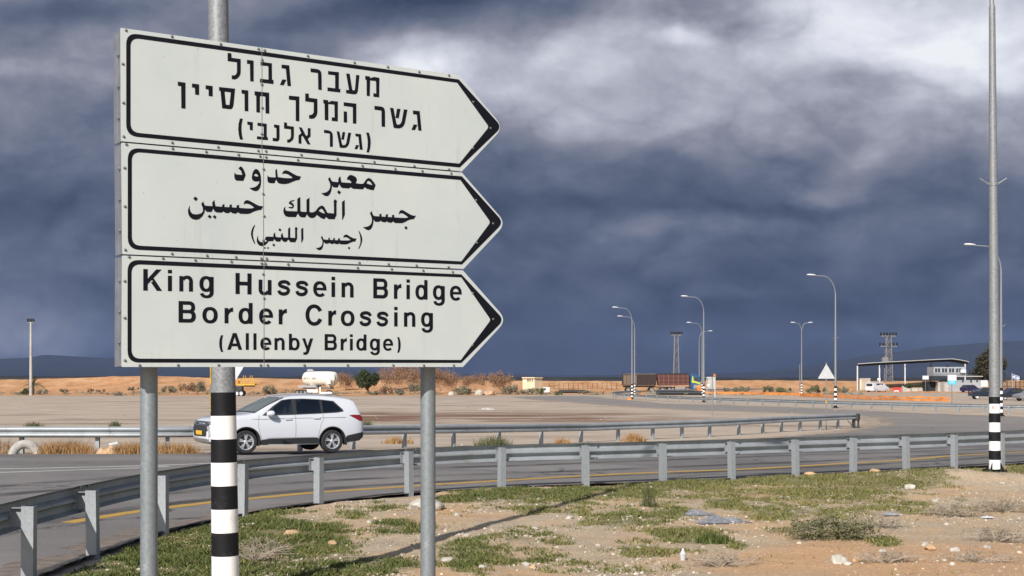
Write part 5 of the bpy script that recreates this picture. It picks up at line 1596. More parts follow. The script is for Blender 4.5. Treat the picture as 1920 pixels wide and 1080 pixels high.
def make_truck():
    y = 258.0
    k = F / y
    t = thing('tipper_truck', 'tipper truck with a blue and lime cab and a rusty red load body', 'truck', (X_(1313, y), y, g(y)), R(180))
    # local x runs backwards (to the left in the picture); the side we see is at +y after the half turn
    W = 2.5
    def bx(name, x0, x1, z0, z1, m, w=W, parent=t, bevel=.0):
        return MB().box(((x0 + x1) / 2, 0, (z0 + z1) / 2), (x1 - x0, w, z1 - z0)).build(name, m, parent, bevel=bevel)
    cab = shell('cab', [(.10, .55), (.0, 1.2), (.12, 2.0), (.42, 3.05), (.8, 3.25), (1.9, 3.45), (2.05, 3.2), (2.05, .9), (1.6, .55)], W, M['blue'], t, bevel=.06)
    for sg in (-1, 1):
        side_panel('door_window', [(.42, 2.05), (1.3, 2.05), (1.3, 2.75), (.62, 2.75)], sg * W / 2, M['glass'], cab)
        side_panel('stripe', [(.15, 1.45), (.15, 1.75), (1.0, 2.05), (1.45, 2.15), (1.55, 3.0), (1.70, 3.0), (1.85, 2.0), (1.75, 1.75), (1.2, 1.75)], sg * (W / 2 + .003), M['lime'], cab)
        side_panel('door', [(.3, .75), (1.45, .75), (1.45, 1.4), (.12, 1.38)], sg * W / 2, M['dust'], cab)
        MB().box((.12, sg * (W / 2 + .18), 2.3), (.12, .22, .6)).build('door_mirror', M['trim'], cab)
    MB().prism([(.10, -1.1, 2.05), (.10, 1.1, 2.05), (.40, 1.1, 3.0), (.40, -1.1, 3.0)], (-.03, 0, .01)).build('windscreen', M['glass'], cab)
    bx('chassis', .9, 8.3, .75, 1.0, M['chassis'], .9)
    bx('fuel_tank', 3.0, 5.0, .55, 1.05, M['dust'], 2.3, bevel=.06)
    load = shell('load_body', [(2.35, 1.35), (2.35, 3.35), (8.35, 3.35), (8.35, 2.2), (8.0, 1.25)], W, M['rust'], t, bevel=0)
    for sg in (-1, 1):
        for i in range(7): MB().box((2.55 + i * .93, sg * (W / 2 + .03), 2.3), (.12, .08, 1.95)).build('rib', M['rustrib'], load)
        for z in (1.9, 2.6, 3.3): MB().box((5.3, sg * (W / 2 + .02), z), (6.0, .05, .12)).build('rail', M['rustd'], load)
    t.scale = (1, 1, 1.05)
    hp = MB()
    rws = []
    for i in range(13):
        rws.append([(2.45 + i * .48, -1.2 + j * .4, 3.28 + (.22 * (1 - abs(j - 3) / 3.2) * (1 + .6 * noise.noise(Vector((i * .7, j * .9, 0)))))) for j in range(7)])
    hp.grid(rws)
    hp.build('scrap_load', M['rustd'], load)
    for x in (1.1, 3.0 - .35, 6.1, 7.45):
        for sg in (-1, 1): wheel(t, (x, sg * 1.05, .5), .5, .3, sg, fancy=False, rim_m='dust')
    for sg in (-1, 1): MB().tube([(5.5, sg * 1.15, .9), (5.6, sg * 1.15, 1.1), (7.9, sg * 1.15, 1.1), (8.0, sg * 1.15, .9)], .05, 6).build('mudguard', M['dust'], t)
    # trailer
    y2 = 258.0
    r = thing('truck_trailer', 'high rusty brown trailer coupled behind the tipper truck', 'trailer', (X_(1229, y2), y2, g(y2)), R(180))
    b1 = shell('load_body', [(.0, 1.3), (.0, 3.3), (6.4, 3.3), (6.4, 1.3)], W, M['rustd'], r, bevel=0)  # darker colour carries the shade on the trailer's side
    for sg in (-1, 1):
        for i in range(8): MB().box((.1 + i * .88, sg * (W / 2 + .03), 2.3), (.1, .06, 1.9)).build('rib', M['rustl'] if i > 4 else M['rustd'], b1)
        for q in range(4): side_panel('side_panel', [(3.75 + q * .66, 1.4), (4.33 + q * .66, 1.4), (4.33 + q * .66, 3.15), (3.75 + q * .66, 3.15)], sg * W / 2, M['rustl'], b1)  # paler panels: light on the trailer's end is put into colour
    MB().box((3.2, 0, 1.1), (6.2, 1.0, .3)).build('chassis', M['chassis'], r)
    MB().tube([(-1.2, 0, .9), (.2, 0, 1.0)], .08, 6).build('drawbar', M['chassis'], r)
    for x in (.9, 4.3, 5.4):
        for sg in (-1, 1): wheel(r, (x, sg * 1.05, .5), .5, .3, sg, fancy=False, rim_m='dust')
    r.scale = (1, 1, 1.05)
    hp2 = MB()
    hp2.grid([[(.1 + i * .5, -1.2 + j * .4, 3.25 + .2 * (1 - abs(j - 3) / 3.2) * (1 + .8 * noise.noise(Vector((i * .8, j, 4))))) for j in range(7)] for i in range(13)])
    hp2.build('scrap_load', M['rustl'], b1)
make_truck()

def make_tanker():
    y = 205.0
    z0 = g(y)
    s = y / F
    t = thing('cement_trailer', 'cream cement tank trailer parked on the lot, seen over the roof of the white car', 'tank trailer', (X_(600, y), y, z0), R(-14))
    xx = lambda px: (px - 600) * s / math.cos(R(14))
    zz = lambda py: zat(py, y) - z0
    cz, r = (zz(697) + zz(722)) / 2, (zz(696) - zz(722)) / 2
    tk = MB()
    tk.lathe([(0, xx(567)), (r * .55, xx(568)), (r * .86, xx(571)), (r, xx(577)), (r * 1.02, xx(600)), (r * 1.02, xx(612)), (r * 1.0, xx(624)), (r * .9, xx(630)), (r * .6, xx(633)), (0, xx(634))], 32, 'X', (0, 0, cz))
    tank = tk.build('tank', M['cream'], t, smooth=True)
    MB().lathe([(r * .9, 0), (r * .75, -.6), (r * .25, -1.15), (.12, -1.3), (0, -1.3)], 20, 'Z', (xx(620), -.15, cz - r * .25)).build('hopper', M['cream'], t, smooth=True)
    MB().lathe([(r * .85, 0), (r * .6, -.5), (.14, -.95), (0, -.95)], 20, 'Z', (xx(588), -.15, cz - r * .45)).build('hopper', M['cream'], t, smooth=True)
    MB().tube([(xx(622), -r * .9, zz(712)), (xx(624), -r * 1.25, zz(715)), (xx(624.5), -r * 1.3, zz(720))], .33, 14).build('valve_box', M['cream'], t, smooth=True)
    hs = MB()
    for (c0, r0) in ((xx(629), .46),):
        hs.tube([(c0 + math.cos(q / 12 * 6.283) * r0, -r * 1.2, zz(719.5) + math.sin(q / 12 * 6.283) * r0) for q in range(13)], .04, 6)
    hs.tube([(xx(625), -.3, cz + r * .95), (xx(631), -.6, cz + r * .55), (xx(633.5), -.8, cz), (xx(633), -1.0, zz(716))], .05, 6)
    hs.build('hose', M['rubber'], t)
    MB().box((xx(582), 0, zz(694.5)), (1.0, .7, .10)).build('catwalk', M['whitep'], t)
    rl_ = MB()
    for px in (578, 582, 586): rl_.tube([(xx(px), -.3, zz(696)), (xx(px), -.3, zz(692.5))], .03, 6)
    rl_.tube([(xx(577.5), -.3, zz(692.5)), (xx(587), -.3, zz(692.5))], .03, 6)
    rl_.build('handrail', M['whitep'], t)
    MB().box((xx(580), 0, zz(724.7)), (3.0, 2.0, .32)).build('tool_chest', M['wallgrey'], t)
    MB().box((xx(597), 0, zz(727.5)), (4.8, .8, .22)).build('chassis', M['chassis'], t)
    for px in (597, 603.5): MB().box((xx(px), -.6, zz(731.5)), (.22, .22, 1.0)).build('landing_leg', M['cream'], t)
    MB().box((xx(590), -1.0, zz(733)), (1.8, .1, .5)).build('side_guard', M['whitep'], t)
    MB().box((xx(617), -.9, zz(736.5)), (2.0, .5, .28)).build('front_step', M['whitep'], t)
    for px in (561.5, 568, 575):
        for sg in (-1, 1): wheel(t, (xx(px), sg * .95, .48), .48, .3, sg, fancy=False, rim_m='dust')
    for px in (622,): wheel(t, (xx(px), -.9, .48), .48, .3, -1, fancy=False, rim_m='dust')
    # the tank's lettering follows its curve
    def letters(txt, px0, px1, py):
        fc = bpy.data.curves.new('txt', 'FONT')
        fc.body = txt
        fc.offset = .012
        ob = bpy.data.objects.new('txt', fc)
        COL.objects.link(ob)
        dg = bpy.context.evaluated_depsgraph_get()
        me = bpy.data.meshes.new_from_object(ob.evaluated_get(dg))
        xs_ = [v.co.x for v in me.vertices]; ys_ = [v.co.y for v in me.vertices]
        sc = (xx(px1) - xx(px0)) / (max(xs_) - min(xs_))
        sy = .36 / (max(ys_) - min(ys_))
        for v in me.vertices:
            x = xx(px0) + (v.co.x - min(xs_)) * sc
            ang = math.asin((zz(py) - cz + (v.co.y - min(ys_)) * sy) / (r * 1.02))
            rr_ = r * (1.0 + .02 * min(1, max(0, (x - xx(577)) / (xx(600) - xx(577))))) + .012
            v.co = (x, -rr_ * math.cos(ang), cz + rr_ * math.sin(ang))
        me.materials.clear(); me.materials.append(M['dark'])
        bpy.data.objects.remove(ob)
        lo = bpy.data.objects.new('lettering', me)
        COL.objects.link(lo); lo.parent = tank
    letters('UNITED', 573, 582.3, 711.6)
    letters('4', 583.8, 585.6, 711.6)
    letters('CEMENT', 588, 599.5, 711.6)
make_tanker()

def make_platform():
    y = 205.0
    z0 = g(y)
    s = y / F
    xx = lambda px: (px - 462) * s
    zz = lambda py: zat(py, y) - z0
    t = thing('work_platform', 'yellow railed work platform on a dark carrier beside the striped pole', 'platform lift', (X_(462, y), y, z0))
    MB().box((xx(463), 0, zz(721)), (xx(479) - xx(447), 1.7, zz(719.5) - zz(722.5))).build('deck', M['yellowp'], t)
    rl_ = MB()
    for sy in (-.8, .8):
        for px in (447.5, 458.5, 471, 479): rl_.tube([(xx(px), sy, zz(722)), (xx(px), sy, zz(704 if px in (458.5, 471) else 711))], .05, 6)
        for py in (711, 714.5, 718): rl_.tube([(xx(447.5), sy, zz(py)), (xx(479), sy, zz(py))], .045, 6)
    rl_.build('railing', M['yellowp'], t)
    MB().box((xx(446), 0, zz(718)), (.45, 1.2, .75)).build('control_box', M['orangep'], t, bevel=.05)
    MB().box((xx(450), 0, zz(731)), (xx(455) - xx(444), 1.5, zz(724) - zz(738.5))).build('carrier', M['trim'], t, bevel=.08)
    MB().box((xx(468), 0, zz(723.5)), (1.6, .4, .25)).build('boom', M['trim'], t)
    for px in (446, 454):
        for sg in (-1, 1): wheel(t, (xx(px), sg * .75, .42), .42, .28, sg, fancy=False)
make_platform()

# ---------------------------------------------------------------- checkpoint
def make_checkpoint():
    y = 266.0
    z0 = g(y)
    s = y / F
    cx = 1700
    xx = lambda px: (px - cx) * s
    zz = lambda py: zat(py, y) - z0
    t = thing('checkpoint_canopy', 'large flat roofed canopy on white columns over the crossing lanes', 'canopy', (X_(cx, y), y + 5, z0))
    rf = MB()
    top = [(1608, 681.5), (1640, 679.2), (1700, 676.2), (1760, 673), (1786, 672), (1800, 674), (1817, 677.5)]
    for a, b in zip(top, top[1:]):
        p = [Vector((xx(a[0]), -5, zz(a[1]))), Vector((xx(b[0]), -5, zz(b[1]))), Vector((xx(b[0]), -5, zz(b[1]) - .16)), Vector((xx(a[0]), -5, zz(a[1]) - .16))]
        rf.prism(p, (3.0, 11, 0))
    rf.build('roof', M['roofpale'], t)
    ub = MB()
    for a, b in zip(top, top[1:]):
        p = [Vector((xx(a[0]), -4.3, zz(a[1]) - .165)), Vector((xx(b[0]), -4.3, zz(b[1]) - .165)), Vector((xx(b[0]), -4.3, zz(b[1]) - .52)), Vector((xx(a[0]), -4.3, zz(a[1]) - .52))]
        ub.prism(p, (2.8, 10.2, 0))
    ub.build('ceiling', M['roofdark'], t)  # near-black colour carries part of the shade under the roof
    for px, py in ((1609.5, 682), (1651, 681), (1699, 678.5), (1748, 676), (1812, 678.5)):
        for dy in (-4.2,):
            MB().box((xx(px) + (.6 if dy > 0 else 0), dy, zz(py) / 2 - .2), (.22, .22, zz(py) - .4)).build('column', M['whitep' if px != 1748 else 'roofdark'], t)
    for px in (1651, 1699, 1780):
        x0_ = xx(px)
        MB().prism([(x0_, -4.4, zz(681) - .75), (x0_ + .22, -4.4, zz(681) - .75), (x0_ + .22, -4.4, zz(681) - .5), (x0_, -4.4, zz(681) - .5)], (2.4, 9, 0)).build('beam', M['roofdark'], t)

    b = thing('control_building', 'grey single storey checkpoint building with a glazed cabin on its roof', 'building', (X_(1795, 256), 256, z0))
    s, zz = 256 / F, (lambda py: zat(py, 256) - z0)
    xb = lambda px: (px - 1795) * s
    W_ = MB().box((xb(1807), 2.0, zz(719.5) / 2), (xb(1838) - xb(1776), 6, zz(706))).build('wall', M['wallgrey'], b)
    for px, py in ((1802, 714), (1817.5, 714.5), (1828.5, 713.5)):
        wv = MB().box((xb(px), -1.02, zz(py)), (.34, .06, .55)).build('window', M['window'], b)
        MB().box((xb(px), -1.03, zz(py) - .31), (.46, .10, .06)).build('sill', M['concrete'], wv)
    MB().box((xb(1807), 2.0, zz(705.6)), (xb(1839) - xb(1775), 6.3, .16)).build('parapet', M['concrete'], b)
    MB().box((xb(1766), 1.0, zz(722) / 2), (xb(1776) - xb(1755), 4, zz(709))).build('wall', M['concrete'], b)
    dr = MB().box((xb(1763.5), -1.02, zz(724)), (.75, .06, 2.0)).build('door', M['dust'], b)
    MB().box((xb(1763.5) + .3, -1.08, zz(724)), (.05, .05, .2)).build('handle', M['trim'], dr)
    MB().box((xb(1748), 2.2, zz(721) / 2), (xb(1755) - xb(1741), 3.6, zz(709))).build('wall', M['roofdark'], b)  # solid block, its near-black colour standing for the shade of a recess
    aw = MB()
    aw.prism([(xb(1737), -2.4, zz(708)), (xb(1777), -2.4, zz(706.2)), (xb(1777), -2.4, zz(706.2) + .14), (xb(1737), -2.4, zz(708) + .14)], (0, 5, 0))
    aw.build('awning', M['roofdark'], b)
    cb = MB().box((xb(1782), 2.5, (zz(705) + zz(688)) / 2), (xb(1812) - xb(1752), 4, zz(688) - zz(705))).build('cabin', M['wallgrey'], b)
    for i in range(4):
        a0 = 1754 + i * 13.2
        wv = MB().box((xb(a0 + 5.2), .46, zz(694.5)), (1.12, .06, .85)).build('window', M['window'], b)
        fr_ = MB()
        for q in (-.56, 0, .56): fr_.box((xb(a0 + 5.2) + q, .42, zz(694.5)), (.06, .05, .95))
        for q in (-.45, .45): fr_.box((xb(a0 + 5.2), .42, zz(694.5) + q), (1.18, .05, .06))
        fr_.build('frame', M['whitep'], wv)
    MB().box((xb(1806), .1, zz(696)), (1.0, .5, .65)).build('air_conditioner', M['whitep'], b)
    rl_ = MB()
    for px in range(1752, 1816, 6): rl_.tube([(xb(px), .2, zz(704)), (xb(px), .2, zz(699.5))], .03, 5)
    for py in (699.5, 702): rl_.tube([(xb(1752), .2, zz(py)), (xb(1815), .2, zz(py))], .03, 5)
    rl_.build('railing', M['steel'], b)
    # other fittings, each a thing
    s, zz = y / F, (lambda py: zat(py, y) - z0)
    k = thing('wall_block', 'beige block wall below the left end of the canopy roof', 'wall', (X_(1622, y + 1), y + 1, z0))
    MB().box((0, 1.2, zz(710) / 2), (2.1, 2.4, zz(710))).build('wall', M['wallbeige'], k)
    MB().box((0, 1.2, zz(710) + .03), (2.2, 2.5, .12)).build('coping', M['concrete'], k)
    MB().box((-.9, -.02, zz(712) / 2), (.34, .05, zz(712))).build('pilaster', M['wallcream'], k)
    for i, (px, w_) in enumerate(((1699, 1.6), (1714.5, 1.3), (1729, 1.6), (1746, 1.7))):
        lab = ['concrete block with a sloped end beside the red barrier', 'concrete planter block below the canopy, the second from the red barrier', 'concrete planter block carrying the longer dark green shrub', 'concrete block in front of the dark awning of the checkpoint building'][i]
        q = thing('concrete_block', lab, 'concrete block', (X_(px, y - 6), y - 6, z0), 0, 'concrete blocks under the canopy')
        if i == 0: MB().prism([(-.8, -.3, 0), (.8, -.3, 0), (.8, -.3, .65), (-.3, -.3, .95), (-.8, -.3, 1.25)], (0, .6, 0)).build('block', M['concrete'], q, bevel=.03)
        else: MB().box((0, 0, .42), (w_, .7, .84), taper=(.96, .8)).build('block', M['concrete'], q, bevel=.04)
    for px, w_, lab in ((1681.5, 1.5, 'red and white plastic barrier standing beside the white van'), (1779, 1.1, 'red plastic barrier left of the blue notice pole'), (1789, 1.1, 'red plastic barrier between the blue notice pole and the hatchback')):
        q = thing('plastic_barrier', lab, 'barrier', (X_(px, y - 8), y - 8, z0), 0, 'red plastic barriers')
        hh = .95 if w_ > 1.2 else .62
        MB().prism([(-.0, -.28, 0), (0, .28, 0), (0, .24, hh * .25), (0, .10, hh * .45), (0, .08, hh), (0, -.08, hh), (0, -.10, hh * .45), (0, -.24, hh * .25)], (w_, 0, 0)).build('barrier_body', M['redp'], q, loc=(-w_ / 2, 0, 0), bevel=.02)
        if w_ > 1.2: MB().box((-.15, -.29, .28), (1.0, .03, .26)).build('panel', M['whitep'], q)
    def board(lab, px, y_, py0, py1, w_, m, pole_px=None, name='notice_board'):
        q = thing(name, lab, 'sign board', (X_(px, y_), y_, g(y_)))
        zf = lambda py: zat(py, y_) - g(y_)
        MB().tube([(0, .05, -.2), (0, .05, zf(py0))], .045, 8).build('post', M['steel'], q)
        bd = MB().box((0, 0, (zf(py0) + zf(py1)) / 2), (w_, .05, zf(py0) - zf(py1))).build('board', m, q)
        return q, zf, bd
    q, zf, bd = board('white and blue information board on a thin pole in front of the checkpoint building', 1785, 130, 703, 721, .86, M['whitep'])
    MB().box((0, -.028, (zf(713.6) + zf(721)) / 2), (.86, .01, zf(713.6) - zf(721))).build('blue_field', M['cyan'], bd)
    ln = MB()
    for py, w_ in ((706.5, .5), (709, .42), (711, .46)): ln.box((.02, -.03, zf(py)), (w_, .008, .035))
    for py, w_ in ((715.8, .5), (718, .56)): ln.box((0, -.036, zf(py)), (w_, .008, .045))
    ln.build('lettering', M['whitep'], bd)
    board('small white board hanging at the edge of the dark awning', 1735.5, 249, 704.5, 711.5, 1.15, M['whitep'])
    board('white board left of the thick striped lamp pole', 1845.5, 249, 713, 725, 1.25, M['whitep'])
    board('tiny white sign on a canopy column above the van', 1648, 255, 709, 713.5, .6, M['whitep'])
    # fence of dark bars at the far right, flag
    f = thing('steel_fence', 'dark barred steel fence along the lot at the right edge', 'fence', (X_(1872, 262), 262, z0))
    for i in range(9): MB().box((i * .85, 0, 1.1), (.12, .12, 2.2)).build('post', M['trim'], f)
    fb = MB()
    for i in range(52): fb.box((i * .13, 0, 1.1), (.03, .03, 1.9))
    for z in (.25, 1.1, 2.0): fb.box((3.4, 0, z), (6.9, .06, .08))
    fb.build('bars', M['trim'], f)
    fl = thing('flag', 'white and blue flag waving on a thin pole near the right edge', 'flag', (X_(1897.5, 258), 258, z0))
    zf = lambda py: zat(py, 258) - z0
    MB().tube([(0, 0, 0), (0, 0, zf(699))], .04, 8).build('pole', M['whitep'], fl)
    def fpt(u, v): return (.08 + u * 1.35, .12 * math.sin(u * 5.5) , zf(702) - u * .34 - v * .85 + .05 * math.sin(u * 6))
    fc = MB(); fc.grid([[fpt(i / 14, j / 8) for j in range(9)] for i in range(15)])
    cl = fc.build('cloth', M['whitep'], fl, smooth=True)
    st = MB()
    for v0 in (.12, .72):
        st.grid([[tuple(Vector(fpt(i / 14, v0 + j * .16)) + Vector((0, -.012, 0))) for j in range(2)] for i in range(15)])
    for a0 in (90, 270):
        for k in range(3):
            p0, p1 = a0 + k * 120, a0 + (k + 1) * 120
            P0, P1 = [Vector(fpt(.5 + .12 * math.cos(R(a)), .5 - .19 * math.sin(R(a)))) + Vector((0, -.014, 0)) for a in (p0, p1)]
            st.tube([P0, P1], .018, 5)
    st.build('emblem', M['dblue'], cl)
make_checkpoint()

def pylon(label, px, y, top_py, wb, wt, arms):
    z0 = g(y)
    t = thing('power_pylon', label, 'pylon', (X_(px, y), y, z0))
    h = zat(top_py, y) - z0
    lt = MB()
    n = 12
    cor = lambda z, i: Vector(((wb + (wt - wb) * z / h) / 2 * (1, 1, -1, -1)[i], (wb + (wt - wb) * z / h) / 2 * (1, -1, -1, 1)[i], z))
    for i in range(4): lt.tube([cor(0, i), cor(h, i)], .085, 5)
    for k in range(n):
        a, b = h * k / n, h * (k + 1) / n
        for i in range(4):
            j = (i + 1) % 4
            lt.tube([cor(a, i), cor(b, j)], .05, 4); lt.tube([cor(b, i), cor(b, j)], .05, 4)
            if k % 2 == 0: lt.tube([cor(a, j), cor(b, i)], .05, 4)
    lt.build('lattice', M['steel'], t)
    for z, w, q in arms:
        zz = h + z
        MB().box((0, 0, zz), (w, .25, .2)).build('cross_arm', M['steel'], t)
        for i in range(q):
            x = -w / 2 + w * i / (q - 1)
            MB().lathe([(0, .1), (.16, .1), (.30, .22), (.16, .34), (.30, .46), (.16, .58), (.26, .70), (.1, .86), (0, .86)], 8, 'Z', (x, 0, zz)).build('insulator', M['dark'], t)
    return t
pylon('pale lattice power pylon with one cross arm behind the rusty truck', 1268, 330, 628, 1.5, .8, ((0, 2.6, 6),))
pl2 = pylon('dark lattice power pylon with two cross arms behind the canopy', 1666, 300, 630, 1.7, .9, ((0, 3.4, 6), (-2.3, 3.8, 6)))
MB().box((-.9, -.2, zat(676, 300) - g(300)), (1.3, 1.0, 1.5)).build('transformer', M['steel'], pl2)

def flood(label, px, y, top):
    t = thing('floodlight_mast', label, 'floodlight mast', (X_(px, y), y, g(y)))
    h = zat(top, y) - g(y)
    MB().tube([(0, 0, 0), (0, 0, h)], [.26, .17], 10).build('pole', M['concrete'], t, smooth=True)
    MB().box((0, 0, h), (1.1, .16, .14)).build('cross_arm', M['steel'], t)
    for x in (-.42, 0, .42):
        m = Matrix.Rotation(R(25), 3, 'X')
        MB().box((x, -.1, h + .32), (.30, .3, .46), rot=m, taper=(.8, .8)).build('floodlight', M['dark'], t)
flood('slim concrete mast with three floodlights beside the palm at the left', 58, 212, 604)
t = thing('antenna_mast', 'short dark mast next to the double armed lamp far away', 'mast', (X_(1499.5, 230), 230, g(230)))
MB().tube([(0, 0, 0), (0, 0, zat(683, 230) - g(230))], .07, 6).build('pole', M['steel'], t)
MB().box((0, 0, .2), (.5, .5, .4)).build('base', M['concrete'], t)

# small cream hut, white cabin and wire fence in the middle distance
def hut():
    y = 236.0
    z0 = g(y)
    s = y / F
    t = thing('cream_hut', 'cream windowless hut with narrow slits under a flat roof', 'hut', (X_(998, y), y, z0), R(0))
    xx = lambda px: (px - 998) * s
    zz = lambda py: zat(py, y) - z0
    wl = MB()
    wl.prism([(xx(980), -.4, 0), (xx(1002), -1.6, 0), (xx(1016.5), 0, 0), (xx(1016.5), 3, 0), (xx(980), 3, 0)], (0, 0, zz(709)))
    wl.build('wall', M['wallcream'], t)
    rf = MB()
    rf.prism([(xx(978.5), -.7, zz(709.3)), (xx(1002), -1.9, zz(709.3)), (xx(1018), -.2, zz(709.3)), (xx(1018), 3.2, zz(709.3)), (xx(978.5), 3.2, zz(709.3))], (0, 0, zz(707.3) - zz(709.3)))
    rf.build('roof', M['wallcream'], t)
    for px in (989, 991.5, 994, 998):
        yy = -.4 - 1.2 * (px - 980) / 22 - .05
        MB().box((xx(px), yy, zz(712.5)), (.13, .06, .5)).build('window', M['window'], t)
    c = thing('white_cabin', 'low white cabin with a dark window right beside the cream hut', 'cabin', (X_(1024, y - 6), y - 6, z0))
    sc = (y - 6) / F
    MB().box((0, 0, .75), (13 * sc, 1.5, .9)).build('body', M['whitep'], c, bevel=.05)
    MB().box((-.35, -.76, .86), (.55, .04, .34)).build('window', M['window'], c)
    for i in (-.55, .55): MB().box((i, -.4, .15), (.15, .5, .3)).build('support', M['trim'], c)
    f = thing('wire_fence', 'row of thin posts with wire in front of the sand bank', 'fence', (X_(1030, 268), 268, g(268)))
    wires = MB()
    n = 0
    for px in range(1030, 1162, 9):
        x = X_(px, 268) - X_(1030, 268)
        MB().box((x, 0, .85), (.09, .09, 1.9)).build('post', M['timber'], f)
    for z in (.7, 1.2, 1.75): wires.tube([(0, 0, z), (X_(1160, 268) - X_(1030, 268), 0, z)], .02, 4)
    wires.build('wire', M['timber'], f)
hut()

# rubble heap, boulder, pipes, netting
def heap(name, lab, cat, px, y, w, d, h, m, seed=0, rough=.35, rz=0):
    mb = MB()
    rows = []
    for i in range(23):
        row = []
        for j in range(15):
            u, v = i / 22 * 2 - 1, j / 14 * 2 - 1
            e = max(0, 1 - u * u - v * v) ** .6
            k = 1 + rough * noise.fractal(Vector((u * 2.3 + seed, v * 2.3, seed)), 1, 2, 4)
            row.append((u * w / 2, v * d / 2, e * h * k - .03))
        rows.append(row)
    mb.grid(rows)
    o = mb.build(name, m, loc=(X_(px, y), y, g(y)), rz=rz, smooth=True)
    return tag(o, lab, cat)



def boulder(lab, px, y, r, fl, m, seed):
    v, f = rock_mesh(r, seed, fl, 3)
    tag(MB().add(v, f).build('boulder', m, loc=(X_(px, y), y, g(y) + r * fl * .55), rz=seed, smooth=True), lab, 'boulder')
boulder('large pale orange boulder among the scrub left of the cream hut', 899, 215, .70, .85, M['stonew'], 3.0)
boulder('broad pinkish boulder partly hidden by grey scrub', 919, 216, 1.1, .5, M['stoneo'], 8.0)
boulder('pale rock at the foot of the bank right of the second sign post', 847, 212, .5, .8, M['stonew'], 5.0)
heap('gravel_heap', 'flat heap of whitish gravel lying on the lot behind the far guardrail', 'gravel heap', 914, 112, 1.6, 1.1, .15, M['pebbleheap'], 2, .8)
heap('dirt_heap', 'dark low dirt pile at the rim of the lot, left of the sign post', 'dirt pile', 222, 208, 1.6, .9, .30, M['timber'], 4, .5)
heap('rubble_heap', 'pinkish heap of rubble under the far guardrail at the left', 'rubble', 203, 37.9, .75, .6, .20, M['stoneo'], 6, .6)
heap('sand_heap', 'pale grey sand pushed up beside the buried tyre', 'sand', 8, 38.2, 1.0, .8, .22, M['pebbleheap'], 7, .6)
heap('orange_netting', 'crumpled orange netting on the ground at the foot of the paired lamps', 'netting', 1203, 205, 2.2, 1.2, .38, M['orangep'], 9, .5)
heap('orange_netting', 'small orange scrap of netting against the bend of the far guardrail', 'netting', 1180, 168, .7, .5, .30, M['orangep'], 12, .5)
lt = MB().box((0, 0, .02), (.26, .05, .06), rot=Matrix.Rotation(R(-12), 3, 'Y')).build('plastic_scrap', M['litter'], loc=(X_(213, 37.6), 37.6, .24))
tag(lt, 'white strip of plastic lying on the pinkish rubble heap', 'litter')

def pipe(lab, px0, px1, py, y, r, hollow=True, dy=0, z=0):
    t = thing('black_pipe', lab, 'pipe', (X_(px0, y), y + dy, g(y) + r + z), 0, 'black pipes by the truck' if y < 230 else None)
    L = X_(px1, y) - X_(px0, y)
    MB().lathe([(r * .86, 0), (r, 0), (r, L), (r * .86, L)], 18, 'X', closed=True).build('pipe_wall', M['pipe'], t, smooth=True)
    MB().lathe([(r * 1.02, L * .5 - .06), (r * 1.1, L * .5 - .05), (r * 1.1, L * .5 + .05), (r * 1.02, L * .5 + .06)], 18, 'X').build('joint', M['pipe'], t)
pipe('black plastic pipe end nearest the red load body, left of the pile', 1231, 1300, 738, 219, .33)
pipe('black plastic pipe in the middle of the pile before the truck', 1240, 1311, 739, 217.5, .33)
pipe('front black plastic pipe, its open end beside the curved arm lamp', 1249, 1315, 739, 216, .33)
pipe('long thin dark pipe lying across the orange soil before the wire fence', 1048, 1098, 728, 245, .30)

def net_fence():
    t = thing('orange_net_fence', 'low sagging orange net fence between the lot and the van', 'net fence', (X_(1520, 170), 170, g(170)))
    pts = [(1500, 197, 738), (1540, 186, 741), (1580, 178, 743), (1625, 170, 745), (1660, 165, 744), (1700, 160, 745), (1745, 157, 744), (1783, 154, 745)]
    w = [Vector((X_(a, b), b)) for a, b, c in pts]
    ln = spline(w, 8)
    def strip(name, z0, z1, j, m, seed):
        mb = MB()
        rows = []
        for i, p in enumerate(ln):
            k = noise.noise(Vector((i * .35, seed, 0))) * j
            rows.append([(p.x - X_(1520, 170) , p.y - 170 + .25 * q / 4 + .15 * noise.noise(Vector((i * .5, q * .6, seed))), z0 + (z1 - z0 + k) * q / 4) for q in range(5)])
        mb.grid(rows)
        return mb.build(name, m, t)
    strip('net', .02, .26, .22, M['orangep'], 1.0)
    strip('net', .34, .52, .22, M['orangep'], 6.0)
    for i in range(0, len(ln), 8):
        p = ln[i]
        MB().tube([(p.x - X_(1520, 170), p.y - 170 + .1, -.1), (p.x - X_(1520, 170), p.y - 170 + .1, .7)], .05, 6).build('stake', M['orangep'], t)
net_fence()
ln2 = spline([Vector((X_(a, b), b)) for a, b in ((1300, 232), (1380, 225), (1460, 215), (1530, 205))], 8)
mb = MB(); mb.grid([[(p.x, p.y + .1 * q, g(p.y) + .02 + (.40 + .2 * noise.noise(Vector((i * .5, 3, 0)))) * q / 3) for q in range(4)] for i, p in enumerate(ln2)])
tag(mb.build('orange_netting', M['orangep']), 'long low strip of fallen orange netting before the bank', 'netting')

# the half buried tyre behind the far guardrail
ty = MB()
rows = []
for i in range(33):
    a = math.pi * (i / 32 * 1.16 - .08)
    rows.append([((.345 + .125 * math.cos(b)) * math.cos(a), .12 * math.sin(b), (.345 + .125 * math.cos(b)) * math.sin(a)) for b in [2 * math.pi * k / 14 for k in range(15)]])
ty.grid(rows)
tt = ty.build('old_tyre', M['oldtyre'], loc=(X_(47, 37.6), 37.6, -.10), rz=R(6), smooth=True)
tt.rotation_euler.x = R(-12)
tag(tt, 'dusty pale tyre half buried upright behind the far guardrail', 'tyre')

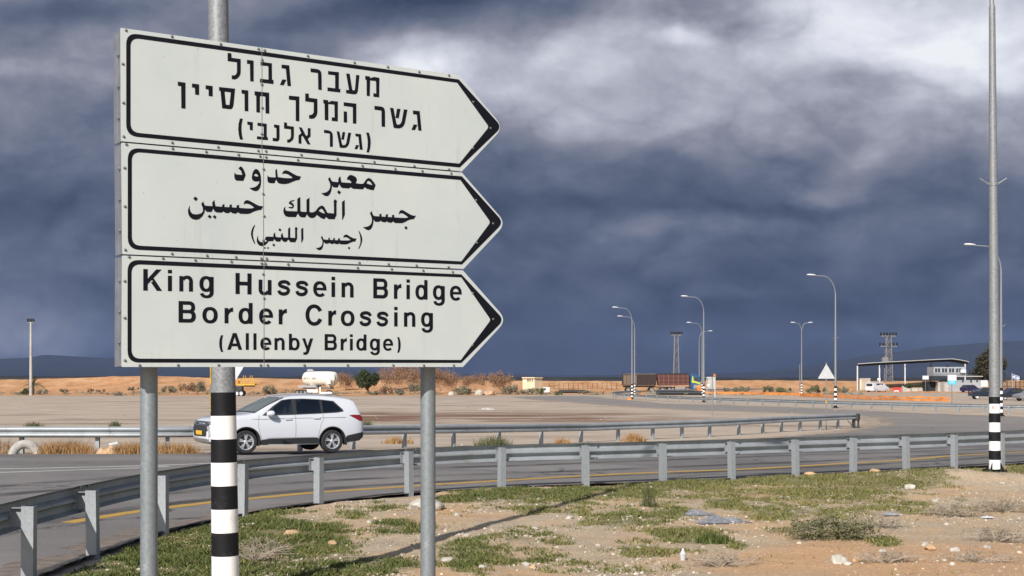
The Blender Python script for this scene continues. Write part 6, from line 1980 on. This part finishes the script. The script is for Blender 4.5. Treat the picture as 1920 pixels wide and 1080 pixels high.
# crumpled grey sheet and litter on the verge
def crumple(name, lab, px, py, w, d, h, m, seed, rz=0):
    y = (H - .05) * F / (py - HY)
    x = X_(px, y)
    rows = []
    for i in range(37):
        row = []
        for j in range(25):
            u, v = i / 36 * 2 - 1, j / 24 * 2 - 1
            edge = 1 + .45 * noise.noise(Vector((u * 1.6, v * 1.6, seed + 5)))
            e = max(0, 1 - abs(u) ** 1.6 - abs(v) ** 1.6)
            rg = sum(abs(noise.noise(Vector((u * k + seed, v * k * .8, k)))) * a for k, a in ((1.7, 1.3), (3.6, .7), (8.0, .3)))
            row.append((u * w / 2 * edge + .03 * noise.noise(Vector((u * 5, v * 5, seed))), v * d / 2 * edge, min(h, max(0, e * h * 1.15 * (1.05 - 1.05 * rg))) * (1 - .25 * abs(noise.noise(Vector((u * 11, v * 11, 2))))) + .012))
        rows.append(row)
    mb = MB(); mb.grid(rows)
    o = mb.build(name, m, loc=(x, y, vh(x, y) + .003), rz=rz)
    return tag(o, lab, 'litter')
crumple('plastic_sheet', 'crumpled grey plastic sheet lying in the grass, the larger piece', 1348, 980, .72, .6, .095, M['bag'], 2.0, .2)
crumple('plastic_sheet', 'smaller crumpled grey plastic piece left of the large sheet', 1304, 966, .46, .42, .08, M['bag'], 7.0, 1.0)
crumple('plastic_bag', 'small grey bag in the dry weeds at the right', 1668, 969, .22, .18, .08, M['bag'], 4.0)
crumple('plastic_bag', 'whitish plastic scrap in the dry weeds near the right edge', 1852, 972, .20, .15, .03, M['litter'], 9.0)
y = (H - .05) * F / (1050 - HY)
cx_ = X_(1280.5, y)
cu = MB().lathe([(0, 0), (.028, 0), (.036, .06), (.040, .075), (.028, .085), (.012, .12), (.008, .135), (0, .136)], 14)
tag(cu.build('plastic_bottle', M['litter'], loc=(cx_, y, vh(cx_, y)), smooth=True), 'small white plastic bottle standing on the bare soil near the bottom', 'bottle')

# ---------------------------------------------------------------- vegetation
def leaves(n, pos, size, seed, up=.3, tint=(.5, .22), aspect=1.6, shade=None):
    """n leaf-sized quads; pos(rng) gives each centre"""
    rng = random.Random(seed)
    V, Fc, T = [], [], []
    for i in range(n):
        p = pos(rng)
        if p is None: continue
        p = Vector(p)
        s = size * (.6 + .8 * rng.random())
        nrm = Vector((rng.gauss(0, 1), rng.gauss(0, 1), rng.gauss(0, 1) + up)).normalized()
        a = nrm.orthogonal().normalized()
        a.rotate(Matrix.Rotation(rng.random() * 6.28, 3, nrm))
        b = nrm.cross(a)
        o = len(V)
        V += [tuple(p - a * s * aspect / 2), tuple(p + b * s / 2), tuple(p + a * s * aspect / 2), tuple(p - b * s / 2)]
        Fc.append((o, o + 1, o + 2, o + 3))
        T += [min(1, max(0, rng.gauss(*tint)))] * 4
    mb = MB()
    mb.v, mb.f, mb.tint = V, Fc, T
    return mb
def clumps(seed, n, rx, ry, rz, cz, r0, r1, power=.5):
    """blob centres spread through an ellipsoid's outer half"""
    rng = random.Random(seed)
    out = []
    for _ in range(n):
        d = Vector((rng.gauss(0, 1), rng.gauss(0, 1), rng.gauss(0, 1))).normalized()
        k = (.35 + .65 * rng.random() ** power)
        out.append((Vector((d.x * rx * k, d.y * ry * k, cz + d.z * rz * k)), r0 + (r1 - r0) * rng.random()))
    return out
def tree(name, lab, px, y, w, h, trunk_h, m, seed, n=2600, leaf=.18, nc=26, group=None, cat='tree', zmin=.4, dz=0):
    t = thing(name, lab, cat, (X_(px, y), y, g(y) + dz), 0, group)
    rng = random.Random(seed)
    cz = trunk_h + (h - trunk_h) * .5
    cl = clumps(seed, nc, w / 2 * .8, w / 2 * .8, (h - trunk_h) / 2 * .82, cz, w * .09, w * .19)
    def pos(r):
        c, q = cl[r.randrange(len(cl))]
        d = Vector((r.gauss(0, 1), r.gauss(0, 1), r.gauss(0, 1))).normalized() * q * r.random() ** .4
        p = c + d
        return p if p.z > zmin else None
    leaves(n, pos, leaf, seed).build('crown', m, t, fix=False)
    tr = MB().tube([(0, 0, -.2), (.05 * w, 0, trunk_h * .6), (0, .03 * w, trunk_h + .1 * h)], [w * .045, w * .035, w * .02], 8)
    for c, q in cl[::3]:
        tr.tube([(0, 0, trunk_h * .8), tuple(c * .5 + Vector((0, 0, trunk_h * .45))), tuple(c)], [w * .018, w * .012, w * .006], 5)
    tr.build('trunk', M['bark'], t, smooth=True)
    return t
tree('dense_tree', 'dark green rounded tree on the sand behind the parked white car', 688, 225, 4.7, 4.4, .9, M['leafdark'], 3, 5200, .17, 44)
eu = tree('eucalyptus_tree', 'tall dark tree half hidden behind the thick striped lamp pole', 1853, 290, 8.2, 9.6, .9, M['leafeuc'], 8, 9500, .26, 54)
def bush(lab, px, y, w, h, m, seed, n=500, leaf=.12, name='bush', group=None, dz=0, cat='bush', spiky=0.0, d=None):
    if m is M['leafrust']: w, h, n = w * 1.35, h * 1.12, int(n * 1.9)
    t = thing(name, lab, cat, (X_(px, y), y, g(y) + dz), 0, group)
    rng0 = random.Random(seed)
    cl = [(Vector(((rng0.random() * 2 - 1) * w * .34, (rng0.random() * 2 - 1) * (d or w) * .34, h * (.2 + .5 * rng0.random()))), min(w, h) * (.2 + .18 * rng0.random())) for _ in range(13)]
    def pos(r):
        c, q = cl[r.randrange(len(cl))]
        v = Vector((r.gauss(0, 1), r.gauss(0, 1), r.gauss(0, 1))).normalized() * q * r.random() ** .45
        p = c + v
        if p.z < .02: p.z = .02 + r.random() * h * .2
        p.z += spiky * r.random() * h * .5
        return p
    leaves(int(n * 1.5), pos, leaf, seed).build('foliage', m, t, fix=False)
    st = MB()
    for k in range(5):
        c, q = cl[k]
        st.tube([(0, 0, -.05), tuple(c * .5), tuple(c + Vector((0, 0, q * .6)))], [leaf * .16, leaf * .12, leaf * .05], 4)
    st.build('stem', M['bark'], t)
    return t
# tamarisks and scrub on the bank, left to right
for i, (px, y, w, h, m, n, lab) in enumerate((
    (505, 212, 2.3, 1.7, 'leafgrey', 700, 'round grey bush on the orange sand right of the yellow platform'),
    (372, 235, 3.6, 2.3, 'leafgrey', 900, 'wide grey bush on the bank just left of the striped pole'),
    (352, 230, 2.6, 1.5, 'leafrust', 600, 'brownish scrub beside the wide grey bush on the bank'),
    (318, 226, 3.4, 1.3, 'leafgrey', 700, 'low grey scrub on the bank between sign post and striped pole'),
    (650, 265, 3.4, 2.8, 'leafrust', 900, 'sparse brown bush on the bank left of the dark green tree'),
    (735, 262, 4.4, 4.6, 'leafrust', 1500, 'reddish feathery tamarisk right of the dark green tree'),
    (762, 255, 4.8, 5.4, 'leafrust', 1700, 'tallest rusty tamarisk left of the second sign post'),
    (775, 240, 3.4, 3.4, 'leafrust', 900, 'rusty bush right at the second sign post'),
    (826, 240, 3.2, 3.6, 'leafrust', 1300, 'rounded rusty bush right of the second sign post'),
    (850, 262, 2.8, 3.0, 'leafrust', 700, 'pale thin tamarisk behind the rounded rusty bush'),
    (747, 214, 1.8, 1.2, 'leafgrey', 600, 'small grey dome shaped bush below the tamarisks'),
    (722, 218, 2.2, 1.2, 'leafrust', 500, 'dark brown scrub left of the grey dome shaped bush'),
    (700, 216, 1.6, .8, 'leafgrey', 350, 'low grey scrub at the foot of the dark green tree'),
    (778, 228, 2.6, 1.9, 'leafgrey', 600, 'pale grey bush on the bank left of the second sign post'),
    (868, 218, 3.4, 1.6, 'leafgrey', 900, 'grey green scrub between the pale rock and the orange boulder'),
    (890, 250, 5.0, 2.6, 'leafrust', 1200, 'wide brown thicket behind the boulders'),
    (938, 240, 4.0, 3.0, 'leafrust', 1200, 'olive brown thicket right of the pinkish boulder'),
    (955, 222, 3.0, 1.8, 'leafgrey', 700, 'grey scrub between thicket and cream hut'),
    (990, 220, 3.2, 1.3, 'leafgrey', 700, 'dry grey scrub in front of the cream hut'),
    (1012, 218, 1.8, 1.2, 'weed', 400, 'greenish bush at the right corner of the cream hut'),
    (1048, 214, 1.8, .7, 'weed', 300, 'low green weed before the long dark pipe'),
    (1390, 240, 5.0, 1.5, 'leafgrey', 900, 'wide grey green shrub on the strip right of the notice board'),
    (1368, 236, 3.0, 1.2, 'leafgrey', 500, 'low shrub beside the wide grey green shrub'),
    (1447, 238, 4.2, 1.4, 'weed', 800, 'green shrub on the strip left of the double armed lamp'),
    (1474, 242, 3.0, 1.1, 'weed', 500, 'small green shrub at the foot of the double armed lamp'),
    (1532, 236, 4.0, 1.6, 'weed', 800, 'green shrub behind the triangular warning sign'),
    (1578, 238, 3.4, 1.4, 'leafgrey', 600, 'grey shrub right of the lamp by the warning sign'),
    (1704, 261, 2.1, 1.1, 'leafdark', 500, 'small dark shrub growing in a planter under the canopy'),
    (1727, 261, 3.2, 1.25, 'leafdark', 700, 'longer dark green shrub on the concrete planters'),
    (49, 216, 2.6, 1.2, 'leafdark', 500, 'dark bush at the foot of the palm'),
    (80, 220, 2.8, .9, 'leafgrey', 400, 'low scrub right of the palm'),
    (250, 240, 2.4, .7, 'leafgrey', 300, 'grey tuft on the bank left of the sign post'),
    (120, 236, 2.2, .6, 'leafgrey', 260, 'flat grey scrub on the sand right of the floodlight mast'),
    (180, 232, 3.0, .6, 'leafrust', 300, 'flat brown scrub on the sand below the bank'),
    (800, 213, 2.0, .8, 'leafgrey', 350, 'grey scrub at the lot rim behind the second sign post'),
    (1095, 232, 2.6, .7, 'leafgrey', 350, 'low dry scrub at the right end of the dark pipe'))):
    bush(lab, px, y, w, h, M[m], 40 + i, n, .13 if m != 'leafrust' else .11, name={'leafrust': 'tamarisk_bush'}.get(m, 'bush'), dz=.72 if y == 261 else .55 if 238 < y < 275 and px < 980 else (.25 if 225 < y < 275 and px < 980 else 0), spiky=.5 if m == 'leafrust' else .1)
# palm
def palm():
    y = 222
    t = thing('date_palm', 'small date palm with drooping fronds behind the floodlight mast', 'palm tree', (X_(61, y), y, g(y)))
    MB().tube([(0, 0, -.1), (0, 0, 1.6)], [.34, .26], 10).build('trunk', M['bark'], t, smooth=True)
    rng = random.Random(2)
    for k in range(24):
        a = k * 2.4
        el = rng.uniform(-.2, 1.25)
        L = rng.uniform(1.6, 2.3)
        V = MB()
        pts = []
        for i in range(9):
            u = i / 8
            pts.append(Vector((math.cos(a) * L * u * math.cos(el), math.sin(a) * L * u * math.cos(el), 1.6 + L * u * math.sin(el) - 1.25 * u * u * (1.1 - .4 * el))))
        V.tube(pts, .022, 4)
        for i in range(1, 9):
            d = (pts[i] - pts[i - 1]).normalized()
            sd_ = d.cross(Vector((0, 0, 1))).normalized()
            for sg in (-1, 1):
                for h_ in (0, .5):
                    p = pts[i - 1].lerp(pts[i], h_)
                    e = p + (sd_ * sg * .38 + d * .25 + Vector((0, 0, -.12))) * (1.1 - .5 * i / 8)
                    V.add([p - d * .04, p + d * .05, e], [(0, 1, 2)])
        V.tint = [rng.uniform(.2, .75)] * len(V.v)
        V.build('frond', M['palm'], t, fix=False)
palm()
# blades: tufts of dry grass and weeds
def tuft(name, lab, cat, loc, w, d, h, n, m, seed, group=None, bw=.006, lean=.5, tint=(.5, .22)):
    rng = random.Random(seed)
    V, Fc, T = [], [], []
    for i in range(n):
        x, y = max(-w * .55, min(w * .55, rng.gauss(0, w / 4))), max(-d * .55, min(d * .55, rng.gauss(0, d / 4)))
        hh = h * (.25 + .85 * rng.random() ** 1.3) * max(.3, 1 - (2 * x / w) ** 2 * .3) * (.75 + .5 * noise.noise(Vector((x * 9 + seed, y * 9, 0))) + .25)
        a = rng.random() * 6.28
        ln = lean * rng.random() * hh
        th = rng.random() * 6.28
        b = bw * (.6 + .8 * rng.random())
        o = len(V)
        ex, ey = math.cos(a) * ln, math.sin(a) * ln
        cx, cy = math.cos(th) * b, math.sin(th) * b
        V += [(x - cx, y - cy, -.02), (x + cx, y + cy, -.02), (x + ex * .4 + cx * .8, y + ey * .4 + cy * .8, hh * .6), (x + ex * .4 - cx * .8, y + ey * .4 - cy * .8, hh * .6), (x + ex, y + ey, hh)]
        Fc += [(o, o + 1, o + 2, o + 3), (o + 3, o + 2, o + 4)]
        T += [min(1, max(0, rng.gauss(*tint)))] * 5
    mb = MB(); mb.v, mb.f, mb.tint = V, Fc, T
    o = mb.build(name, m, loc=loc, fix=False)
    return tag(o, lab, cat, group)
for i, (px, y, w, d, h, n, lab) in enumerate((
    (-2, 38.0, .8, .6, .48, 1500, 'dry brown grass at the very left below the far guardrail'),
    (95, 37.8, .75, .5, .45, 1900, 'orange dry grass right beside the buried tyre'), (125, 38.0, .8, .5, .47, 2000, 'tall orange dry grass between tyre and the next guardrail post'),
    (152, 37.9, .75, .5, .42, 1600, 'orange dry grass just left of the second visible far guardrail post'), (238, 37.9, .75, .5, .40, 1700, 'orange dry grass right of the pinkish rubble heap'),
    (262, 38.1, .8, .5, .42, 1500, 'dry grass behind the left sign post under the far guardrail'), (318, 38.2, 1.0, .6, .42, 2000, 'orange dry grass between the left sign post and the white car'),
    (345, 38.2, .8, .6, .36, 1400, 'dry grass right in front of the white car'))):
    tuft('dry_grass', lab, 'dry grass', (X_(px, y), y, g(y)), w * 1.15, d * 1.5, h * .85, int(n * .7), M['straw'], 100 + i, 'dry grass under the far guardrail', .0045, .9, (.45, .3))
for i, (px, py, w, h, m, n, lab) in enumerate((
    (215, 800, .6, .36, 'weed', 380, 'dry weed showing above the far guardrail, left of the sign post'), (62, 801, 1.0, .32, 'weed', 500, 'low dry weed showing above the far guardrail at the left'),
    (688, 806, .6, .55, 'weed', 500, 'bushy weed right behind the tail of the white car'), (745, 832, 1.1, .30, 'straw', 700, 'dry grass under the far guardrail left of the second sign post'),
    (925, 838, 1.2, .42, 'weed', 800, 'grey green weed behind the near guardrail, right of the second sign post'), (1055, 834, .7, .28, 'straw', 420, 'small dry tuft between two posts of the far guardrail'),
    (1188, 828, .9, .42, 'straw', 600, 'yellow dry tuft below the far guardrail in the middle'))):
    p = P(px, py)
    tuft('weed', lab, 'weed', p, w, w * .7, h, n, M[m], 130 + i, None, .008, .9)
def on_verge(px, py):
    y = (H - .05) * F / (py - HY)
    x = X_(px, y)
    return Vector((x, y, vh(x, y)))
tuft('weed', 'upright feathery green plant standing alone in front of the near guardrail', 'weed', on_verge(1215, 952), .24, .2, .47, 110, M['weed'], 150, None, .004, .4, (.25, .2))
tuft('weed', 'dark green tuft on the stony ground below the alone standing plant', 'weed', on_verge(1340, 1016), .42, .3, .13, 500, M['green'], 151, None, .008, .8, (.15, .15))
def shrub(lab, px, py, w, d, h, n, m, seed, leaf=.02, tw=30):
    loc = on_verge(px, py)
    t = thing('shrub', lab, 'shrub', loc)
    rng0 = random.Random(seed)
    st = MB()
    tips = []
    for k in range(tw):
        a = rng0.random() * 6.28
        q = rng0.random() ** .6
        e = Vector((math.cos(a) * w / 2 * q, math.sin(a) * d / 2 * q, h * (.35 + .65 * rng0.random()) * (1 - .4 * q)))
        mid = e * .5 + Vector((rng0.gauss(0, .03), rng0.gauss(0, .03), h * .15))
        st.tube([(0, 0, -.02), mid, e], [.005, .0035, .0015], 4, cap=False)
        tips += [(mid, e)] * 2
        for _ in range(3):
            f = mid.lerp(e, rng0.random()) + Vector((rng0.gauss(0, .05), rng0.gauss(0, .05), abs(rng0.gauss(0, .05))))
            st.tube([mid.lerp(e, .4), f], [.0028, .001], 3, cap=False)
            tips.append((mid, f))
    st.build('twigs', M['twig'], t)
    if n:
        def pos(r):
            a, b = tips[r.randrange(len(tips))]
            if r.random() < .45:
                q = a.lerp(b, r.random())
                return Vector((q.x * 1.1 + r.gauss(0, .03), q.y * 1.1 + r.gauss(0, .03), abs(r.gauss(0, h * .22)) + .005))
            return a.lerp(b, r.random() ** .5) + Vector((r.gauss(0, .018), r.gauss(0, .018), r.gauss(0, .014)))
        leaves(n, pos, leaf, seed).build('foliage', m, t, fix=False)
    return t
shrub('grey green bushy weed on the verge right of the grey plastic sheet', 1560, 1016, 1.35, .8, .30, 4800, M['weed'], 160, .017, 60)
shrub('dry leafless brush on the verge beside the green bushy weed', 1640, 990, .9, .6, .22, 500, M['leafgrey'], 161, .014, 40)
shrub('tangle of pale dry twigs in the grass next to the striped pole', 478, 1052, 1.0, .7, .30, 120, M['leafgrey'], 162, .012, 46)
shrub('upright pale dry twig right of the tangle by the striped pole', 508, 1040, .45, .3, .38, 0, M['twig'], 163, .01, 9)
shrub('low dry brush near the right edge of the verge', 1868, 1016, 1.0, .6, .20, 500, M['leafgrey'], 164, .014, 44)
shrub('dry brush on bare soil at the bottom, right of the white bottle', 1352, 1062, .9, .6, .18, 300, M['leafgrey'], 165, .012, 44)
shrub('grey dry weeds on the verge below the round white stone', 1790, 968, 1.3, .7, .20, 900, M['leafgrey'], 166, .015, 50)
shrub('grey dry weeds at the right rim of the picture', 1885, 962, 1.2, .7, .20, 800, M['leafgrey'], 167, .015, 46)
shrub('flat dry brush at the bottom right on the orange soil', 1660, 1062, .9, .5, .14, 250, M['leafgrey'], 168, .012, 36)
shrub('thin dry brush lying along the bottom right corner', 1830, 1060, 1.1, .5, .12, 250, M['leafgrey'], 169, .012, 36)

# ---------------------------------------------------------------- sand bank and distant slopes
def make_berm():
    crest = [(-700, 713), (-300, 713), (-60, 712.5), (0, 712), (100, 710), (200, 706.5), (280, 704.5), (340, 706), (400, 709), (480, 708.5), (560, 711), (640, 714), (700, 713), (760, 711), (830, 712.5), (900, 713.5), (1000, 714), (1160, 714.5), (1300, 714), (1345, 713.5), (1450, 713), (1550, 714), (1650, 716), (1750, 714), (1850, 713), (2000, 714), (2400, 715)]
    cf = interp([a for a, b in crest], [b for a, b in crest])
    rows = []
    for i in range(420):
        px = -700 + 3100 * i / 419
        yc = 292 + 10 * noise.noise(Vector((px * .006, 0, 0)))
        x = X_(px, yc)
        zc = zat(cf(px), yc) + .10 * noise.fractal(Vector((px * .03, 1, 0)), 1, 2, 4)
        z0 = -.66
        row = []
        for k, (dy, f) in enumerate(((-46, -.02), (-40, .03), (-32, .10), (-24, .22), (-16, .42), (-11, .62), (-6, .84), (-3, .95), (0, 1), (4, .99), (9, .9), (20, .5), (34, .1), (44, -.05))):
            j = .16 * noise.fractal(Vector((x * .18, dy * .12, k * .0)), 1, 2, 4) * (1 if .02 < f < .97 else .15)
            row.append((x * (1 + dy / yc), yc + dy + 1.2 * noise.noise(Vector((x * .12, k, 3))), z0 + (zc - z0) * (f + j * .6)))
        rows.append(row)
    mb = MB(); mb.grid(rows)
    tag(mb.build('sand_bank', M['berm'], smooth=True), kind='structure')
make_berm()
def slope(name, prof, y, m, depth, wob, seed):
    f = interp([a for a, b in prof], [b for a, b in prof])
    rows = []
    a0, a1 = prof[0][0], prof[-1][0]
    n = 260
    for i in range(n + 1):
        px = a0 + (a1 - a0) * i / n
        zt = zat(f(px) + wob * noise.fractal(Vector((px * .02, seed, 0)), 1, 2, 5), y)
        row = []
        for k in range(9):
            u = k / 8
            yy = y - depth * (1 - u)
            row.append((X_(px, y) * (1 - .0 * u), yy + depth * .15 * noise.noise(Vector((px * .015, u * 3, seed))), -3 + (zt + 3) * u ** 1.3 + (0 if k in (0, 8) else .08 * zt * noise.noise(Vector((px * .03, u * 4, seed))))))
        row.append((X_(px, y), y + depth, -3))
        rows.append(row)
    mb = MB(); mb.grid(rows)
    return tag(mb.build(name, m, smooth=True), kind='structure')
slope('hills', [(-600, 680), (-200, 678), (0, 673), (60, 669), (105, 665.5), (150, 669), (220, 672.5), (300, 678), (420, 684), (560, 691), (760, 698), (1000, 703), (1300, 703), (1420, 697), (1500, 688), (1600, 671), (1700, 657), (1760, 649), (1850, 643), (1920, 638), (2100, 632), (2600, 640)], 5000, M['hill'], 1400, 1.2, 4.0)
slope('scrub_belt', [(-600, 704), (0, 704.5), (200, 705.5), (400, 706), (700, 706.5), (900, 707), (1200, 707), (1400, 708), (2600, 708)], 1300, M['scrub'], 60, 1.0, 9.0)

# ---------------------------------------------------------------- the air between here and the far slopes
hz = bpy.data.materials.new('air')
hz.use_nodes = True
ht = hz.node_tree
ht.nodes.clear()
pv = ht.nodes.new('ShaderNodeVolumePrincipled')
pv.inputs['Color'].default_value = (.34, .46, .80, 1)
pv.inputs['Density'].default_value = 6.0e-5
ho = ht.nodes.new('ShaderNodeOutputMaterial')
ht.links.new(pv.outputs[0], ho.inputs['Volume'])
hb = MB().box((0, 3200, 107), (14000, 6600, 219)).build('haze', hz)
tag(hb, 'thin bluish haze over the whole plain', 'haze', kind='stuff')

# ---------------------------------------------------------------- scrub and stones too many to count
def scatter():
    rng = random.Random(21)
    V, Fc, T = [], [], []
    for i in range(900):
        y = rng.uniform(214, 262)
        px = rng.uniform(-80, 1180) if rng.random() < .75 else rng.uniform(1180, 1620)
        if vn(px * .02, y * .05, 1.0, 3.0) < .02: continue
        x = X_(px, y)
        w, h = rng.uniform(.4, 1.3), rng.uniform(.15, .5)
        zb_ = g(y) + (max(0, (y - 246) / 46) ** 1.6 * 1.6)
        tn = min(1, max(0, rng.gauss(.45, .25)))
        for k in range(26):
            p = Vector((x + rng.gauss(0, w / 3), y + rng.gauss(0, w / 3), zb_ + h * rng.random() ** 1.4))
            a = Vector((rng.gauss(0, 1), rng.gauss(0, 1), rng.gauss(0, 1))).normalized()
            b = a.orthogonal().normalized() * .06
            a = a * .10
            o = len(V)
            V += [tuple(p - a), tuple(p + b), tuple(p + a), tuple(p - b)]
            Fc.append((o, o + 1, o + 2, o + 3)); T += [tn] * 4
    mb = MB(); mb.v, mb.f, mb.tint = V, Fc, T
    tag(mb.build('dry_scrub', M['leafgrey'], fix=False), 'low dry scrub dotted over the orange soil before the sand bank', 'scrub', kind='stuff')
    V, Fc, T = [], [], []
    protos = [rock_mesh(1, i + 40, .6, 1) for i in range(5)]
    for i in range(900):
        y = 38 + 120 * rng.random() ** 1.3
        px = rng.uniform(-60, 1980)
        x = X_(px, y)
        py = HY + (H - g(y)) * F / y
        if y < 39.5: continue
        if px > 960 and not (py > 760 and py < 835 and px < 1000 + (835 - py) * 9): continue
        if vn(x, y, .12, 4.0) < .05: continue
        r = rng.uniform(.012, .04) * (1 + y / 130)
        v, f = protos[i % 5]
        o = len(V)
        V += [(x + p[0] * r, y + p[1] * r, g(y) + r * .2 + p[2] * r) for p in v]
        Fc += [(a + o, b + o, c + o) for a, b, c in f]
        T += [min(1, max(0, rng.gauss(.30, .25)))] * len(v)
    mb = MB(); mb.v, mb.f, mb.tint = V, Fc, T
    tag(mb.build('loose_stones', M['stone'], fix=False), 'small loose stones strewn over the gravel lot', 'stones', kind='stuff')
scatter()
